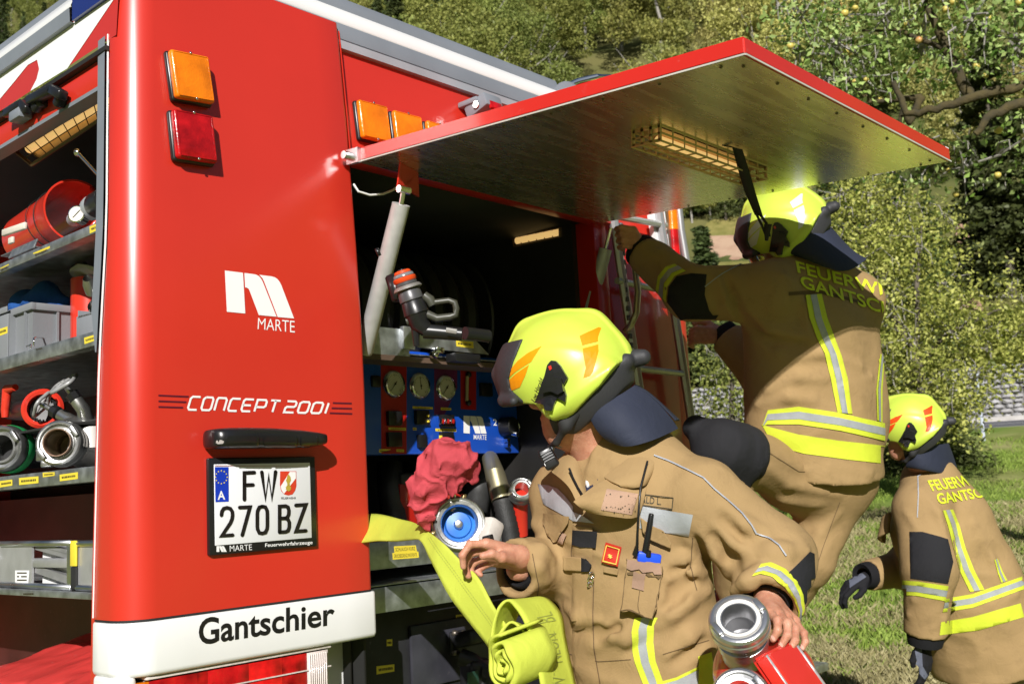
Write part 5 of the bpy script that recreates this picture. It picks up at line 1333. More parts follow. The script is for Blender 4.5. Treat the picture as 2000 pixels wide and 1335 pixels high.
lay('hose_stitch', strokes_bm([[(1079 + 2 * math.sin(k), 1232 + k * 9), (1080 + 2 * math.sin(k + .6), 1237 + k * 9)] for k in range(12)], 1.2), H2, NINK, h2, 0.0045, step=0)
H1 = bvh_of(h1)
ls = []
path = [(838, 1052), (856, 1078), (880, 1110), (906, 1146), (930, 1178), (955, 1212), (972, 1238)]
for a, b in zip(path[:-1], path[1:]):
    for k in range(8):
        t0, t1 = k / 8, k / 8 + 0.08
        for off in (0, 4): ls.append([(a[0] + (b[0] - a[0]) * t0 + off, a[1] + (b[1] - a[1]) * t0 - off * .6), (a[0] + (b[0] - a[0]) * t1 + off, a[1] + (b[1] - a[1]) * t1 - off * .6)])
lay('hose_stitch', strokes_bm(ls, 1.0), H1, NINK, h1, 0.0045, step=0)
ra = P(979, 1298, 2.19); rax = CAMV(0.72, -0.10, 0.62).normalized(); _, ru, rv = basis(rax)
ru = CAMV(0, -1, 0); ru = (ru - rax * ru.dot(rax)).normalized(); rv = rax.cross(ru)
A = []
for k in range(110):
    a = -0.6 + k / 109 * 3.1 * 2 * math.pi; rr = 0.009 + 0.047 * (k / 109)
    ell = 1.0 + 0.0
    o_ = ra + ru * math.cos(a) * rr * 1.1 + rv * math.sin(a) * rr * 0.8 + rax * 0.004 * math.sin(k * .7)
    A.append([o_ + rax * 0.118 * j / 6 for j in range(7)])
rl = MB().grid(A).obj('hose_roll', NEON, hose, 180); sm = rl.modifiers.new('thick', 'SOLIDIFY'); sm.thickness = 0.006; sm.offset = 0
# ================================================================== GROUND, ROAD, HILLSIDE
AZ = math.radians(25.0)                       # the lawn runs up away from the fire engine in this direction
ES = np.array([math.cos(AZ), math.sin(AZ)]); ET = np.array([-math.sin(AZ), math.cos(AZ)])
def hgt(s, t):
    s = np.asarray(s, float); t = np.asarray(t, float)
    z = np.interp(s, [-60, 7.5, 26, 27.5, 32, 32.3, 33.4, 33.5, 37, 52, 60, 100, 180, 320, 420], [-1.55, -1.55, 0.80, 0.92, 1.22, 1.34, 1.36, 1.36, 2.9, 10.5, 16, 40, 100, 235, 340])
    bump_ = np.clip((s - 40) / 40, 0, 1)
    z = z + bump_ * (5 * np.sin(t * 0.045 + 0.5) + 2.5 * np.sin(s * 0.09 + t * 0.07))
    z = z + 0.05 * np.sin(s * 1.1 + 0.4 * t) * np.clip((s - 8) / 4, 0, 1) * np.clip((25 - s) / 3, 0, 1)
    return z
def st(s, t): q = ES * s + ET * t; return q
def gpt(s, t, dz=0.0): q = st(s, t); return Vector((q[0], q[1], float(hgt(s, t)) + dz))
def sheet(name, ss, ts, m_, dz=0.0):
    A = []
    for s_ in ss:
        row = []
        for t_ in ts: row.append(gpt(s_, t_, dz))
        A.append(row)
    return MB().grid(A).obj(name, m_, None, 180)

def ground_mat(name, cols, scales, rough=0.95, bump=0.4, bs=30):
    m = bpy.data.materials.new(name); m.use_nodes = True; nt = m.node_tree; N = nt.nodes; L = nt.links; b = N['Principled BSDF']
    b.inputs['Roughness'].default_value = rough; b.inputs['Specular IOR Level'].default_value = 0.15
    g = N.new('ShaderNodeNewGeometry'); cur = None
    for i, sc in enumerate(scales):
        n = N.new('ShaderNodeTexNoise'); n.inputs['Scale'].default_value = sc; n.inputs['Detail'].default_value = 6; n.inputs['Roughness'].default_value = 0.62
        L.new(g.outputs['Position'], n.inputs['Vector'])
        r = N.new('ShaderNodeValToRGB'); r.color_ramp.elements[0].position = 0.40; r.color_ramp.elements[1].position = 0.60; L.new(n.outputs['Fac'], r.inputs['Fac'])
        if cur is None:
            r.color_ramp.elements[0].color = (*cols[0], 1); r.color_ramp.elements[1].color = (*cols[1], 1); cur = r.outputs['Color']
        else:
            mx = N.new('ShaderNodeMixRGB'); L.new(r.outputs['Color'], mx.inputs['Fac']); L.new(cur, mx.inputs['Color1']); mx.inputs['Color2'].default_value = (*cols[i + 1], 1); cur = mx.outputs['Color']
    L.new(cur, b.inputs['Base Color'])
    n2 = N.new('ShaderNodeTexNoise'); n2.inputs['Scale'].default_value = bs; n2.inputs['Detail'].default_value = 4; L.new(g.outputs['Position'], n2.inputs['Vector'])
    bu = N.new('ShaderNodeBump'); bu.inputs['Strength'].default_value = bump; bu.inputs['Distance'].default_value = 0.05; L.new(n2.outputs['Fac'], bu.inputs['Height']); L.new(bu.outputs['Normal'], b.inputs['Normal'])
    MATS[name] = m
    return m
LAWN = ground_mat('lawn_soil', [(0.19, 0.215, 0.055), (0.34, 0.33, 0.13), (0.16, 0.24, 0.04)], [0.9, 0.35], bs=40)
ASPH = mat('asphalt', (0.13, 0.13, 0.145), 0.85, var=0.12, vs=3, bump=0.2, bs=60)
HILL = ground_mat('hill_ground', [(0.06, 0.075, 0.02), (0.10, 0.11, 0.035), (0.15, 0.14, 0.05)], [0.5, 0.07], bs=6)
EARTH = ground_mat('bare_earth', [(0.36, 0.22, 0.15), (0.26, 0.15, 0.10), (0.42, 0.29, 0.20)], [1.2, 0.5], bs=12)
tag(sheet('lawn', [-60, -20, 0, 4] + list(np.arange(7, 27.6, 0.7)), np.arange(-60, 61, 3.0), LAWN), kind='structure')
tag(sheet('road', [27.3, 29, 30.5, 32.0], np.arange(-70, 71, 5.0), ASPH, 0.006), kind='structure')
tag(sheet('road_marking', [29.3, 29.45], np.arange(-70, 71, 5.0), WHITE, 0.012), kind='structure')
kp = MB()
for a, b in ((31.95, 32.15),):
    kp.grid([[gpt(a, t, 0.004 if k == 0 else 0.13) if k < 2 else gpt(33.6, t, 0.02) for k in range(3)] for t in np.arange(-70, 71, 5.0)])
tag(kp.obj('pavement', mat('kerb_stone', (0.42, 0.40, 0.38), 0.8, var=0.1), None), kind='structure')
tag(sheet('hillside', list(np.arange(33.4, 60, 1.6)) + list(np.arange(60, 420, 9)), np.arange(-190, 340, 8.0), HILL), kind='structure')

# unseen valley slopes added to block low sky light, behind the photographer and to the sides, below the sun
A = []
for d_, e_ in ((90, -1.55), (130, 12), (190, 48), (300, 96)):
    A.append([Vector((math.cos(a) * d_, math.sin(a) * d_, e_ + (4 * math.sin(a * 9) + 3 * math.sin(a * 17)) * (d_ > 100))) for a in np.linspace(math.radians(112), math.radians(352), 60)])
tag(MB().grid(A).obj('sky_block_slope', HILL, None, 180), kind='structure')

# bare earth cutting and the steep paths on the slope
def patch(name, pix, D0, m_, dz=0.08):
    """a strip of ground on the slope: pixel outline carried onto the hillside"""
    bm = poly_bm(pix); cut_grid(bm, 12)
    bmesh.ops.triangulate(bm, faces=bm.faces[:])
    for v in bm.verts:
        r = ray(v.co.x, v.co.y); lo, hi = 34.0, 250.0
        rs, rt = r[:2] @ ES, r[:2] @ ET
        ds = np.linspace(34, 260, 700) / rs
        g = hgt(ds * rs, ds * rt) - ds * r[2]
        k = int(np.argmax(g > 0)) if (g > 0).any() else len(ds) - 1
        d = ds[k]; p = Vector(r * d); p.z = float(hgt(d * rs, d * rt)) + dz
        v.co = p
    me = bpy.data.meshes.new(name); bm.to_mesh(me); bm.free()
    o = mesh_obj(name, me, m_, None, 180); tag(o, kind='structure'); return o
patch('earth_bank', [(1362, 470), (1420, 463), (1500, 466), (1500, 500), (1440, 512), (1372, 508)], 0, EARTH)
patch('dry_meadow', [(1380, 440), (1440, 425), (1510, 430), (1510, 466), (1420, 464), (1370, 470)], 0, ground_mat('dry_grass', [(0.17, 0.16, 0.045), (0.27, 0.23, 0.08), (0.14, 0.15, 0.04)], [2.0, 0.5]), 0.06)
patch('dry_meadow', [(1366, 510), (1500, 500), (1500, 560), (1366, 560)], 0, MATS['dry_grass'], 0.05)
patch('hill_path', [(1866, 440), (1905, 436), (1906, 478), (1900, 520), (1878, 535), (1870, 500)], 0, EARTH)
patch('hill_path', [(1872, 560), (1912, 575), (1920, 610), (1872, 612)], 0, EARTH, 0.07)

# ------------------------------------------------------------------ gabion wall behind the road
gab = empty('gabion_wall', tuple(gpt(33.7, -4))); tag(gab, 'long pale gabion wall of stacked stones along the road', 'wall')
SV = []; SQ = []
st_rng = np.random.default_rng(3)
pm = bmesh.new(); bmesh.ops.create_icosphere(pm, subdivisions=1, radius=1); BV = np.array([v.co[:] for v in pm.verts]); BF = np.array([[v.index for v in f.verts] for f in pm.faces]); pm.free()
t = -13.0; nst = 0
for layer in range(11):
    z0 = 1.36 + layer * 0.142; t = -14.0 + st_rng.uniform(0, .2)
    while t < 13:
        w_ = st_rng.uniform(0.09, 0.19)
        v = BV * (1 + st_rng.uniform(-.18, .18, (len(BV), 1)))
        e = ES * (33.55 + st_rng.uniform(-.03, .04)) + ET * (t + w_)
        loc = v[:, :1] * np.array([[ES[0], ES[1], 0]]) * 0.10 + v[:, 1:2] * np.array([[ET[0], ET[1], 0]]) * w_ * 1.02 + v[:, 2:3] * np.array([[0, 0, 1]]) * 0.078
        SV.append(loc + np.array([e[0], e[1], z0 + 0.07 + st_rng.uniform(-.012, .012)])); SQ.append(BF + nst * len(BV)); nst += 1
        t += 2 * w_ + 0.012
stones = mesh_obj('stone', raw_mesh('stone', np.concatenate(SV), np.concatenate(SQ)), mat('pale_stone', (0.34, 0.335, 0.34), 0.9, var=0.25, vs=3), gab, 30)
stones['kind'] = 'stuff'
core = MB()
core.grid([[Vector((*(ES * s_ + ET * t_), z_)) for s_, z_ in ((33.62, 1.3), (33.62, 2.92), (34.6, 2.92), (34.6, 1.3))] for t_ in (-14.1, 13.1)]).obj('wall_core', mat('wall_gap', (0.16, 0.155, 0.15), 0.95), gab)
wires = MB()
for t_ in np.arange(-14, 13.1, 2.0):
    e = ES * 33.42 + ET * t_; wires.tube([(e[0], e[1], 1.36), (e[0], e[1], 2.93)], 0.008, 4)
wires.obj('basket_wire', ALU, gab)
# grey marker post beside the road
b_ = PX(1, 1, 1)
def onground(px, py):
    r = ray(px, py); rs, rt = r[:2] @ ES, r[:2] @ ET; ds = np.linspace(7, 200, 6000) / rs
    g = hgt(ds * rs, ds * rt) - ds * r[2]; k = int(np.argmax(g > 0)); return Vector(r * ds[k])
pb = onground(1922, 862)
po = MB().tube([pb - Vector((0, 0, .1)), pb + Vector((0, 0, 1.55))], 0.035, 10).box(pb + Vector((0, 0, 1.57)), (0.09, 0.09, 0.05), None, 0.01).obj('snow_post', mat('post_grey', (0.42, 0.46, 0.55), 0.5), None)
tag(po, 'thin grey post standing on the roadside before the gabion wall', 'post')
fm = MB()
for k in range(8): 
    p_ = gpt(34.3, 9.0 - k * 0.1); 

# ================================================================== TREES
def leaf_quads(C, size, r, tilt=0.9, asp=0.55):
    n = len(C); u = r.normal(size=(n, 3)); u[:, 2] *= tilt; u /= np.linalg.norm(u, axis=1)[:, None]
    v = r.normal(size=(n, 3)); v -= u * (u * v).sum(1)[:, None]; v /= np.linalg.norm(v, axis=1)[:, None]
    sz = size * r.uniform(0.6, 1.35, (n, 1)); w = np.cross(u, v) * sz * 0.14
    Q = np.stack([C - u * sz * 0.5, C + v * sz * asp * 0.5 + w, C + u * sz * 0.5, C - v * sz * asp * 0.5 + w], 1)
    return Q.reshape(-1, 3), np.arange(n * 4).reshape(-1, 4)
def leaf_mat(name, cols, trans=0.25, rough=0.5, shift=0.0):
    m = bpy.data.materials.new(name); m.use_nodes = True; nt = m.node_tree; N = nt.nodes; L = nt.links; b = N['Principled BSDF']
    b.inputs['Roughness'].default_value = rough; b.inputs['Specular IOR Level'].default_value = 0.2
    g = N.new('ShaderNodeNewGeometry'); r = N.new('ShaderNodeValToRGB'); el = r.color_ramp.elements
    for i, c in enumerate(cols):
        e = el[i] if i < 2 else el.new(0.5); e.position = i / (len(cols) - 1); e.color = (*c, 1)
    L.new(g.outputs['Random Per Island'], r.inputs['Fac'])
    oi = N.new('ShaderNodeObjectInfo'); hs = N.new('ShaderNodeHueSaturation')
    mr = N.new('ShaderNodeMapRange'); mr.inputs['To Min'].default_value = 0.475; mr.inputs['To Max'].default_value = 0.52; L.new(oi.outputs['Random'], mr.inputs['Value']); L.new(mr.outputs['Result'], hs.inputs['Hue'])
    mv = N.new('ShaderNodeMapRange'); mv.inputs['To Min'].default_value = 0.75; mv.inputs['To Max'].default_value = 1.3
    mo = N.new('ShaderNodeMath'); mo.operation = 'FRACT'; mu = N.new('ShaderNodeMath'); mu.operation = 'MULTIPLY'; mu.inputs[1].default_value = 7.13; L.new(oi.outputs['Random'], mu.inputs[0]); L.new(mu.outputs[0], mo.inputs[0]); L.new(mo.outputs[0], mv.inputs['Value'])
    L.new(mv.outputs['Result'], hs.inputs['Value']); L.new(r.outputs['Color'], hs.inputs['Color']); L.new(hs.outputs['Color'], b.inputs['Base Color'])
    tr = N.new('ShaderNodeBsdfTranslucent'); L.new(hs.outputs['Color'], tr.inputs['Color']); mx = N.new('ShaderNodeMixShader'); mx.inputs['Fac'].default_value = trans
    L.new(b.outputs['BSDF'], mx.inputs[1]); L.new(tr.outputs['BSDF'], mx.inputs[2]); L.new(mx.outputs['Shader'], N['Material Output'].inputs['Surface'])
    MATS[name] = m; return m
BARK = mat('bark', (0.10, 0.085, 0.065), 0.95, var=0.4, vs=9, bump=0.6, bs=25)
BARKM = mat('mossy_bark', (0.035, 0.030, 0.018), 0.95, var=0.4, vs=9, bump=1.0, bs=30, col2=(0.09, 0.068, 0.022))
BARKP = mat('pale_bark', (0.30, 0.28, 0.25), 0.9, var=0.3, vs=6)
L_APP = leaf_mat('apple_leaf', [(0.06, 0.11, 0.012), (0.46, 0.52, 0.19), (0.18, 0.27, 0.04)], 0.22)
L_PALE = leaf_mat('pale_leaf', [(0.07, 0.11, 0.014), (0.42, 0.46, 0.13), (0.22, 0.28, 0.05)], 0.25)
L_DEC = leaf_mat('wood_leaf', [(0.15, 0.19, 0.04), (0.34, 0.36, 0.10), (0.24, 0.27, 0.065)], 0.2)
L_YEL = leaf_mat('yellow_leaf', [(0.30, 0.31, 0.08), (0.50, 0.48, 0.16), (0.40, 0.40, 0.11)], 0.2)
L_SPR = leaf_mat('spruce_needle', [(0.035, 0.055, 0.016), (0.11, 0.14, 0.045), (0.065, 0.09, 0.028)], 0.08)
L_THU = leaf_mat('thuja_needle', [(0.08, 0.10, 0.014), (0.15, 0.16, 0.03), (0.11, 0.13, 0.02)], 0.1)

def decid_mesh(h, w, seed, nleaf, size):
    r = np.random.default_rng(seed); C = []
    nb = 26
    for i in range(nb):
        a = r.uniform(0, 2 * np.pi); zz = r.uniform(0.22, 1.0); rad = w * 0.5 * np.sqrt(max(0.05, 1 - ((zz - 0.52) / 0.52) ** 2)) * r.uniform(0.35, 0.95)
        c = np.array([rad * np.cos(a), rad * np.sin(a), h * zz]); br = w * r.uniform(0.10, 0.22)
        d = r.normal(size=(nleaf // nb, 3)); d /= np.linalg.norm(d, axis=1)[:, None]; d *= (r.uniform(0.35, 1, (len(d), 1)) ** 0.5)
        C.append(c + d * br * np.array([1, 1, 0.8]))
    return leaf_quads(np.concatenate(C), size, r)
def spruce_mesh(h, w, seed, n, size, dz=0.55):
    r = np.random.default_rng(seed); C = []; 
    lev = int(h / dz)
    for i in range(lev):
        z = h * (0.06 + 0.94 * i / lev); R = w * 0.5 * (1 - i / lev) ** 0.9 + 0.08
        nb = int(5 + 8 * (1 - i / lev))
        for k in range(nb):
            a = r.uniform(0, 2 * np.pi); L0 = R * r.uniform(0.7, 1.1); m_ = max(4, int(n / (lev * nb)))
            t = r.uniform(0.1, 1, (m_, 1)); sp = r.normal(size=(m_, 3)) * np.array([.13, .13, .07]) * (0.5 + L0 * 0.35)
            C.append(np.concatenate([np.cos(a) * t * L0, np.sin(a) * t * L0, z - t ** 1.4 * L0 * 0.32 + 0.1 * t], 1) + sp)
    return leaf_quads(np.concatenate(C), size, r, tilt=0.35, asp=0.5)
def trunk_mb(h, r0, bends=5, seed=0, twigs=0, w=3.0):
    r = np.random.default_rng(seed); m = MB(); pts = [Vector((0, 0, -0.4))]
    for i in range(1, bends + 1): pts.append(Vector((r.normal() * 0.04 * h * i / bends * 0.5, r.normal() * 0.04 * h * i / bends * 0.5, h * i / bends)))
    m.tube(pts, [r0 * (1 - 0.85 * i / bends) for i in range(bends + 1)], 7)
    for k in range(twigs):
        b = pts[2 + k % (bends - 2)]; a = r.uniform(0, 6.28); L0 = w * r.uniform(0.3, 0.45)
        m.tube([b, b + Vector((math.cos(a) * L0 * .6, math.sin(a) * L0 * .6, L0 * .45)), b + Vector((math.cos(a) * L0, math.sin(a) * L0, L0 * 1.0))], [r0 * .4, r0 * .25, r0 * .08], 5)
    return m
def make_tree(name, crown, lm, tm, tmat, label, group):
    root = bpy.data.objects.new(name, None); COL.objects.link(root)
    tag(root, label, 'tree', group)
    v, f = crown; me = raw_mesh('crown', v, f); c = bpy.data.objects.new('crown', me); me.materials.append(lm); COL.objects.link(c); c.parent = root; c['kind'] = 'stuff'
    bmesh.ops.recalc_face_normals(tm.bm, faces=tm.bm.faces); t_ = bpy.data.meshes.new('trunk'); tm.bm.to_mesh(t_); tm.bm.free(); t_.materials.append(tmat)
    t = bpy.data.objects.new('trunk', t_); COL.objects.link(t); t.parent = root
    return root
def copy_tree(o):
    r = o.copy(); COL.objects.link(r)
    for ch in o.children:
        c = ch.copy(); COL.objects.link(c); c.parent = r; c.matrix_parent_inverse = Matrix.Identity(4)
    return r
protos = []
GW = 'trees of the wooded hillside'
for i in range(3): protos.append((make_tree('broadleaf_tree', decid_mesh(9, 7.5, 10 + i, 12000, 0.22), L_DEC, trunk_mb(7, 0.16, 5, i, 5, 7), BARKP, 'olive green broadleaf tree of the wooded hillside', GW), 'd'))
for i in range(2): protos.append((make_tree('broadleaf_tree', decid_mesh(8, 8.5, 20 + i, 12000, 0.21), L_YEL, trunk_mb(6, 0.14, 5, 9 + i, 5, 7), BARKP, 'yellowing rounded broadleaf tree of the wooded hillside', GW), 'y'))
for i in range(3): protos.append((make_tree('spruce_tree', spruce_mesh(14, 5.2, 30 + i, 11000, 0.27, 0.42), L_SPR, trunk_mb(13, 0.18, 5, 19 + i), BARK, 'dark pointed spruce of the wooded hillside', GW), 's'))
used = [False] * len(protos); trng = np.random.default_rng(11)
def plant(k, p, sc, rz):
    o = protos[k][0] if not used[k] else copy_tree(protos[k][0])
    used[k] = True; o.location = p; o.scale = (sc, sc, sc * trng.uniform(0.9, 1.15)); o.rotation_euler = (0, 0, rz); return o
cand = []
s_ = 60.0
while s_ < 340:
    t_ = -150.0
    while t_ < 290:
        ss, tt = s_ + trng.uniform(-2.5, 2.5), t_ + trng.uniform(-2.5, 2.5)
        p = gpt(ss, tt); dloc = RW.T @ np.array(p)
        if dloc[2] > 5:
            px, py = CX + F * dloc[0] / dloc[2], CY + F * dloc[1] / dloc[2]
            top_ = py - 9 * F / dloc[2]
            vis = (660 < px < 2150 and top_ < 1335 and py > -40 and ss < 225) or (-120 < px < 150 and py < 240 and py > -60)
            if vis: cand.append((ss, tt, px, py, p))
        t_ += 6.3 + (s_ - 60) * 0.015
    s_ += 6.6 + (s_ - 60) * 0.028
random.Random(4).shuffle(cand)
cand = sorted(cand[:284], key=lambda c: c[0])
for (ss, tt, px, py, p) in cand:
    n_ = mnoise.noise(Vector((ss * 0.03, tt * 0.03, 1.7)))
    dark = n_ + trng.uniform(-.25, .25) - (0.2 if 960 < px < 1500 else -0.12)
    if 880 < px < 980 or px > 1520: dark += 0.1
    k = int(trng.choice([5, 6, 7])) if dark > 0.12 else (int(trng.choice([3, 4])) if dark < -0.22 else int(trng.choice([0, 1, 2])))
    if 1340 < px < 1530 and py > 415: continue
    o = plant(k, p, trng.uniform(0.75, 1.15), trng.uniform(0, 6.28))
    where = 'in the upper left picture corner' if px < 300 else ('above the roof rail' if px < 1000 else ('above the raised hatch' if px < 1480 else 'behind the old apple tree'))
    where = (('low on the hillside, ' if ss < 95 else 'halfway up the hillside, ' if ss < 150 else 'high on the hillside, ') + where)
    o['label'] = {'d': 'olive green broadleaf tree ', 'y': 'yellowing rounded broadleaf tree ', 's': 'dark pointed spruce '}[protos[k][1]] + where
for k in range(len(protos)):
    if not used[k]: plant(k, gpt(120, 20 + 6 * k), 1, 0)
for (px, py, sc) in ((1352, 436, .5), (1388, 428, .42), (1418, 432, .5), (1446, 424, .4), (1476, 430, .5), (1505, 428, .45), (1365, 424, .55), (1432, 418, .55), (1462, 414, .6), (1400, 410, .6)):
    k = int(trng.choice([0, 1, 2, 5, 6])); o = plant(k, onground(px, py), sc * .8, trng.uniform(0, 6.28)); o['label'] = ('small dark spruce' if k > 4 else 'small green broadleaf tree') + ' at the top edge of the dry meadow above the earth bank'
for (px, py, sc) in ((1600, 690, .42), (1640, 700, .36), (1680, 690, .45), (1720, 700, .40), (1760, 690, .46), (1800, 700, .38), (1840, 690, .42), (1560, 680, .40), (1700, 640, .5), (1780, 630, .5), (1640, 630, .5)):
    k = int(trng.choice([5, 6, 7])); o = plant(k, onground(px, py), sc, trng.uniform(0, 6.28)); o['label'] = 'small dark spruce on the slope behind the pale leaved fruit tree'
# single trees nearer by, each placed where the photo has it
def single(name, crown, lm, tm, tmat, label, px, py, D=None, cat='tree', dz=0.0):
    o = make_tree(name, crown, lm, tm, tmat, label, None); o['category'] = cat
    if 'group' in o: del o['group']
    if D is None: p = onground(px, py)
    else:
        r = ray(px, py); rs, rt = r[:2] @ ES, r[:2] @ ET; d = D / rs; p = Vector((r[0] * d, r[1] * d, float(hgt(D, rt * d))))
    o.location = p + Vector((0, 0, dz)); return o
single('spruce_tree', spruce_mesh(11, 5.6, 51, 26000, 0.28, 0.4), L_SPR, trunk_mb(10, 0.2, 5, 3), BARK, 'big dark spruce on the slope at the right edge above the hedge', 1978, 600, 44)
single('spruce_tree', spruce_mesh(5.2, 2.2, 52, 14000, 0.20, 0.2), L_SPR, trunk_mb(5, 0.1, 5, 4), BARK, 'slim young spruce beside the bare earth bank', 1376, 540, 40)
single('spruce_tree', spruce_mesh(4.2, 2.0, 58, 12000, 0.20, 0.2), L_SPR, trunk_mb(4, 0.1, 5, 4), BARK, 'short spruce between fire engine handrail and slim young spruce', 1352, 560, 38)
single('yew_shrub', spruce_mesh(2.7, 2.1, 53, 30000, 0.10, 0.09), L_SPR, trunk_mb(1.7, 0.06, 4, 5), BARK, 'dark green conifer shrub on the lawn behind the crouched yellow helmet', 1800, 880, 19.5, 'shrub')
for k, px in enumerate((1914, 1942, 1971, 1999)):
    r_ = np.random.default_rng(70 + k); n = 3200; hh = 2.2; zz = r_.uniform(0, 1, n); aa = r_.uniform(0, 6.28, n); rad = 0.30 * np.sqrt(np.clip(1 - (2 * zz - 0.85) ** 4 * 0.6, 0.1, 1)) * np.where(zz > 0.85, np.sqrt((1 - zz) / 0.15 + 0.02), 1) * r_.uniform(0.8, 1.05, n)
    C = np.stack([rad * np.cos(aa), rad * np.sin(aa), zz * hh], 1); u, fq = leaf_quads(C, 0.16, r_, 3.0, 0.5)
    single('thuja_shrub', (u, fq), L_THU, trunk_mb(1.6, 0.05, 3, k), BARK, ['first', 'second', 'third', 'last'][k] + ' of the four yellow green columnar thujas counted from the hill path', px, 640, 36.5 + 0.2 * k, 'shrub')

# ---- apple trees: trunk and limbs, leaf crowns spread along the twigs, fruit as single parts
APB = mat('apple_yellow', (0.62, 0.52, 0.12), 0.35, var=0.3, vs=30, col2=(0.62, 0.48, 0.12))
APR = mat('apple_red', (0.55, 0.20, 0.08), 0.35, var=0.3, vs=30, col2=(0.62, 0.46, 0.14))
apme = None
def apple_me():
    m = MB().lathe([(0.0, -0.020), (0.012, -0.026), (0.026, -0.020), (0.033, 0.0), (0.031, 0.016), (0.018, 0.027), (0.006, 0.025), (0.0, 0.019)], (0, 0, 0), (0, 0, 1), 10)
    bmesh.ops.recalc_face_normals(m.bm, faces=m.bm.faces); me = bpy.data.meshes.new('apple'); m.bm.to_mesh(me); m.bm.free()
    me.polygons.foreach_set('use_smooth', np.ones(len(me.polygons), bool)); return me
def apple_tree(label, limbs, blobs, leafn, leafs, lm, bark, seed, apples=0, base=None, twign=3, name='apple_tree', spray=16, pull=1.9):
    """limbs: [(points, r0, r1)]; blobs: [(centre, radius)] leafy regions round the twig ends"""
    r = np.random.default_rng(seed)
    root = empty(name, tuple(base)); tag(root, label, 'tree')
    m = MB(); 
    for pts, r0, r1 in limbs[:1]:
        n = len(pts); m.tube(pts, [r0 + (r1 - r0) * i / (n - 1) for i in range(n)], 10)
    m.obj('trunk', bark, root, 60)
    for pts, r0, r1 in limbs[1:]:
        n = len(pts); q = []
        for a, b in zip(pts[:-1], pts[1:]):
            for k in range(4): q.append(Vector(a).lerp(Vector(b), k / 4) + Vector(r.normal(size=3)) * (r0 * 0.22 if k else 0))
        q.append(Vector(pts[-1])); MB().tube(q, [r0 + (r1 - r0) * i / (len(q) - 1) for i in range(len(q))], 8).obj('branch', bark, root, 60)
    tw = MB(); C = []; ap = []
    for c, R in blobs:
        c = Vector(c)
        for k in range(twign):
            d = Vector(r.normal(size=3)).normalized(); e = c + d * R * 0.9; mid = c + d * R * 0.45 + Vector(r.normal(size=3)) * R * 0.15
            tw.tube([c - d * R * 0.2, mid, e, e + Vector((0, 0, -R * .25))], [0.012, 0.008, 0.005, 0.003], 4)
        n = max(20, int(leafn * R ** 2)); d = r.normal(size=(n, 3)); d /= np.linalg.norm(d, axis=1)[:, None]; rr_ = R * r.uniform(0.05, 1, (n, 1)) ** 0.6
        # leaves sit in little sprays
        sp = r.normal(size=(n // spray + 1, 3)); sp /= np.linalg.norm(sp, axis=1)[:, None]; sp = sp * R * (r.uniform(0.1, 1, (len(sp), 1)) ** 0.5)
        C.append(np.array(c) + sp[r.integers(0, len(sp), n)] + r.normal(size=(n, 3)) * leafs * pull)
        for k in range(int(apples * R * R + r.uniform())):
            d = Vector(r.normal(size=3)).normalized(); ap.append(c + d * R * r.uniform(0.6, 1.0))
    t = tw.obj('twig', BARKP, root, 60); t['kind'] = 'stuff'
    v, f = leaf_quads(np.concatenate(C), leafs, r); cr = mesh_obj('crown', raw_mesh('crown', v, f), lm, root, 0); cr['kind'] = 'stuff'
    mes = []
    for mm in (APB, APB, APR):
        me = apple_me(); me.materials.append(mm); mes.append(me)
    for p in ap[:110]:
        o = bpy.data.objects.new('apple', mes[int(r.integers(0, 3))]); COL.objects.link(o); o.parent = root; o.matrix_parent_inverse = Matrix.Translation(Vector(root.location)).inverted()
        o.location = p; s_ = r.uniform(0.7, 1.05); o.scale = (s_, s_, s_); o.rotation_euler = tuple(r.uniform(-.5, .5, 3))
    return root
D1 = 9.0
tb = gpt(9.6, -3.6); tr_ = Vector((tb.x, tb.y, tb.z - 0.3))
fork = P(2120, 330, 8.8)
bl = []
r_ = np.random.default_rng(5)
for (px, py, d, R) in ((1560, 30, 9.5, .42), (1640, 90, 9.2, .5), (1720, 30, 9, .5), (1800, 90, 9.2, .4), (1690, 150, 9.2, .34), (1900, 40, 8.6, .5), (1990, 90, 8.6, .5), (1860, 120, 9.2, .34), (1790, 270, 9.2, .24), (1950, 300, 8.6, .32), (1600, -30, 9.4, .5), (1820, -40, 8.8, .5), (1980, -30, 8.5, .5), (1560, 100, 9.6, .3), (1660, 235, 9.2, .26), (1640, 300, 9.4, .24), (1880, 330, 9.4, .3), (1820, 310, 9.6, .25), (2030, 150, 8.6, .3), (2080, 60, 8.3, .6), (2100, 250, 8.5, .5), (1520, 10, 9.8, .25), (1740, 330, 9.8, .25), (1610, 160, 9.5, .33)):
    bl.append((P(px, py, d), R))
limbs = [([tr_, tr_.lerp(fork, 0.5) + Vector((0.1, 0, 0)), fork], 0.20, 0.13),
         ([fork, P(2000, 165, 8.4), P(1900, 190, 8.4), P(1830, 215, 8.5), P(1770, 222, 8.6), P(1745, 160, 8.7)], 0.050, 0.022),
         ([P(1900, 195, 8.7), P(1850, 100, 8.8), P(1815, 20, 8.9), P(1790, -40, 9)], 0.05, 0.02),
         ([fork, P(2000, 200, 8.2), P(1940, 222, 8.2), P(1905, 262, 8.2)], 0.05, 0.025),
         ([P(1800, 190, 8.9), P(1700, 200, 9.1), P(1620, 120, 9.4)], 0.03, 0.01), ([P(1800, 190, 8.9), P(1775, 240, 8.9), P(1762, 215, 8.9), P(1752, 290, 9)], 0.035, 0.012),
         ([fork, P(2080, 130, 8.5), P(1990, 20, 8.5)], 0.06, 0.02), ([P(1850, 100, 8.8), P(1760, 60, 9), P(1680, 60, 9.3)], 0.025, 0.01)]
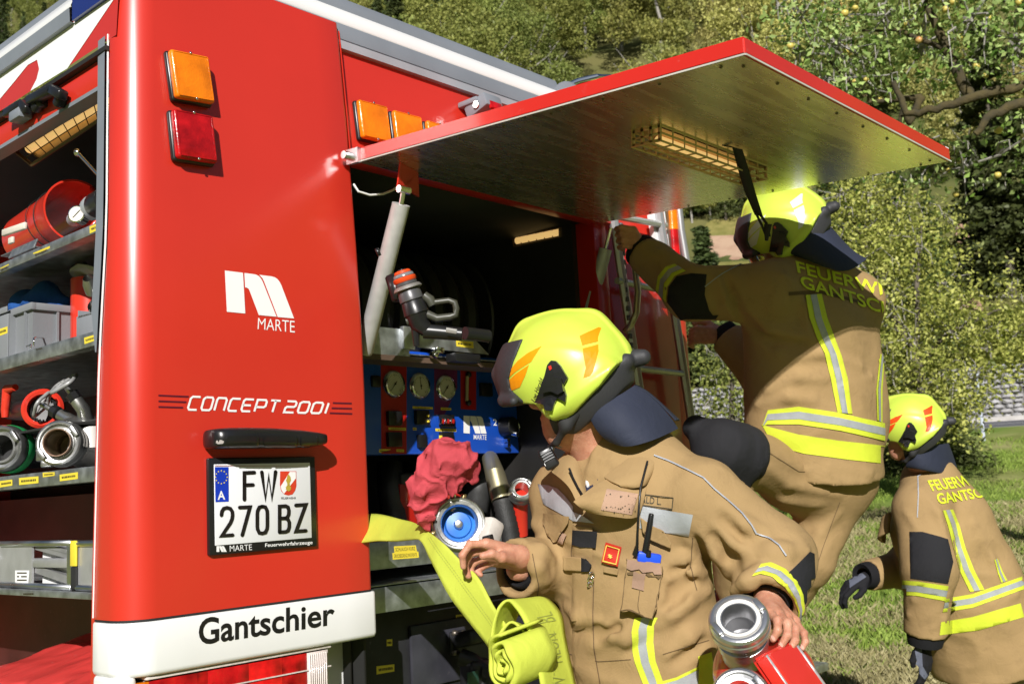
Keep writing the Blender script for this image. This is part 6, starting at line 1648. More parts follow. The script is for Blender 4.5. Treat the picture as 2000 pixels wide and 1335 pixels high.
apple_tree('old apple tree with mossy limbs and fruit reaching in from the upper right', limbs, bl, 1250, 0.060, L_APP, BARKM, 41, apples=14, base=tr_, twign=6, spray=14, pull=2.0)
# second, paler fruit tree further off, behind the climbing man
b2 = onground(1815, 925); b2 = gpt(15.2, -2.6)
bl = []
for (px, py, d, R) in ((1650, 440, 15.5, .6), (1720, 470, 15.5, .6), (1790, 480, 15, .5), (1680, 520, 15, .6), (1760, 570, 15, .65), (1840, 560, 15, .5), (1640, 380, 15.5, .5), (1700, 640, 14.6, .6), (1780, 660, 14.6, .65), (1860, 650, 14.6, .6), (1930, 680, 14.6, .5), (1990, 650, 14.6, .45), (1740, 730, 14.4, .5), (1830, 740, 14.6, .55), (1900, 740, 14.6, .4), (1700, 380, 15.5, .45), (1760, 400, 15.6, .4), (1960, 580, 14.6, .35), (1840, 420, 15.8, .28), (1650, 600, 15, .5), (2020, 700, 14.6, .5), (1710, 800, 14.5, .4), (1790, 800, 14.8, .45), (1850, 790, 14.6, .45), (1900, 770, 14.8, .35), (1930, 640, 14.8, .4)):
    bl.append((P(px, py, d), R))
f2 = P(1790, 720, 14.8)
b2 = Vector((f2.x, f2.y, float(hgt(np.array(f2[:2]) @ ES, np.array(f2[:2]) @ ET))))
limbs = [([Vector((b2.x, b2.y, b2.z - .3)), b2.lerp(f2, 0.5), f2], 0.16, 0.10), ([f2, P(1740, 600, 15), P(1690, 480, 15.4), P(1650, 400, 15.6)], 0.07, 0.015), ([f2, P(1850, 650, 14.7), P(1960, 600, 14.6)], 0.05, 0.012), ([f2, P(1790, 560, 15), P(1800, 440, 15.4)], 0.06, 0.012)]
apple_tree('pale leaved fruit tree on the lawn right behind the climbing man', limbs, bl, 3000, 0.064, L_PALE, BARK, 42, apples=0, base=b2, name='fruit_tree', twign=6, spray=80, pull=2.5)
# young leafy shrub seen through the gap between fire engine and climbing man
b3 = gpt(12.0, 2.1)
bl = [(P(px, py, 12.5), R) for (px, py, R) in ((1400, 690, .24), (1440, 720, .25), (1390, 740, .22), (1425, 780, .26), (1460, 790, .22), (1400, 810, .22), (1470, 690, .22), (1450, 840, .25), (1420, 650, .15), (1380, 790, .2), (1490, 740, .25))]
f3 = P(1430, 850, 12.4)
apple_tree('young bright leaved tree seen between fire engine and climbing man', [([Vector((f3.x, f3.y, float(hgt(np.array([f3.x, f3.y]) @ ES, np.array([f3.x, f3.y]) @ ET)) - .2)), f3, P(1430, 740, 12.5), P(1420, 660, 12.5)], 0.05, 0.012), ([f3, P(1470, 760, 12.5), P(1480, 690, 12.5)], 0.025, 0.008)], bl, 3600, 0.058, L_PALE, BARK, 43, base=Vector((f3.x, f3.y, -1.0)), name='young_tree')

# ---- grass: blades on the near lawn, one countless mass
def grass(name, n, s0, s1, mcols, hmin, hmax, seed, w=0.006):
    r = np.random.default_rng(seed); P_ = []
    ss = s0 + (s1 - s0) * r.uniform(0, 1, n * 3) ** 1.7; tt = r.uniform(-1, 1, n * 3)
    lo, hi = -ss * math.tan(math.radians(11)) - 0.4, ss * math.tan(math.radians(10)) + 0.3
    tt = lo + (hi - lo) * (tt * .5 + .5)
    x = ss * ES[0] + tt * ET[0]; y = ss * ES[1] + tt * ET[1]
    dens = vnoise(x * 1.3, y * 1.3, x * 0 + seed) * 0.6 + vnoise(x * 4, y * 4, x * 0 + seed) * 0.4
    keep = np.argsort(-dens + r.uniform(-.25, .25, len(dens)))[:n]
    x, y, z = x[keep], y[keep], hgt(ss[keep], tt[keep]); n = len(keep)
    a = r.uniform(0, 6.28, n); h = r.uniform(hmin, hmax, n); ln = r.uniform(0.1, 0.9, n) * h; b = r.uniform(0, 6.28, n); ww = w * r.uniform(.6, 1.4, n)
    o = np.stack([x, y, z - 0.01], 1); sd = np.stack([np.cos(a) * ww, np.sin(a) * ww, 0 * a], 1); tip = np.stack([np.cos(b) * ln, np.sin(b) * ln, h], 1)
    mid = o + tip * np.array([0.35, 0.35, 0.6])
    V = np.stack([o - sd, o + sd, mid + sd * .7, o + tip], 1).reshape(-1, 3)
    m = leaf_mat(name + '_blade', mcols, 0.25, 0.6)
    g = mesh_obj(name, raw_mesh(name, V, np.arange(n * 4).reshape(-1, 4)), m, None, 0); tag(g, 'short patchy grass of the lawn, %s' % ('dry straw coloured' if 'dry' in name else 'green'), 'grass', kind='stuff'); return g
grass('lawn_grass', 90000, 7.2, 24, [(0.12, 0.19, 0.025), (0.30, 0.38, 0.08), (0.20, 0.27, 0.045)], 0.03, 0.09, 1)
grass('dry_grass', 90000, 7.2, 16, [(0.32, 0.30, 0.12), (0.60, 0.56, 0.29), (0.45, 0.42, 0.19)], 0.03, 0.10, 2)
# ================================================================== PEOPLE
TAN = fabric('tan_jacket', (0.338, 0.225, 0.104), weave=1100, bump=0.22, var=0.06, crumple=0.32, cs=16, dirt=0.30)
TANT = fabric('tan_trousers', (0.312, 0.206, 0.094), weave=1100, bump=0.22, var=0.08, crumple=0.3, cs=18, dirt=0.3)
HIVIS = fabric('hivis_yellow', (0.60, 0.68, 0.05), weave=1200, bump=0.15, var=0.04, crumple=0.2, rough=0.6)
SILV = mat('silver_reflex', (0.42, 0.44, 0.47), 0.42, 0.25, var=0.08, vs=40, bump=0.1, bs=250)
KNEE = fabric('black_patch', (0.020, 0.020, 0.023), weave=700, bump=0.5, crumple=0.3)
NAVY = fabric('navy_cape', (0.028, 0.033, 0.055), weave=1200, bump=0.15, crumple=0.35, cs=14, rough=0.7)
CUFF = fabric('black_cuff', (0.012, 0.012, 0.014), weave=600, bump=0.3, crumple=0.2)
VELC = fabric('velcro_beige', (0.42, 0.27, 0.19), weave=1500, bump=0.6, var=0.25, crumple=0.2)
NAVSH = fabric('navy_shirt', (0.025, 0.028, 0.06), weave=1000, bump=0.2, crumple=0.4)
GLOVE = fabric('glove_black', (0.014, 0.014, 0.017), weave=800, bump=0.3, crumple=0.35, cs=40)
GLOVEG = fabric('glove_grey', (0.11, 0.12, 0.16), weave=800, bump=0.3, crumple=0.3, cs=40)
SEAM = mat('seam_line', (0.12, 0.075, 0.032), 0.9)
PIPING = mat('grey_piping', (0.34, 0.35, 0.38), 0.5)
SKIN = mat('skin', (0.44, 0.185, 0.115), 0.50, var=0.10, vs=55, bump=0.22, bs=300, col2=(0.58, 0.29, 0.19), detail=8)
bsk = SKIN.node_tree.nodes['Principled BSDF']; bsk.inputs['Subsurface Weight'].default_value = 0.12; bsk.inputs['Subsurface Radius'].default_value = (0.012, 0.004, 0.002); bsk.inputs['Subsurface Scale'].default_value = 0.6
NAIL = mat('nail', (0.66, 0.38, 0.30), 0.25, coat=0.3)
HELM = mat('helmet_yellow', (0.52, 0.655, 0.075), 0.36, var=0.05, vs=9, coat=0.10, bump=0.01, bs=8, scratch=0.06)
HBLK = mat('helmet_black', (0.028, 0.028, 0.032), 0.62, var=0.1, bump=0.08, bs=160)
DECO = mat('orange_decal', (0.78, 0.27, 0.003), 0.5, spec=0.2)
DECR = mat('red_decal', (0.70, 0.07, 0.008), 0.35)
DECW = mat('pale_decal', (0.62, 0.68, 0.62), 0.3)
BOOT = mat('boot_black', (0.02, 0.019, 0.018), 0.45, bump=0.2, bs=60)

def unit(v): return Vector(v).normalized()
def frame(fwd, up):
    f = unit(fwd); u = Vector(up); u = (u - f * u.dot(f)).normalized(); l = u.cross(f)
    return f, l, u

# ------------------------------------------------------------------ helmet, modelled once in its own frame (x forward, y left, z up)
def zedge(x):
    return np.interp(x, [-0.20, -0.150, -0.10, -0.03, 0.005, 0.038, 0.058, 0.10, 0.16, 0.2], [0.010, 0.004, -0.046, -0.098, -0.114, -0.104, -0.066, -0.058, -0.046, -0.04])
hs = SDF((-0.20, -0.16, -0.15), (0.20, 0.16, 0.18), 0.0036)
hs.ell((0.000, 0, 0.006), (XAX, YAX, ZAX), (0.152, 0.121, 0.138), 0)
hs.ell((-0.035, 0, -0.016), (XAX, YAX, ZAX), (0.122, 0.119, 0.126), 0.02)
hs.cone((0.07, 0, 0.104), (-0.075, 0, 0.092), 0.028, 0.032, 0.030)
hs.cone((-0.075, 0, 0.092), (-0.134, 0, 0.028), 0.032, 0.020, 0.026)
hs.cone((0.02, 0.105, -0.085), (-0.12, 0.085, -0.02), 0.018, 0.02, 0.03).cone((0.02, -0.105, -0.085), (-0.12, -0.085, -0.02), 0.018, 0.02, 0.03)
def hd(x, y, z):
    c1 = 0.058 + 0.45 * (x * 0.35) - 2.2 * (x + .02) ** 2            # crease that swings round the side of the shell
    step_ = 0.0040 / (1 + np.exp(-(z - c1) / 0.0035)) * (np.abs(y) > 0.02)
    c2 = -0.075 + 0.55 * np.clip(-x, 0, .2)
    return step_ - 0.0035 / (1 + np.exp((z - c2) / 0.003)) * (x < 0.02)
hs.disp(hd, 0.03)
_, Xh, Yh, Zh = hs.sub(hs.lo, hs.lo + hs.n * hs.h)
hs.D = np.maximum(hs.D, ((zedge(Xh) - Zh) * 0.75 + 0 * Yh).astype(np.float32))
inner_ = SDF((-0.20, -0.16, -0.15), (0.20, 0.16, 0.18), 0.0036)
hs.ell((0.0, 0, -0.006), (XAX, YAX, ZAX), (0.134, 0.104, 0.124), 0, 'cut')
hv, hq = hs.geo(1)
helm_me = raw_mesh('helmet', hv, hq); helm_me.materials.append(HELM); helm_me.polygons.foreach_set('use_smooth', np.ones(len(helm_me.polygons), bool))
helm_bvh = BVHTree.FromPolygons([Vector(v) for v in hv], hq.tolist())
# black frame: brow piece with visor edge, and the guard rim at the back
br_ = SDF((-0.20, -0.16, -0.16), (0.22, 0.16, 0.16), 0.004)
br_.ell((0.006, 0, 0.004), (XAX, YAX, ZAX), (0.160, 0.119, 0.134), 0)
_, Xh, Yh, Zh = br_.sub(br_.lo, br_.lo + br_.n * br_.h)
lim = np.maximum((0.112 - 0.55 * np.maximum(Zh, 0) - 0.9 * np.maximum(-Zh - 0.025, 0)) - Xh + 0 * Yh, Zh - 0.085)
br_.D = np.maximum(br_.D, lim.astype(np.float32)); br_.D = np.maximum(br_.D, (-0.060 - Zh + 0 * Xh + 0 * Yh).astype(np.float32))
br_.cone((0.142, -0.05, -0.046), (0.142, 0.05, -0.046), 0.012, 0.012, 0.012).cone((0.105, -0.098, -0.052), (0.142, -0.05, -0.046), 0.010, 0.012, 0.012).cone((0.105, 0.098, -0.052), (0.142, 0.05, -0.046), 0.010, 0.012, 0.012).cone((0.118, 0, 0.075), (0.160, 0, 0.018), 0.010, 0.010, 0.022).cone((0.160, 0, 0.018), (0.150, 0, -0.03), 0.010, 0.012, 0.02)
br_.ell((0.0, 0, -0.006), (XAX, YAX, ZAX), (0.136, 0.106, 0.124), 0, 'cut')
bv, bq = br_.geo(1)
gr_ = SDF((-0.22, -0.16, -0.18), (0.16, 0.16, 0.08), 0.004)
gr_.ell((-0.012, 0, -0.008), (XAX, YAX, ZAX), (0.148, 0.118, 0.155), 0)
_, Xh, Yh, Zh = gr_.sub(gr_.lo, gr_.lo + gr_.n * gr_.h)
ze = zedge(Xh)
gr_.D = np.maximum(gr_.D, (np.maximum(Zh - ze - 0.003, ze - 0.040 - 0.12 * np.maximum(-Xh - .03, 0) - Zh) + 0 * Yh).astype(np.float32)); gr_.D = np.maximum(gr_.D, (Xh - 0.035 + 0 * Yh + 0 * Zh).astype(np.float32))
gr_.ell((0.0, 0, -0.006), (XAX, YAX, ZAX), (0.130, 0.100, 0.14), 0, 'cut')
gr_.cone((-0.150, 0.03, 0.000), (-0.150, -0.03, 0.000), 0.018, 0.018, 0.012).cone((-0.15, 0, 0), (-0.172, 0, 0.004), 0.016, 0.016, 0.006).cone((-0.170, 0, 0.004), (-0.184, 0, 0.004), 0.021, 0.019, 0.002)
gv, gq = gr_.geo(1)
# black inner harness below the shell edge down to the jaw
ha_ = SDF((-0.15, -0.13, -0.19), (0.13, 0.13, 0.02), 0.005)
for s_ in (-1, 1):
    ha_.cone((0.02, s_ * 0.088, -0.07), (0.0, s_ * 0.082, -0.128), 0.013, 0.010, 0.02).cone((-0.06, s_ * 0.084, -0.07), (-0.01, s_ * 0.082, -0.122), 0.013, 0.011, 0.02)
    ha_.cone((0.0, s_ * 0.082, -0.128), (0.030, s_ * 0.062, -0.158), 0.010, 0.008, 0.01).cone((0.030, s_ * 0.062, -0.158), (0.060, 0, -0.166), 0.008, 0.008, 0.008)
hav, haq = ha_.geo(1)
def mk(name, v, q, m_):
    me = raw_mesh(name, v, q); me.materials.append(m_); me.polygons.foreach_set('use_smooth', np.ones(len(me.polygons), bool)); return me
brow_me, guard_me, harness_me = mk('brow_frame', bv, bq, HBLK), mk('guard_rim', gv, gq, HBLK), mk('harness', hav, haq, BLACKM)
def hlay(name, polys, side, m_, off=0.0012, thick=0.0, step=0.012, text=None):
    """shapes in the helmet's side view (x forward, z up) put on the shell from the given side (+1 left, -1 right)"""
    bm = text if text is not None else poly_bm(*polys)
    if step: cut_grid(bm, step)
    bmesh.ops.triangulate(bm, faces=bm.faces[:]); dead = []
    for v in bm.verts:
        h = helm_bvh.ray_cast(Vector((v.co.x, side * 0.4, v.co.y)), Vector((0, -side, 0)))
        if h[0] is None: dead.append(v); continue
        n = h[1] if h[1].y * side > 0 else -h[1]
        v.co = h[0] + (n + Vector((0, side * .6, 0))).normalized() * off
    bmesh.ops.delete(bm, geom=dead, context='VERTS')
    for f in bm.faces:
        f.normal_update()
        if f.normal.y * side < 0: f.normal_flip()
    if thick:
        r = bmesh.ops.extrude_face_region(bm, geom=bm.faces[:])
        top_ = {e for e in r['geom'] if isinstance(e, bmesh.types.BMVert)}
        for v in bm.verts:
            if v not in top_: v.co.y -= side * thick
        bmesh.ops.recalc_face_normals(bm, faces=bm.faces)
    me = bpy.data.meshes.new(name); bm.to_mesh(me); bm.free(); me.materials.append(m_); return me
# side view of the first man's helmet -> frame coordinates
HK = 846.0
def hz_(px, py):
    x, z = -(px - 1108) / HK, -(py - 722) / HK; a = math.radians(-9); return (x * math.cos(a) - z * math.sin(a), x * math.sin(a) + z * math.cos(a))
zh = lambda x, y: hz_(940 + x * 0.28455, 570 + y * 0.28455)
dec_front = [[zh(*p) for p in ((236, 484), (290, 430), (370, 390), (460, 364), (565, 350), (470, 428), (330, 455))], [zh(*p) for p in ((222, 500), (330, 468), (448, 442), (400, 500), (330, 562), (238, 562), (205, 585), (182, 612), (176, 590), (195, 545))]]
dec_back = [[zh(*p) for p in ((818, 362), (900, 345), (935, 335), (948, 345), (925, 400), (918, 432), (822, 430))], [zh(*p) for p in ((820, 452), (916, 452), (908, 500), (880, 560), (845, 620), (820, 640), (775, 640), (808, 580))]]
clip_ = [[zh(*p) for p in ((545, 545), (580, 490), (612, 470), (640, 482), (660, 520), (682, 610), (640, 650), (642, 720), (622, 752), (580, 715), (520, 780), (492, 770), (480, 738), (418, 690))]]
clip2_ = [[zh(*p) for p in ((530, 590), (600, 570), (650, 600), (642, 690), (600, 700), (560, 660), (510, 650))]]
tx = text_bm('Loe Harald', zh(380, 662), zh(497, 545), zh(515, 572), zh(400, 690), bold=0.004)
HM = {}
for side in (1, -1):
    for nm, ps, off, th in (('front', dec_front, .0012, 0), ('back', dec_back, .0012, 0), ('clip', clip_, .012, .016), ('clip2', clip2_, .024, .016)):
        for cname, cm in ((('o', DECO), ('r', DECR), ('w', DECW)) if 'clip' not in nm else (('b', BLACK),)):
            HM[(nm, side, cname)] = hlay('decal' if 'clip' not in nm else 'side_clip', ps, side, cm, off, th, 0.014)
HM['dot'] = hlay('clip_mark', [[zh(*p) for p in ((585, 500), (606, 500), (606, 522), (588, 528))]], 1, RED, 0.0135, 0, 0)
HM['text'] = hlay('name_print', None, 1, INK, 0.0012, 0, 0, text=tx)
def helmet(parent_root, c, fwd, up, deco='o', text=False, cape=None, sc=1.0, visor=False):
    f, l, u = frame(fwd, up)
    M_ = Matrix.Translation(Vector(c)) @ Matrix((f, l, u)).transposed().to_4x4() @ Matrix.Diagonal((sc, sc, sc, 1))
    def put(name, me, par):
        o = bpy.data.objects.new(name, me); COL.objects.link(o); o.parent = par
        if par is parent_root:
            o.matrix_parent_inverse = Matrix.Translation(Vector(parent_root.location)).inverted(); o.matrix_basis = M_
        return o
    h = put('helmet', helm_me, parent_root)
    put('brow_frame', brow_me, h); put('guard_rim', guard_me, h); put('harness', harness_me, h)
    for side in (1, -1):
        for nm in ('front', 'back'): put('decal', HM[(nm, side, deco)], h)
        put('side_clip', HM[('clip', side, 'b')], h); put('clip_lamp', HM[('clip2', side, 'b')], h)
    put('clip_mark', HM['dot'], h)
    if text: put('name_print', HM['text'], h)
    if visor:
        A = []
        for a in np.linspace(-1.15, 1.15, 17):
            A.append([((0.10 + 0.055 * math.cos(a) - 0.03 * abs(a) * .6) * (1 - 0.06 * j), 0.112 * math.sin(a) / math.sin(1.15) * 0.95, -0.045 - 0.075 * j) for j in np.linspace(0, 1, 4)])
        v_ = MB().grid(A); bmesh.ops.recalc_face_normals(v_.bm, faces=v_.bm.faces); me = bpy.data.meshes.new('visor'); v_.bm.to_mesh(me); v_.bm.free()
        vm = mat('visor_clear', (0.55, 0.6, 0.35), 0.06, trans=0.92); me.materials.append(vm); put('visor', me, h)
    return h, M_

# ------------------------------------------------------------------ skin parts
def head(s, c, f, l, u, k=0.018):
    c = Vector(c); q = lambda x, y, z: c + f * x + l * y + u * z
    s.ell(q(-.012, 0, .025), (f, l, u), (.098, .077, .100), .02).ell(q(.035, 0, -.055), (f, l, u), (.060, .062, .075), .03)
    s.cone(q(.070, 0, -.118), q(.078, 0, -.108), .024, .022, .03)
    for y in (-1, 1):
        s.cone(q(.000, y * .056, -.085), q(.062, y * .022, -.122), .020, .018, .03)
        s.ell(q(.060, y * .044, -.035), (f, l, u), (.026, .022, .024), .02); s.cone(q(.080, y * .016, .018), q(.068, y * .048, .016), .014, .012, .014)
        s.ell(q(-.010, y * .078, -.025), (f + l * y * -.3, l, u), (.020, .009, .032), .006)
        s.ell(q(.098, y * .033, -.002), (f, l, u), (.015, .017, .012), 0, 'cut'); s.ell(q(.078, y * .033, -.002), (f, l, u), (.014, .014, .013), .004)
        s.ell(q(.098, y * .012, -.046), (f, l, u), (.012, .010, .009), .008)
    s.cone(q(.086, 0, .010), q(.112, 0, -.038), .010, .014, .012)
    s.ell(q(.090, 0, -.076), (f, l, u), (.013, .026, .007), .006).ell(q(.088, 0, -.089), (f, l, u), (.013, .023, .008), .006)
    s.ell(q(.104, 0, -.083), (f, l, u), (.012, .022, .002), 0, 'cut')
def finger(s, pts, r0, r1, k=0.004):
    n = len(pts) - 1
    for i in range(n):
        a, b = r0 + (r1 - r0) * i / n, r0 + (r1 - r0) * (i + 1) / n
        s.cone(pts[i], pts[i + 1], a, b, 0.0035); s.ell(pts[i + 1], (XAX, YAX, ZAX), (b * 1.04,) * 3, 0.002) if i < n - 1 else None
def hand_geo(wrist, fore, fingers, thumb, h=0.0021, r=0.0088):
    allp = [Vector(wrist), Vector(fore)] + [Vector(p) for fg in fingers for p in fg] + [Vector(p) for p in thumb]
    lo = np.min([p[:] for p in allp], 0) - .045; hi = np.max([p[:] for p in allp], 0) + .045
    s = SDF(lo, hi, h)
    s.cone(fore, wrist, .033, .026, .01)
    w0, w1 = Vector(wrist), sum((Vector(fg[0]) for fg in fingers), Vector()) / 4
    for i, fg in enumerate(fingers):
        k0 = Vector(fg[0]); st_ = w0 + (k0 - w1) * 0.45
        s.cone(st_, k0, .0175, .0125, .016)
    for i, fg in enumerate(fingers):
        sc = (1.0, 1.03, 0.98, 0.86)[i]; finger(s, [Vector(p) for p in fg], r * 1.12 * sc, r * 0.80 * sc)
    th = [Vector(p) for p in thumb]
    s.cone(w0.lerp(th[0], .3), th[1], .019, .0135, .014); finger(s, th[1:], r * 1.28, r * 0.95)
    return s.geo(2)
def relaxed_hand(wrist, dirn, back, side, curl=0.35, L=0.185, spread=0.010):
    """finger joints of a slightly curled hand: dirn wrist->knuckles, back = back of the hand, side = towards the thumb"""
    d = unit(dirn); b = Vector(back); b = (b - d * b.dot(d)).normalized(); t = Vector(side); t = (t - d * t.dot(d) - b * t.dot(b)).normalized(); w = Vector(wrist)
    fs = []
    for i in range(4):
        k0 = w + d * (.090 - .006 * abs(i - 1)) * L / .185 + t * (.030 - .020 * i); ln = [.044, .048, .044, .034][i] * L / .185; pts = [k0]; a = curl * (0.7 + .12 * i); p = k0
        for j, fr in enumerate((1.0, .66, .52)):
            dd_ = d * math.cos(a) - b * math.sin(a); p = p + dd_ * ln * fr; pts.append(p); a += curl * 1.0
        fs.append(pts)
    th = [w + d * .022 + t * .022, w + d * .045 + t * .045 - b * .018, w + d * .078 + t * .052 - b * .030, w + d * .100 + t * .046 - b * .036]
    return fs, th
def join_geo(parts):
    V, Q, n = [], [], 0
    for v, q in parts: V.append(v); Q.append(q + n); n += len(v)
    return np.concatenate(V), np.concatenate(Q)

def limbfn(a, b, A, f1=16.0, seed=0.0, ends=0.6):
    """creases across a sleeve or leg, strongest near its ends"""
    a = np.array(a, float); b = np.array(b, float); ax = (b - a) / np.linalg.norm(b - a); _, u, w = basis(Vector(ax)); u, w = np.array(u), np.array(w)
    def fn(X, Y, Z, t):
        x, y, z = X - a[0], Y - a[1], Z - a[2]
        s_ = x * ax[0] + y * ax[1] + z * ax[2]; p = x * u[0] + y * u[1] + z * u[2]; q = x * w[0] + y * w[1] + z * w[2]
        amp = A * (1 - ends + ends * np.abs(2 * t - 1) ** 1.3)
        return -amp * (fold(s_ * f1 + p * 5 + seed, p * 6.5 + seed, q * 6.5) - 0.45)
    return fn
def bodyfn(o, u, v, w, A, f=(5, 13, 5), seed=0.0):
    o, u, v, w = [np.array(q, float) for q in (o, u, v, w)]
    def fn(X, Y, Z, t=None):
        x, y, z = X - o[0], Y - o[1], Z - o[2]
        a = x * u[0] + y * u[1] + z * u[2]; b = x * v[0] + y * v[1] + z * v[2]; c = x * w[0] + y * w[1] + z * w[2]
        return -A * (fold(a * f[0] + seed, b * f[1] + a * 3.5 + seed, c * f[2]) - 0.45)
    return fn
def person(label, loc):
    o = empty('person', loc); tag(o, label, 'person', 'firefighters at the engine'); return o
def legs(root, hips, knees, ankles, r=(0.105, 0.078, 0.068), mat_=None, h=0.011, pad=True, boots=True, pelvis=None, cre=None):
    pts = hips + knees + ankles + ([pelvis] if pelvis is not None else []); lo = np.min([p[:] for p in pts], 0) - .2; hi = np.max([p[:] for p in pts], 0) + .2
    s = SDF(lo, hi, h)
    for i, (a, b, c) in enumerate(zip(hips, knees, ankles)):
        s.cone(a, b, r[0], r[1], .03, fn=limbfn(a, b, .012, 12, i * 3.1)); s.cone(b, c, r[1], r[2], .03, fn=limbfn(b, c, .014, 14, 5 + i))
    if len(hips) == 2:
        m_ = (hips[0] + hips[1]) / 2; s.cone(hips[0], hips[1], r[0] * 1.12, r[0] * 1.12, .06)
        if pelvis is not None: s.cone(m_, pelvis, r[0] * 1.35, r[0] * 1.4, .06)
    if cre:
        v, q = s.geo(1); crease(s, BVHTree.FromPolygons([Vector(p) for p in v], q.tolist()), cre, lambda x, y: (x, y), .016, .02)
    o = s.obj('trousers', mat_ or TANT, root, 2)
    if boots:
        for b, c in zip(knees, ankles):
            bs = SDF(np.array(c) - .3, np.array(c) + .3, 0.011); fd = Vector((0.3, 0.9, 0))
            bs.cone(Vector(c) + Vector((0, 0, .06)), Vector(c) + Vector((0, 0, -.02)), .052, .05, .02).cone(Vector(c) + Vector((0, 0, -.045)), Vector(c) + fd * .17 + Vector((0, 0, -.05)), .045, .040, .03)
            bs.plane(Vector(c) + Vector((0, 0, -.078)), (0, 0, -1)); bs.obj('boot', BOOT, root, 1)
    return o

# ================================================================== first man, in front: helmet turned away to the hose, valve under his arm
m1 = person('nearest firefighter looking down at the hose, red valve in his left hand', (*P(1250, 1335, 2.45)[:2], -1.55))
N1 = P(1192, 912, 2.52); sR = P(1106, 970, 2.62); sL = P(1368, 978, 2.36)
C1 = P(1222, 1015, 2.49); B1 = P(1245, 1195, 2.46); V1 = P(1262, 1420, 2.46)
u1 = (sL - sR).normalized(); v1 = (C1 - V1).normalized(); w1_ = u1.cross(v1).normalized()
if w1_.dot(Vector(ray(1220, 1000))) > 0: w1_ = -w1_                 # chest direction, towards the photographer
ELb = P(1512, 1092, 2.31); CL = P(1498, 1172, 2.215); ERb = P(1112, 1102, 2.57); CR = P(1012, 1110, 2.43)
jk = SDF(P(1230, 1120, 2.45) - Vector((.62, .55, .52)), P(1230, 1120, 2.45) + Vector((.62, .55, .45)), 0.0062)
bf = bodyfn(C1, u1, v1, w1_, 0.022, (2.6, 11, 4), 2.2)
jk.cone(C1, B1, .205, .178, .04, w=w1_, sq=.70, fn=bf, pad=.02).cone(B1, V1, .178, .190, .04, w=w1_, sq=.74, fn=bf, pad=.02)
jk.cone(N1 - v1 * .045, sR, .078, .080, .05).cone(N1 - v1 * .045, sL, .080, .092, .05).cone(C1 + v1 * .07, N1 - v1 * .05, .17, .08, .05, w=w1_, sq=.7)
jk.cone(sL, ELb, .090, .079, .014, fn=limbfn(sL, ELb, .020, 10, 1.0)).cone(ELb, CL, .080, .072, .03, fn=limbfn(ELb, CL, .016, 16, 3.0))
jk.cone(sR, ERb, .079, .072, .035, fn=limbfn(sR, ERb, .020, 11, 7.0)).cone(ERb, CR, .073, .064, .03, fn=limbfn(ERb, CR, .014, 18, 9.0))
def cuff_cut(jk, e, c, rad):
    """open sleeve end: flat cut across the cuff and a hollow inside it"""
    ax = (c - e).normalized(); sl, X, Y, Z = jk.sub(np.array(c) - .14, np.array(c) + .14)
    cut = (X - c.x) * ax.x + (Y - c.y) * ax.y + (Z - c.z) * ax.z - 0.012
    near = np.sqrt((X - c.x) ** 2 + (Y - c.y) ** 2 + (Z - c.z) ** 2)
    jk.D[sl] = np.where((near < rad * 2.1) & (cut > -0.03), np.maximum(jk.D[sl], np.where(near < rad * 1.95, cut, -1)), jk.D[sl]).astype(np.float32)
    jk.cone(c - ax * .07, c + ax * .06, rad * .94, rad, 0, mode='cut')
for e, c, rad in ((ELb, CL, .056), (ERb, CR, .053)): cuff_cut(jk, e, c, rad)
jk.cone(N1 - v1 * .02, N1 + v1 * .10, .070, .085, 0, mode='cut')
# creases run from armpit, elbow and belt across the cloth
v, q = jk.geo(1); J0 = BVHTree.FromPolygons([Vector(p) for p in v], q.tolist())
zj = lambda x, y: (1000 + x * 0.40080, 800 + y * 0.40080)           # pixels of the jacket close-up
def crease(s, bvh, lines, zf, r=.017, k=.018, dig=False):
    for pts in lines:
        W_ = []
        for p in pts:
            d = unit(ray(*zf(*p))); h = bvh.ray_cast(Vector((0, 0, 0)), d)
            if h[0] is not None: W_.append(h[0] + d * (.005 if not dig else -.002))
        for i, (a, b) in enumerate(zip(W_[:-1], W_[1:])):
            if (a - b).length < .25: s.cone(a, b, r * (.5 if i == 0 else 1), r * (.5 if i == len(W_) - 2 else 1), k, mode='cut' if dig else 'add')
crease(jk, J0, [[(880, 640), (900, 720), (990, 790)], [(785, 745), (830, 730), (895, 715)], [(785, 825), (830, 790), (890, 745)], [(760, 925), (800, 875), (880, 800), (930, 790)], [(735, 1040), (775, 990), (850, 930), (950, 880)], [(400, 1150), (500, 1090), (580, 1065)], [(420, 1060), (520, 1012)],
  [(760, 1190), (860, 1105), (970, 1060)], [(1090, 870), (1150, 835), (1205, 770)], [(1000, 560), (1080, 640), (1150, 700)], [(930, 600), (1010, 700), (1050, 800)], [(1225, 645), (1320, 690), (1430, 690)], [(1170, 705), (1260, 695), (1330, 730)], [(110, 560), (160, 610)], [(90, 690), (140, 690), (185, 730)], [(60, 735), (120, 760), (170, 830)], [(270, 960), (330, 1010), (420, 1025)],
  [(880, 120), (960, 180), (1000, 260)], [(600, 1000), (560, 1100), (570, 1190)], [(1040, 480), (1130, 560), (1240, 600)]], zj)
crease(jk, J0, [[(755, 960), (800, 900), (885, 830)], [(790, 790), (850, 765)], [(785, 870), (835, 832)], [(410, 1112), (520, 1062)], [(980, 620), (1060, 720), (1100, 800)], [(1030, 540), (1115, 625)], [(560, 1190), (700, 1100)], [(800, 1230), (930, 1130)], [(905, 640), (960, 740)], [(300, 1080), (420, 1065)]], zj, .013, .02, True)
jacket = jk.obj('jacket', TAN, m1, 1)
J1 = bvh_of(jacket)

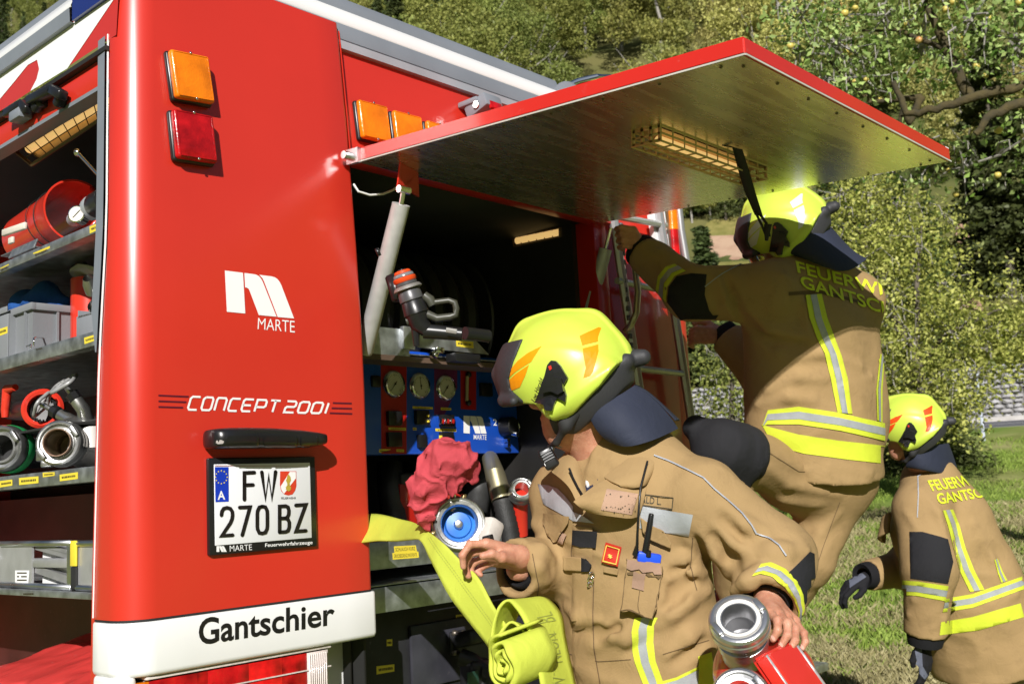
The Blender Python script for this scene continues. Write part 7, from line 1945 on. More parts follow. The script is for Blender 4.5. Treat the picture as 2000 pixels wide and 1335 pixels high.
# body: head, neck, arms and hands as one figure inside the clothes
H1c = P(1105, 735, 2.47)
f1, l1, u1h = frame(CAMV(-0.94, 0.16, 0.27), CAMV(-0.10, -1, 0.06))
bs_ = SDF(np.array(H1c) - .24, np.array(H1c) + np.array((.26, .26, .2)), 0.0042)
head(bs_, H1c - f1 * .028 - u1h * .012, f1, l1, u1h); bs_.cone(H1c - f1 * .015 - u1h * .07, N1 - v1 * .03, .062, .072, .03).cone(N1 - v1 * .03, N1 - v1 * .12 + w1_ * .02, .072, .11, .04)
hgeo = bs_.geo(1)
co_ = SDF(P(1230, 1120, 2.45) - Vector((.6, .5, .5)), P(1230, 1120, 2.45) + Vector((.6, .5, .42)), 0.012)
co_.cone(C1, V1, .15, .14, .03, w=w1_, sq=.66).cone(N1 - v1 * .1, sL, .06, .05, .03).cone(N1 - v1 * .1, sR, .06, .05, .03).cone(sL, ELb, .045, .038, .02).cone(sR, ERb, .045, .038, .02).cone(ELb, CL, .038, .03, .02).cone(ERb, CR, .038, .03, .02).cone(N1, C1, .07, .12, .03)
cgeo = co_.geo(1)
LF = [[P(1503, 1197, 2.13), P(1519, 1211, 2.088), P(1519, 1230, 2.072), P(1510, 1247, 2.072)], [P(1520, 1199, 2.14), P(1538, 1216, 2.095), P(1538, 1239, 2.078), P(1526, 1259, 2.076)],
      [P(1537, 1205, 2.155), P(1553, 1228, 2.11), P(1553, 1250, 2.09), P(1542, 1268, 2.086)], [P(1552, 1213, 2.175), P(1570, 1236, 2.13), P(1573, 1252, 2.112), P(1567, 1265, 2.108)]]
lth = [P(1490, 1190, 2.19), P(1480, 1205, 2.16), P(1472, 1222, 2.15), P(1468, 1238, 2.15)]
lgeo = hand_geo(P(1502, 1180, 2.21), ELb.lerp(CL, .7), LF, lth)
RF = [[P(950, 1061, 2.35), P(918, 1062, 2.335), P(903, 1084, 2.33), P(905, 1106, 2.335)], [P(951, 1072, 2.37), P(918, 1080, 2.365), P(907, 1103, 2.365), P(915, 1124, 2.365)],
      [P(956, 1085, 2.39), P(926, 1097, 2.395), P(917, 1112, 2.395), P(926, 1122, 2.39)], [P(964, 1096, 2.41), P(941, 1107, 2.415), P(930, 1116, 2.41), P(939, 1122, 2.405)]]
rth = [P(1000, 1098, 2.37), P(980, 1088, 2.335), P(960, 1081, 2.32), P(943, 1085, 2.315)]
rgeo = hand_geo(P(1016, 1089, 2.405), ERb.lerp(CR, .6), RF, rth)
v, q = join_geo([hgeo, cgeo, lgeo, rgeo]); body1 = mesh_obj('body', raw_mesh('body', v, q), SKIN, m1, 180)
nb = bvh_of(body1)
for (x, y, a_) in ((1510, 1245, .3), (1525, 1257, .35), (1541, 1266, .4), (1566, 1262, .3)):
    ca, sa = math.cos(a_), math.sin(a_)
    lay('nail', poly_bm([(x + 4.2 * math.cos(t) * ca - 5.6 * math.sin(t) * -sa, y + 4.2 * math.cos(t) * -sa * -1 + 5.6 * math.sin(t) * ca) for t in np.linspace(0, 6.28, 13)[:-1]]), nb, NAIL, body1, 0.0008, step=4, maxd=2.4)
hel1, HM1 = helmet(m1, H1c - u1h * -.012, f1, u1h, 'o', True)
# black inner cuffs
for e, c, rad in ((ELb, CL, .052), (ERb, CR, .049)):
    ax = (c - e).normalized(); MB().lathe([(rad, -.07), (rad * .98, -.02), (rad * .92, 0.0), (rad * .80, .004), (rad * .62, -.004), (rad * .60, -.07)], c, ax, 24).obj('cuff', CUFF, m1, 60)
# navy shirt collar
MB().grid([[N1 + (u1 * math.cos(a) * -1 + w1_ * math.sin(a)) * (.078 + .010 * j) + v1 * (.045 - .055 * j - .02 * math.sin(a)) for a in np.linspace(-2.6, 1.1, 16)] for j in (0, .6, 1.2)]).obj('shirt_collar', NAVSH, m1, 180)
def cloth_sheet(name, rows, m_, parent, thick=0.006, sub=2):
    A = [[Vector(p) for p in r] for r in rows]
    A = [A[0], [a.lerp(b, .08) for a, b in zip(A[0], A[1])]] + A[1:-1] + [[a.lerp(b, .92) for a, b in zip(A[-2], A[-1])], A[-1]]
    A = [[r[0], r[0].lerp(r[1], .08)] + r[1:-1] + [r[-2].lerp(r[-1], .92), r[-1]] for r in A]
    o = MB().grid(A).obj(name, m_, parent, 180)
    ss = o.modifiers.new('round', 'SUBSURF'); ss.levels = sub; ss.render_levels = sub; ss.boundary_smooth = 'PRESERVE_CORNERS'
    so = o.modifiers.new('thick', 'SOLIDIFY'); so.thickness = thick; so.offset = 0
    return o
def sp(px, py, lift):
    """a point of the jacket surface seen at this pixel, lifted off it"""
    d = unit(ray(px, py)); h = J1.ray_cast(Vector((0, 0, 0)), d)
    p = h[0] if h[0] is not None else d * 2.5
    return p - d * lift
# neck cape of the helmet: hangs down over the nape
K = lambda x, y, d: P(*((940 + x * 0.28455, 570 + y * 0.28455)), d)
cape = cloth_sheet('neck_cape', [[K(726, 785, 2.385), K(800, 770, 2.375), K(880, 745, 2.372), K(960, 705, 2.385), K(1045, 645, 2.42)], [K(742, 850, 2.38), K(840, 845, 2.355), K(940, 820, 2.345), K(1050, 765, 2.37), K(1135, 695, 2.43)],
     [K(775, 920, 2.378), K(870, 930, 2.345), K(990, 910, 2.332), K(1120, 855, 2.36), K(1232, 785, 2.43)], [K(825, 985, 2.372), K(920, 1010, 2.342), K(1040, 1000, 2.325), K(1190, 935, 2.352), K(1300, 865, 2.43)], [K(880, 1027, 2.37), K(985, 1066, 2.34), K(1095, 1045, 2.325), K(1220, 1003, 2.35), K(1348, 938, 2.43)]], NAVY, m1, 0.004)
cloth_sheet('neck_cape_back', [[K(1045, 645, 2.44), K(1075, 640, 2.50), K(1085, 650, 2.58)], [K(1145, 690, 2.45), K(1160, 690, 2.52), K(1150, 700, 2.60)], [K(1250, 790, 2.46), K(1270, 790, 2.54), K(1255, 800, 2.62)], [K(1335, 880, 2.46), K(1365, 880, 2.54), K(1350, 880, 2.62)]], NAVY, m1, 0.004)
# storm collar: upper and lower flap standing off the chest
FL = lambda x, y, d: P(1000 + x * 0.17975, 860 + y * 0.17975, d)
cloth_sheet('collar_flap', [[FL(1005, 405, 2.335), FL(1120, 315, 2.35), FL(1250, 215, 2.362), FL(1390, 120, 2.375), FL(1500, 60, 2.39), FL(1565, -15, 2.41)], [FL(1060, 440, 2.315), FL(1170, 385, 2.32), FL(1290, 310, 2.33), FL(1410, 235, 2.345), FL(1500, 170, 2.36), FL(1556, 110, 2.38)],
     [FL(1130, 470, 2.302), FL(1220, 440, 2.303), FL(1320, 395, 2.308), FL(1420, 340, 2.318), FL(1490, 290, 2.33), FL(1545, 230, 2.345)], [FL(1190, 494, 2.30), FL(1260, 490, 2.295), FL(1340, 475, 2.298), FL(1420, 440, 2.305), FL(1480, 400, 2.315), FL(1520, 340, 2.33)], [FL(1225, 500, 2.306), FL(1280, 506, 2.30), FL(1350, 506, 2.30), FL(1415, 494, 2.306), FL(1455, 465, 2.315), FL(1490, 410, 2.33)]], TAN, m1, 0.006)
cloth_sheet('collar_stand', [[N1 + (u1 * math.cos(a) - w1_ * math.sin(a) * .9) * (.088 + .012 * j) + v1 * (-.05 + .115 * j - (0.03 * j if a < 1 else 0)) for a in np.linspace(-0.35, 2.9, 10)] for j in (0, .35, .7, 1.0)], TAN, m1, 0.008)
fl2 = cloth_sheet('collar_flap', [[FL(672, 672, 2.30), FL(780, 590, 2.305), FL(900, 500, 2.315), FL(1020, 415, 2.335), FL(1180, 440, 2.33), FL(1470, 470, 2.33)], [FL(700, 690, 2.295), FL(830, 650, 2.285), FL(950, 590, 2.285), FL(1080, 540, 2.29), FL(1250, 560, 2.29), FL(1440, 590, 2.31)],
     [FL(760, 722, 2.295), FL(880, 725, 2.28), FL(990, 720, 2.275), FL(1120, 700, 2.275), FL(1270, 710, 2.28), FL(1400, 730, 2.305)], [FL(840, 765, 2.30), FL(940, 790, 2.285), FL(1050, 812, 2.28), FL(1170, 830, 2.28), FL(1290, 850, 2.285), FL(1365, 815, 2.305)]], TAN, m1, 0.007)
dg = bpy.context.evaluated_depsgraph_get()
def eval_bvh(o):
    dg = bpy.context.evaluated_depsgraph_get(); e = o.evaluated_get(dg); me = e.to_mesh(); b = BVHTree.FromPolygons([o.matrix_world @ v.co for v in me.vertices], [list(p.vertices) for p in me.polygons]); e.to_mesh_clear(); return b
bpy.context.view_layer.update()
F2 = eval_bvh(fl2)
fz = lambda x, y: (1000 + x * 0.17975, 860 + y * 0.17975)
ve = lay('velcro_patch', poly_bm([fz(1030, 525), fz(1370, 580), fz(1300, 805), fz(965, 750)]), F2, VELC, fl2, 0.002, 0.001, step=8)
bm = bmesh.new(); r_ = random.Random(3)
for k in range(26):
    x, y = r_.uniform(990, 1340), 0; y = r_.choice([r_.uniform(570, 600), r_.uniform(700, 760), r_.uniform(600, 780)]) + (x - 1000) * .12; s_ = r_.uniform(3, 9)
    bm.faces.new([bm.verts.new((*fz(x + s_ * math.cos(t) * r_.uniform(.7, 1.6), y + s_ * math.sin(t)), 0)) for t in np.linspace(0, 6.28, 7)[:-1]])
lay('lint_speck', bm, F2, INK, fl2, 0.0032, step=0)
# left-hand collar side with zip
cloth_sheet('collar_side', [[FL(590, 160, 2.47), FL(500, 215, 2.45), FL(440, 350, 2.43)], [FL(680, 180, 2.42), FL(600, 280, 2.38), FL(540, 420, 2.37)], [FL(740, 300, 2.40), FL(700, 420, 2.345), FL(640, 520, 2.34)], [FL(795, 555, 2.345), FL(770, 600, 2.32), FL(690, 650, 2.315)]], TAN, m1, 0.006)
MB().tube([FL(622, 300, 2.355), FL(660, 400, 2.345), FL(715, 510, 2.325), FL(765, 590, 2.31)], 0.0028, 6).obj('zip', INKB, m1)
MB().tube([FL(800, 170, 2.455), FL(800, 260, 2.44), FL(830, 350, 2.42), FL(815, 430, 2.405), FL(825, 500, 2.38)], [.006, .007, .006, .006, .003], 6).obj('shirt_trim', WLET, m1)
cloth_sheet('shirt_front', [[FL(770, 240, 2.47), FL(840, 330, 2.455), FL(880, 420, 2.44)], [FL(790, 430, 2.43), FL(830, 480, 2.42), FL(890, 440, 2.42)], [FL(800, 550, 2.37), FL(850, 520, 2.37), FL(950, 420, 2.40)]], NAVSH, m1, 0.004)
cloth_sheet('shirt_collar', [[FL(880, 410, 2.40), FL(1000, 330, 2.42), FL(1150, 220, 2.44), FL(1270, 130, 2.46)], [FL(930, 430, 2.375), FL(1030, 390, 2.39), FL(1180, 270, 2.41), FL(1300, 160, 2.43)]], NAVSH, m1, 0.004)
def lay1(name, polys, m_, off=.0025, thick=.0015, step=9, smooth=60): return lay(name, poly_bm(*polys), J1, m_, m1, off, thick, step, maxd=3.2, smooth=smooth)
zj = lambda x, y: (1000 + x * 0.40080, 800 + y * 0.40080)           # pixels of the jacket close-up
lay1('chest_reflex', [[zj(*p) for p in ((128, 362), (180, 368), (225, 384), (262, 420), (300, 470), (300, 540), (230, 500), (155, 458))]], SILV)
lay1('chest_reflex', [[zj(*p) for p in ((302, 496), (350, 515), (405, 552), (302, 540))]], SILV, .007)
lay1('chest_reflex', [[zj(*p) for p in ((630, 468), (882, 510), (862, 616), (755, 598), (622, 575))]], SILV)
nm_ = lay1('name_strip', [[zj(*p) for p in ((655, 412), (788, 430), (784, 484), (645, 465))]], TAN, 0.003)
lay('name_border', strokes_bm([[zj(650, 413), zj(788, 429), zj(783, 482), zj(640, 464)]], 2.0), J1, INK, m1, 0.0045, step=0)
lay('name_print', text_bm('ALD L.', zj(632, 417), zj(730, 430), zj(728, 463), zj(628, 452), bold=0.01), J1, INK, m1, 0.0045, step=0)
lay1('velcro_patch', [[zj(*p) for p in ((304, 582), (422, 590), (415, 672), (340, 668), (300, 655))]], KNEE, .009, .003)
rb_ = lay1('rank_badge', [[zj(*p) for p in ((462, 640), (538, 664), (520, 760), (442, 738))]], mat('badge_red', (0.50, 0.025, 0.012), 0.6), .008, .004, 6)
lay('badge_border', strokes_bm([[zj(468, 655), zj(528, 674), zj(513, 748), zj(452, 730), zj(468, 655)]], 1.9), J1, mat('badge_gold', (0.75, 0.52, 0.10), 0.4), m1, 0.0115, step=0)
lay('badge_star', poly_bm([(zj(484, 713)[0] + (5.2 if k % 2 == 0 else 2.2) * math.sin(k * math.pi / 6), zj(484, 713)[1] - (5.2 if k % 2 == 0 else 2.2) * math.cos(k * math.pi / 6)) for k in range(12)]), J1, MATS['badge_gold'], m1, 0.0118, step=0)
# pockets, straps and flaps stand proud of the cloth
lay1('pocket', [[zj(*p) for p in ((572, 710), (735, 745), (722, 880), (690, 1010), (552, 980), (560, 860))]], TAN, .034, .036, 8)
lay('seam', strokes_bm([[zj(576, 735), zj(563, 862), zj(556, 975), zj(688, 1004), zj(718, 880), zj(730, 760)], [zj(582, 780), zj(716, 806)], [zj(640, 800), zj(622, 985)]], 1.4), J1, SEAM, m1, .037, step=6, maxd=3)
lay1('pocket_band', [[zj(*p) for p in ((574, 725), (722, 750), (718, 800), (572, 770))]], VELC, .038, .003, 8)
lay1('pocket_band', [[zj(*p) for p in ((604, 782), (658, 792), (650, 882), (598, 866))]], VELC, .038, .003, 8)
lay1('pocket_flap', [[zj(*p) for p in ((630, 520), (690, 560), (740, 580), (775, 640), (770, 668), (680, 630), (640, 590))]], TAN, .016, .012, 7)
lay1('chest_strap', [[zj(*p) for p in ((258, 712), (352, 712), (352, 786), (255, 778))]], TAN, .014, .008, 8)
lay1('strap_tab', [[zj(*p) for p in ((352, 712), (375, 718), (402, 752), (388, 788), (352, 788))]], KNEE, .015, .008, 8)
MB().torus(sp(*zj(388, 803), .012), ray(1, 1), .007, .0018, 14, 6).torus(sp(*zj(382, 830), .012), (1, .4, .2), .006, .0018, 14, 6).torus(sp(*zj(380, 850), .012), ray(1, 1), .006, .0018, 14, 6).obj('snap_hook', CHROME, m1, 60)
lay1('chest_flap', [[zj(*p) for p in ((165, 500), (290, 520), (285, 548), (225, 640), (200, 655), (160, 560))]], TAN, .010, .008, 8)
lay1('flap_tab', [[zj(*p) for p in ((255, 600), (275, 605), (255, 650), (228, 645))]], VELC, .008, .004, 8)
lay1('radio_loop', [[zj(*p) for p in ((455, 762), (525, 770), (520, 805), (452, 790))]], TAN, .010, .008, 8)
# vertical reflex stripes and hem stripes
def triple(edgeA, edgeB, off=.003, fracs=((0, .30, 'y'), (.30, .68, 's'), (.68, 1, 'y'))):
    A_, B_ = edgeA, edgeB
    for a, b, k in fracs:
        g = lambda t: [(p[0] + (q_[0] - p[0]) * t, p[1] + (q_[1] - p[1]) * t) for p, q_ in zip(A_, B_)]
        lay1('reflex_stripe', [g(a) + g(b)[::-1]], HIVIS if k == 'y' else SILV, off if k == 'y' else off + .0008, .0015, 9)
triple([zj(598, 1010), zj(582, 1080), zj(585, 1160), zj(600, 1230), zj(640, 1335), zj(660, 1420)], [zj(712, 1010), zj(692, 1050), zj(690, 1130), zj(700, 1220), zj(732, 1310), zj(760, 1400)])
triple([zj(690, 1330), zj(800, 1300), zj(900, 1250), zj(960, 1180)], [zj(720, 1420), zj(830, 1390), zj(930, 1340), zj(990, 1260)], fracs=((0, .15, 'y'), (.15, .85, 's'), (.85, 1, 'y')))
lay1('hem_stripe', [[zj(905, 1200), zj(965, 1175), zj(985, 1330), zj(985, 1400), zj(900, 1400)]], HIVIS, .006)
# left sleeve: stripe above the cuff, dark elbow patch, tab
def arc_band(A_, B_): triple(A_, B_, .003, ((0, .27, 'y'), (.27, .66, 's'), (.66, 1, 'y')))
arc_band([zj(1170, 812), zj(1210, 800), zj(1270, 815), zj(1330, 860), zj(1375, 920), zj(1398, 980), zj(1392, 1030)], [zj(1215, 752), zj(1260, 742), zj(1330, 775), zj(1385, 830), zj(1415, 900), zj(1424, 970), zj(1415, 1010)])
lay1('elbow_patch', [[zj(*p) for p in ((1345, 795), (1380, 760), (1447, 690), (1470, 700), (1475, 830), (1455, 900), (1425, 945), (1412, 890), (1385, 840))]], KNEE, .003)
lay1('cuff_tab', [[zj(*p) for p in ((1255, 880), (1320, 930), (1310, 955), (1250, 905))]], VELC, .004, .003, 6)
lay('piping', strokes_bm([[zj(692, 222), zj(760, 248), zj(850, 290), zj(930, 330), zj(985, 385), zj(1050, 440), zj(1120, 505), zj(1165, 560), zj(1190, 600), zj(1250, 625), zj(1300, 660), zj(1335, 710)]], 2.6), J1, PIPING, m1, .004, 0.001, step=6, maxd=3)
lay1('placket', [[zj(*p) for p in ((300, 562), (396, 572), (396, 830), (393, 1000), (400, 1160), (430, 1335), (450, 1400), (350, 1400), (326, 1335), (300, 1200), (296, 960), (300, 820))]], TAN, .005, .005, 9)
lay('seam', strokes_bm([[zj(300, 560), zj(290, 700), zj(300, 820)], [zj(300, 820), zj(296, 960), zj(300, 1200), zj(330, 1330)], [zj(400, 830), zj(395, 1000), zj(400, 1160), zj(430, 1330)], [zj(880, 620), zj(870, 760), zj(900, 880)], [zj(250, 1180), zj(420, 1225), zj(580, 1215)], [zj(735, 1190), zj(860, 1150), zj(960, 1120)], [zj(1120, 905), zj(1250, 865)], [zj(100, 700), zj(130, 860), zj(120, 920)]], 1.6), J1, SEAM, m1, .0015, step=6, maxd=3)
# legs below the picture edge
hp1 = [V1 + u1 * .1 - v1 * 0 + Vector((0, 0, -.03)), V1 - u1 * .1 + Vector((0, 0, -.03))]
legs(m1, hp1, [hp1[0] + Vector((0.02, -.02, -.46)), hp1[1] + Vector((-.02, 0, -.46))], [Vector((hp1[0].x + .04, hp1[0].y + .03, -1.47)), Vector((hp1[1].x - .06, hp1[1].y + .05, -1.47))], pelvis=V1 + v1 * .05)
# speaker microphone clipped to his right shoulder
mic = item('speaker_microphone', 'black speaker microphone clipped at the shoulder of the nearest firefighter', 'microphone', FL(380, 190, 2.45))
rm = Matrix((CAMV(.85, -.45, .1).normalized(), CAMV(-.1, -.1, -1).normalized(), CAMV(.45, .85, -.15).normalized())).transposed()
MB().box(FL(400, 190, 2.435), (.034, .026, .050), rm, .006, 3).obj('microphone_body', BLACK, mic)
m = MB()
for k in range(4): m.box(FL(400, 190, 2.420) + CAMV(.45, .85, -.15).normalized() * (-.015 + .006 * k), (.026, .003, .0022), rm)
g_ = m.obj('speaker_grille', mat('grille_grey', (0.16, 0.16, 0.17), 0.4), mic)
MB().box(FL(405, 235, 2.423), (.024, .004, .008), rm, .001).obj('print_plate', WLET, mic)
MB().tube([FL(560, 60, 2.45), FL(500, 50, 2.44), FL(460, 40, 2.44), FL(430, 110, 2.44)], .005, 8).obj('clip', GREYP, mic)
# two-way radio in the chest pocket
rad = item('handheld_radio', 'handheld radio with black aerial and blue top in the chest pocket', 'radio', sp(*zj(650, 720), .02))
a_, b_ = sp(*zj(645, 715), .028), sp(*zj(680, 505), .020); b_ = P(*zj(680, 505), (Vector(RW.T @ np.array(a_)).z) - .012)
MB().tube([a_ - (b_ - a_) * .1, a_.lerp(b_, .25), b_.lerp(a_, .02), b_], [.0072, .0070, .0058, .0045], 12).obj('aerial', BLACK, rad, 60)
MB().box(sp(*zj(668, 720), .024), (.052, .018, .022), Matrix((CAMV(1, .18, .1).normalized(), CAMV(0, 0, -1), CAMV(-.18, 1, 0).normalized())).transposed(), .004).obj('radio_top', mat('radio_blue', (0.02, 0.09, 0.75), 0.35), rad)
p_ = sp(*zj(665, 712), .034); MB().cyl(p_, p_ + CAMV(0, -.012, 0), .006, 10).obj('radio_knob', BLACK, rad)
MB().tube([sp(*zj(608, 690), .034), P(*zj(612, 600), 2.27), P(*zj(618, 480), 2.272), P(*zj(626, 380), 2.285), P(*zj(660, 250), 2.33)], [.004, .0025, .0025, .0025, .0025], 8).obj('radio_cable', BLACK, rad, 60)
MB().tube([sp(*zj(600, 705), .03), sp(*zj(608, 665), .034)], [.007, .004], 8).obj('cable_plug', BLACK, rad)

# ------------------------------------------------------------------ red dividing valve held under his left hand
dv = item('dividing_valve', 'red dividing valve with silver couplings held by the nearest firefighter', 'valve', P(1480, 1335, 2.1))
cA = P(1446, 1226, 2.055); aA = CAMV(-.24, -.72, -.60).normalized()
cpl = coupling('coupling', cA, aA, .0585, .036, dv, mat('bright_alu', (0.60, 0.60, 0.61), 0.28, 0.9, var=0.12, vs=20, bump=.03))
MB().lathe([(.0335, .020), (.0345, .034), (.042, .035), (.0425, .026)], cA, aA, 40).obj('seal_ring', mat('seal_white', (.68, .66, .62), .5), dv, 40)
MB().lathe([(.0335, .03), (.0325, -.05), (0, -.055)], cA, aA, 36).obj('coupling_bore', mat('bore_grey', (.28, .28, .29), .4, .6), dv, 40)
MB().lathe([(.038, -.002), (.040, -.010), (.0405, -.020), (.050, -.024), (.050, -.046), (.044, -.050), (.046, -.085)], cA, aA, 36).obj('coupling_neck', CAST, dv, 40)
dd_ = -aA; rgt = CAMV(.86, .05, -.05); rgt = (rgt - dd_ * rgt.dot(dd_)).normalized(); fw_ = dd_.cross(rgt).normalized()
if fw_.dot(Vector(ray(1450, 1250))) > 0: fw_ = -fw_
RV = mat('valve_red', (0.58, 0.028, 0.018), 0.28, var=.08, coat=.5, scratch=.12, bump=.05, bs=40)
bod = SDF(np.array(cA) - .32, np.array(cA) + .32, .0042)
o_ = cA + dd_ * .112
bod.cone(o_, o_ + dd_ * .05, .052, .060, .01).cone(o_ + dd_ * .03, o_ + dd_ * .05 + rgt * .07, .058, .060, .03).cone(o_ + dd_ * .05, o_ + dd_ * .14, .066, .062, .03).cone(o_ + dd_ * .06, o_ + dd_ * .10 + fw_ * .07, .055, .050, .02)
v, q = bod.geo(1); mesh_obj('valve_body', raw_mesh('valve_body', v, q), RV, dv, 180)
# flat-sided housing to the right of the coupling
t0 = [P(1470, 1290, 2.035), P(1497, 1272, 2.025), P(1553, 1247, 2.10), P(1528, 1238, 2.17), P(1452, 1270, 2.15)]
ex = P(1540, 1338, 2.02) - P(1497, 1276, 2.035)
hou = MB().prism(t0, ex * 1.9)
bmesh.ops.bevel(hou.bm, geom=hou.bm.edges[:], offset=.006, segments=3, affect='EDGES'); hou.obj('valve_housing', RV, dv)
rb = MB(); A0, B0 = P(1496, 1279, 2.030), P(1553, 1256, 2.094)
for p_ in (A0, B0): rb.tube([p_, p_ + ex * 1.9], .0042, 6)
rb.obj('housing_edge', mat('worn_edge', (.42, .42, .42), .45, .4, var=.3, vs=60), dv, 60)
cB = P(1450, 1368, 1.99); aB = CAMV(-.28, -.45, -.85).normalized()
coupling('coupling', cB, aB, .0555, .045, dv, MATS['bright_alu'])
MB().tube([cB, cB - aB * .06], .046, 20).obj('coupling_neck', RV, dv, 40)
# ================================================================== second man: climbing at the ladder, seen from behind
m2 = person('firefighter climbing onto the engine with his back to us, reaching for the ladder', (*P(1600, 1100, 3.95)[:2], -1.55))
N2 = P(1592, 510, 3.72); sL2 = P(1500, 572, 3.60); sR2 = P(1664, 588, 3.80)
C2 = P(1580, 650, 3.72); B2 = P(1597, 790, 3.74); V2 = P(1606, 930, 3.75)
u2 = (sR2 - sL2).normalized(); v2 = (N2 - V2).normalized(); w2_ = u2.cross(v2).normalized()
if w2_.dot(Vector(ray(1600, 700))) > 0: w2_ = -w2_
E2 = P(1352, 572, 3.62); K2 = P(1264, 500, 3.80); E2r = P(1500, 745, 4.02); K2r = P(1424, 662, 4.12)
jk = SDF(P(1560, 700, 3.75) - Vector((.80, .7, .72)), P(1560, 700, 3.75) + Vector((.75, .9, .6)), 0.008)
bf = bodyfn(C2, u2, v2, w2_, .016, (4, 9, 5), 1.1)
jk.cone(C2, B2, .220, .224, .05, w=w2_, sq=.72, fn=bf, pad=.02).cone(B2, V2, .224, .232, .05, w=w2_, sq=.80, fn=bf, pad=.02)
jk.cone(N2 - v2 * .03, sL2, .097, .106, .06).cone(N2 - v2 * .03, sR2, .090, .094, .06).cone(C2 + v2 * .06, N2 - v2 * .03, .185, .093, .06, w=w2_, sq=.72)
jk.cone(P(1662, 610, 3.80), P(1678, 820, 3.82), .082, .096, .08).cone(P(1508, 640, 3.64), P(1512, 820, 3.68), .085, .095, .08)
jk.cone(sL2, E2, .098, .084, .03, fn=limbfn(sL2, E2, .020, 9, 1)).cone(E2, K2, .084, .068, .03, fn=limbfn(E2, K2, .014, 11, 4)).cone(sR2, E2r, .10, .085, .04, fn=limbfn(sR2, E2r, .014, 9, 6)).cone(E2r, K2r, .085, .07, .03)
cuff_cut(jk, E2, K2, .056); cuff_cut(jk, E2r, K2r, .054)
jk.plane(P(1600, 940, 3.6), CAMV(-.07, 1, .12)); jk.cone(V2 - v2 * .20, V2 + v2 * .02, .21, .185, 0, w=w2_, sq=.80, mode='cut')
IDF = lambda x, y: (x, y)
v, q = jk.geo(1); J0 = BVHTree.FromPolygons([Vector(p) for p in v], q.tolist())
crease(jk, J0, [[(1545, 700), (1600, 690), (1680, 715)], [(1500, 760), (1560, 735), (1610, 740)], [(1640, 760), (1700, 735)], [(1480, 790), (1540, 775), (1590, 782)], [(1460, 600), (1500, 640), (1560, 655)], [(1470, 660), (1520, 690)], [(1290, 520), (1310, 560), (1330, 600)], [(1400, 545), (1420, 590), (1440, 625)], [(1620, 910), (1700, 925)], [(1520, 905), (1580, 920)], [(1530, 540), (1570, 600), (1580, 660)]], IDF, .015, .022)
crease(jk, J0, [[(1465, 640), (1510, 668), (1570, 672)], [(1415, 540), (1435, 590), (1450, 625)]], IDF, .012, .022, True)
jacket2 = jk.obj('jacket', TAN, m2, 2); J2 = bvh_of(jacket2)
H2c = P(1532, 450, 3.70)
f2_, l2_, u2h = frame(CAMV(-.80, .30, .42), CAMV(-.16, -1, -.10))
bs_ = SDF(np.array(H2c) - .26, np.array(H2c) + .26, .006); head(bs_, H2c, f2_, l2_, u2h); bs_.cone(H2c - f2_ * .015 - u2h * .07, N2 - v2 * .04, .062, .075, .03)
co_ = SDF(P(1560, 700, 3.75) - Vector((.8, .7, .7)), P(1560, 700, 3.75) + Vector((.7, .9, .6)), .016)
co_.cone(N2, V2, .12, .15, .03, w=w2_, sq=.6).cone(N2 - v2 * .05, sL2, .06, .06, .03).cone(N2 - v2 * .05, sR2, .06, .06, .03).cone(sL2, E2, .05, .045, .02).cone(E2, K2, .042, .032, .02).cone(sR2, E2r, .05, .045, .02).cone(E2r, K2r, .042, .032, .02)
# left fist round the ladder rail, right hand on the rung
W2 = P(1256, 492, 3.81)
fl_ = []
for i, (dx, dy) in enumerate(((-8, -40), (-3, -24), (2, -8), (7, 8))):
    k0 = P(1236 + dx * .3 + 4, 478 + dy * .75, 3.785); fl_.append([k0, P(1216 + dx * .3, 474 + dy * .75, 3.775), P(1207 + dx * .3, 477 + dy * .75, 3.815), P(1216 + dx * .3, 482 + dy * .75, 3.845)])
lg2 = hand_geo(W2, E2.lerp(K2, .75), fl_, [P(1250, 478, 3.82), P(1236, 458, 3.81), P(1222, 447, 3.82), P(1212, 450, 3.84)], h=.0032, r=.0105)
W3 = P(1412, 655, 4.12); fl_ = []
for i in range(4):
    fl_.append([P(1384 - i * 3, 642 + i * 8, 4.10), P(1362 - i * 2, 640 + i * 9, 4.08), P(1350 - i, 646 + i * 9, 4.11), P(1354, 654 + i * 8, 4.13)])
rg2 = hand_geo(W3, E2r.lerp(K2r, .75), fl_, [P(1402, 640, 4.12), P(1385, 632, 4.12), P(1368, 628, 4.12), P(1356, 632, 4.12)], h=.0036, r=.0105)
v, q = join_geo([bs_.geo(1), co_.geo(1), lg2, rg2]); mesh_obj('body', raw_mesh('body', v, q), SKIN, m2, 180)
hel2, HMM = helmet(m2, H2c + u2h * .012, f2_, u2h, 'w', False, visor=True)
for e, c, rad in ((E2, K2, .064), (E2r, K2r, .056)):
    ax = (c - e).normalized(); MB().lathe([(rad, -.05), (rad * 1.02, .015), (rad * .98, .045), (rad * .8, .05), (rad * .55, .04)], c, ax, 20).obj('cuff', CUFF, m2, 60)
zk = lambda x, y: (1240 + x * .24, 340 + y * .24)
K = lambda x, y, d: P(*zk(x, y), d)
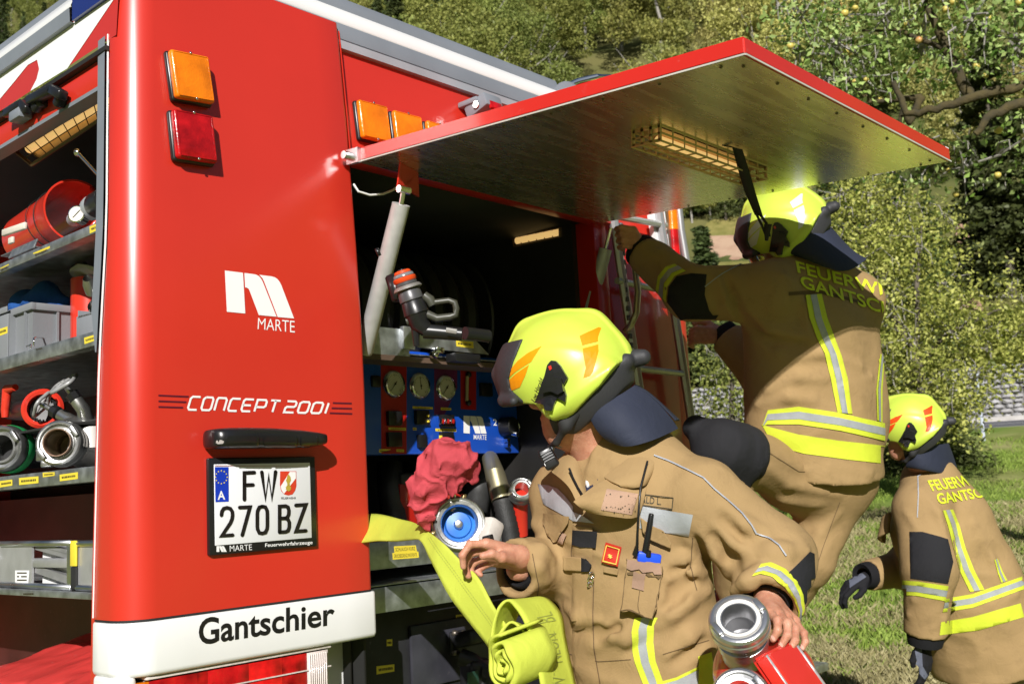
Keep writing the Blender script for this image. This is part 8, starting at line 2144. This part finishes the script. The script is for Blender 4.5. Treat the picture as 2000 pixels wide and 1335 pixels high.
cloth_sheet('neck_cape', [[K(1175, 520, 3.63), K(1290, 465, 3.60), K(1420, 425, 3.59), K(1520, 420, 3.62), K(1600, 440, 3.70)], [K(1150, 575, 3.63), K(1290, 540, 3.58), K(1450, 500, 3.56), K(1590, 500, 3.60), K(1690, 545, 3.70)],
     [K(1175, 620, 3.62), K(1330, 625, 3.56), K(1490, 610, 3.54), K(1650, 605, 3.58), K(1770, 625, 3.69)], [K(1260, 645, 3.60), K(1430, 690, 3.54), K(1590, 710, 3.52), K(1730, 690, 3.57), K(1830, 665, 3.68)], [K(1380, 680, 3.59), K(1530, 750, 3.53), K(1680, 800, 3.52), K(1790, 770, 3.57), K(1885, 690, 3.68)]], NAVY, m2, .005)
def lay2(name, polys, m_, off=.003, thick=.0015, step=9, bvh=None, root=None): return lay(name, poly_bm(*polys), bvh or J2, m_, root or m2, off, thick, step, maxd=5.6)
def triple2(A_, B_, fr, bvh, root):
    for a, b, k in fr:
        g = lambda t: [(p[0] + (q_[0] - p[0]) * t, p[1] + (q_[1] - p[1]) * t) for p, q_ in zip(A_, B_)]
        lay2('reflex_stripe', [g(a) + g(b)[::-1]], HIVIS if k == 'y' else SILV, .004 if k == 'y' else .0055, .002, 9, bvh, root)
F3 = ((0, .30, 'y'), (.30, .68, 's'), (.68, 1, 'y'))
triple2([(1572, 576), (1580, 620), (1595, 660), (1610, 690), (1622, 740), (1635, 805)], [(1604, 574), (1615, 620), (1628, 655), (1643, 695), (1655, 740), (1664, 808)], F3, J2, m2)
triple2([(1490, 830), (1500, 800), (1560, 793), (1640, 806), (1727, 826)], [(1494, 830), (1500, 828), (1560, 828), (1640, 840), (1727, 860)], ((0, .28, 'y'), (.28, .70, 's'), (.70, 1, 'y')), J2, m2)
lay2('hem_stripe', [[(1488, 828), (1500, 832), (1560, 848), (1640, 860), (1728, 870), (1728, 905), (1650, 896), (1570, 885), (1510, 868)]], HIVIS)
triple2([(1718, 690), (1710, 760), (1712, 820)], [(1726, 700), (1722, 760), (1722, 825)], F3, J2, m2)
# left sleeve band, elbow patch
triple2([(1282, 565), (1286, 540), (1300, 522), (1318, 516)], [(1302, 590), (1304, 560), (1318, 540), (1340, 530)], F3, J2, m2)
lay2('elbow_patch', [[(1304, 590), (1306, 560), (1322, 540), (1350, 534), (1380, 536), (1376, 575), (1385, 605), (1405, 632), (1370, 640), (1330, 625)]], KNEE)
GT = mat('hivis_print', (0.62, 0.70, 0.03), 0.6)
lay('back_print', text_bm('FEUERWEHR', (1553, 510), (1790, 572), (1794, 598), (1557, 533), bold=.02), J2, GT, m2, .004, step=0, maxd=5)
lay('back_print', text_bm('GANTSCHIER', (1560, 537), (1800, 612), (1804, 638), (1565, 561), bold=.02), J2, GT, m2, .004, step=0, maxd=5)
lay2('back_yoke', [[(1540, 570), (1600, 566), (1700, 592), (1702, 598), (1600, 573), (1540, 577)]], SEAM, .002, .001)
lay('piping', strokes_bm([[(1376, 560), (1410, 535), (1450, 515), (1500, 498), (1545, 490)]], 2), J2, PIPING, m2, .004, step=6, maxd=5)
# legs: right leg bent under him, left knee raised on the step
hL, hR = P(1550, 925, 3.70), P(1642, 935, 3.80)
kR = P(1578, 1095, 3.72); aR = P(1478, 1250, 3.90); kL = P(1412, 876, 3.46); aL = P(1440, 1150, 3.66)
tr2 = legs(m2, [hR, hL], [kR, kL], [aR, aL], (.108, .082, .07), pelvis=P(1604, 900, 3.75), cre=[[(1470, 890), (1540, 945), (1640, 965)], [(1460, 930), (1530, 975), (1600, 985)], [(1480, 870), (1560, 915)], [(1640, 1000), (1600, 1040), (1575, 1100)], [(1620, 1060), (1590, 1110)]]); T2 = bvh_of(tr2)
kp_ = SDF(np.array(kL) - .25, np.array(kL) + .25, .008); kp_.cone(kL + (hL - kL).normalized() * .075, kL, .104, .096, .02, fn=limbfn(kL, hL, .014, 22, 2)).cone(kL, P(1362, 838, 3.50), .066, .034, .03, fn=limbfn(kL, P(1362, 838, 3.5), .03, 16, 5)).cone(kL, kL + (aL - kL).normalized() * .13, .088, .080, .02); kp_.obj('knee_pad', KNEE, m2, 1)
lay('seam', strokes_bm([[(1480, 870), (1560, 920), (1640, 925)], [(1640, 980), (1610, 1060), (1590, 1120)]], 1.2), T2, SEAM, m2, .002, step=8, maxd=5)
# folding step of the engine that carries his feet
z_ = min(aR.z, aL.z) - .085
m = MB().bx(min(aR.x, aL.x) - .12, max(aR.x, aL.x) + .15, min(aR.y, aL.y) - .1, 2.38, z_ - .03, z_, .006); m.obj('folding_step', GALV, truck)
bpy.context.view_layer.update()

# ================================================================== third man: bending forward at the right
m3 = person('firefighter with gloves bending forward at the right behind the climbing man', (*P(1850, 1335, 5.0)[:2], -1.55))
N3 = P(1815, 935, 4.98); sL3 = P(1800, 995, 4.86); sR3 = P(1852, 985, 5.16)
C3 = P(1840, 1030, 5.02); B3 = P(1885, 1150, 5.04); V3 = P(1925, 1275, 5.05)
v3 = (N3 - V3).normalized(); u3 = (sR3 - sL3).normalized(); w3_ = u3.cross(v3).normalized()
if w3_.dot(Vector(ray(1900, 1100))) > 0: w3_ = -w3_
E3 = P(1815, 1110, 4.74); K3 = P(1808, 1232, 4.76); E3r = P(1762, 1110, 5.22); K3r = P(1700, 1122, 5.10)
jk = SDF(P(1850, 1100, 5) - Vector((.75, .75, .72)), P(1850, 1100, 5) + Vector((.75, .75, .65)), 0.0095)
bf = bodyfn(C3, u3, v3, w3_, .018, (4, 8, 5), 4.1)
jk.cone(C3, B3, .232, .250, .06, w=u3, sq=.86, fn=bf, pad=.02).cone(B3, V3, .250, .268, .06, w=u3, sq=.86, fn=bf, pad=.02)
jk.cone(N3 - v3 * .02, sL3, .12, .12, .06).cone(N3 - v3 * .02, sR3, .12, .12, .06)
jk.cone(sL3, E3, .118, .118, .04, fn=limbfn(sL3, E3, .012, 9, 2)).cone(E3, K3, .112, .088, .03, fn=limbfn(E3, K3, .014, 11, 3)).cone(sR3, E3r, .11, .09, .04).cone(E3r, K3r, .088, .074, .03)
jk.plane(V3 - v3 * .045, -v3 + u3 * .02); jk.cone(V3 - v3 * .2, V3 + v3 * .0, .24, .21, 0, w=u3, sq=.86, mode='cut')
cuff_cut(jk, E3, K3, .072); cuff_cut(jk, E3r, K3r, .060)
v, q = jk.geo(1); J0 = BVHTree.FromPolygons([Vector(p) for p in v], q.tolist())
crease(jk, J0, [[(1795, 955), (1830, 1000), (1850, 1060)], [(1900, 1020), (1935, 1090), (1945, 1140)], [(1880, 1225), (1960, 1205)], [(1785, 1170), (1850, 1163)], [(1775, 1200), (1845, 1208)], [(1770, 1000), (1790, 1030)], [(1870, 1120), (1900, 1180)], [(1930, 1180), (1985, 1160)]], IDF, .016, .024)
jacket3 = jk.obj('jacket', TAN, m3, 2); J3 = bvh_of(jacket3)
H3c = P(1776, 834, 4.90)
f3_, l3_, u3h = frame(CAMV(-.93, .10, .36), CAMV(.02, -1, -.04))
bs_ = SDF(np.array(H3c) - .26, np.array(H3c) + .26, .007); head(bs_, H3c, f3_, l3_, u3h); bs_.cone(H3c - f3_ * .015 - u3h * .07, N3 - v3 * .04, .062, .08, .03)
co_ = SDF(P(1850, 1100, 5) - Vector((.75, .75, .75)), P(1850, 1100, 5) + Vector((.75, .75, .65)), .018)
co_.cone(N3, V3, .12, .15, .03).cone(N3 - v3 * .05, sL3, .06, .06, .03).cone(N3 - v3 * .05, sR3, .06, .06, .03).cone(sL3, E3, .055, .05, .02).cone(E3, K3, .045, .034, .02).cone(sR3, E3r, .055, .045, .02).cone(E3r, K3r, .045, .034, .02)
v, q = join_geo([bs_.geo(1), co_.geo(1)]); mesh_obj('body', raw_mesh('body', v, q), SKIN, m3, 180)
helmet(m3, H3c + u3h * .012, f3_, u3h, 'r', False)
def glove(wr, fore, fs, th):
    v, q = hand_geo(wr, fore, fs, th, h=.0036, r=.0125); return mesh_obj('glove', raw_mesh('glove', v, q), GLOVE, m3, 180)
w_ = P(1804, 1252, 4.77); fs, th = relaxed_hand(w_, P(1812, 1320, 4.75) - w_, CAMV(.55, -.1, -.8), CAMV(-.8, 0, -.5), .30, .21); g1 = glove(w_, E3.lerp(K3, .8), fs, th)
w_ = P(1690, 1128, 5.08); fs, th = relaxed_hand(w_, P(1655, 1146, 5.06) - w_, CAMV(-.3, -.9, -.3), CAMV(.3, .2, -.9), .60, .20); g2 = glove(w_, E3r.lerp(K3r, .8), fs, th)
G1 = bvh_of(g1, g2)
lay('glove_back', poly_bm([(1786, 1262), (1800, 1256), (1802, 1300), (1812, 1318), (1806, 1326), (1792, 1310)]), G1, GLOVEG, g1, .003, .002, 6, maxd=6)
lay('glove_back', poly_bm([(1658, 1124), (1680, 1114), (1692, 1126), (1668, 1142), (1660, 1148)]), G1, GLOVEG, g2, .003, .002, 6, maxd=6)
for e, c, rad in ((E3, K3, .082), (E3r, K3r, .066)):
    ax = (c - e).normalized(); MB().lathe([(rad, -.04), (rad * .98, .03), (rad * .9, .06), (rad * .6, .05)], c, ax, 20).obj('cuff', CUFF, m3, 60)
zq = lambda x, y: (1700 + x * .20218, 740 + y * .20218)
K = lambda x, y, d: P(*zq(x, y), d)
cloth_sheet('neck_cape', [[K(350, 660, 4.85), K(450, 665, 4.82), K(600, 645, 4.84), K(735, 620, 4.95), K(750, 620, 5.04)], [K(340, 760, 4.86), K(460, 760, 4.81), K(620, 740, 4.83), K(770, 730, 4.94), K(790, 720, 5.04)], [K(345, 845, 4.87), K(480, 860, 4.81), K(660, 880, 4.83), K(815, 900, 4.94), K(830, 850, 5.04)], [K(350, 850, 4.88), K(490, 870, 4.82), K(670, 905, 4.84), K(815, 935, 4.94), K(838, 880, 5.04)]], NAVY, m3, .006)
zw = lambda x, y: (1400 + x * .44577, 740 + y * .44577)
triple2([zw(988, 575), zw(1010, 640), zw(1030, 720), zw(1060, 830), zw(1110, 930)], [zw(1032, 570), zw(1062, 640), zw(1090, 740), zw(1125, 830), zw(1172, 920)], F3, J3, m3)
triple2([zw(1000, 960), zw(1120, 940), zw(1275, 885), zw(1345, 860)], [zw(988, 1020), zw(1120, 1000), zw(1300, 935), zw(1380, 905)], ((0, .28, 'y'), (.28, .7, 's'), (.7, 1, 'y')), J3, m3)
lay2('hem_stripe', [[zw(982, 1062), zw(1120, 1040), zw(1330, 980), zw(1345, 1040), zw(1150, 1098), zw(975, 1120)]], HIVIS, bvh=J3, root=m3)
triple2([zw(815, 880), zw(880, 884), zw(1014, 905)], [zw(815, 944), zw(880, 948), zw(1000, 970)], ((0, .30, 'y'), (.30, .72, 's'), (.72, 1, 'y')), J3, m3)
triple2([zw(1215, 790), zw(1230, 850), zw(1245, 890)], [zw(1228, 785), zw(1250, 840), zw(1272, 880)], F3, J3, m3)
lay2('elbow_patch', [[zw(845, 668), zw(900, 668), zw(980, 690), (zw(1012, 700)), zw(1035, 800), zw(1012, 896), zw(850, 872)]], KNEE, bvh=J3, root=m3)
lay('back_print', text_bm('FEUERWEHR', zq(550, 985), zq(1100, 895), zq(1170, 1000), zq(600, 1085), bold=.02), J3, GT, m3, .005, step=0, maxd=6)
lay('back_print', text_bm('GANTSCHIER', zq(625, 1110), zq(1260, 1010), zq(1320, 1110), zq(660, 1210), bold=.02), J3, GT, m3, .005, step=0, maxd=6)
lay('piping', strokes_bm([[zq(500, 915), zq(460, 940), zq(465, 1100), zq(455, 1335)]], 2), J3, PIPING, m3, .004, step=6, maxd=6)
cloth_sheet('jacket_front', [[P(1738, 1000, 5.0), P(1722, 1012, 5.05), P(1728, 1030, 5.1)], [P(1735, 1040, 5.0), P(1712, 1050, 5.05), P(1726, 1060, 5.1)]], TAN, m3, .02)
hL3, hR3 = V3 + Vector((0, 0, -.12)) - u3 * .09, V3 + Vector((0, 0, -.12)) + u3 * .09
dnx = Vector((-.02, .05, 0))
legs(m3, [hL3, hR3], [hL3 + Vector((-.10, .02, -.38)), hR3 + Vector((.12, .10, -.36))], [Vector((hL3.x - .06, hL3.y, -1.46)), Vector((hR3.x + .34, hR3.y + .15, -1.45))], (.112, .088, .075), pelvis=V3 + v3 * .02)

# ================================================================== alike loose pieces become parts of their own
def split_loose(o):
    me = o.data; n = len(me.vertices); lab = list(range(n))
    def find(a):
        while lab[a] != a: lab[a] = lab[lab[a]]; a = lab[a]
        return a
    for e in me.edges:
        a, b = find(e.vertices[0]), find(e.vertices[1])
        if a != b: lab[a] = b
    groups = {}
    for p in me.polygons: groups.setdefault(find(p.vertices[0]), []).append(p)
    if len(groups) < 2: return
    for ps in groups.values():
        idx = sorted({v for p in ps for v in p.vertices}); mp = {v: i for i, v in enumerate(idx)}
        m2 = bpy.data.meshes.new(o.name); m2.from_pydata([me.vertices[v].co[:] for v in idx], [], [[mp[v] for v in p.vertices] for p in ps]); m2.update()
        for mm in me.materials: m2.materials.append(mm)
        m2.polygons.foreach_set('use_smooth', [p.use_smooth for p in ps])
        c = bpy.data.objects.new(o.name.split('.')[0], m2); COL.objects.link(c); c.parent = o.parent; c.matrix_parent_inverse = o.matrix_parent_inverse.copy()
    bpy.data.objects.remove(o)
SPLIT = {'pump_pipe', 'pipe_stub', 'rivet', 'lamp_end', 'speed_stripe', 'plate_border', 'hitch_bolt', 'outlet_stud', 'coupling_lug', 'spoke', 'edge_tube', 'rubber_band', 'ladder_grip', 'lens_rib', 'lens_screw', 'country_stars', 'carry_strap', 'crate_stop', 'shelf_catch', 'housing_edge', 'side_clip', 'clip_lamp', 'tube_fitting', 'shutter_handle', 'compartment_wall', 'compartment_ceiling', 'rear_compartment_wall', 'nozzle_shelf', 'lower_panel', 'snap_hook', 'panel_field', 'basket_wire', 'chest_reflex', 'hose_stitch_'}
for o in [o for o in bpy.data.objects if o.type == 'MESH' and o.name.split('.')[0] in SPLIT and o.data.users == 1 and not o.children]: split_loose(o)
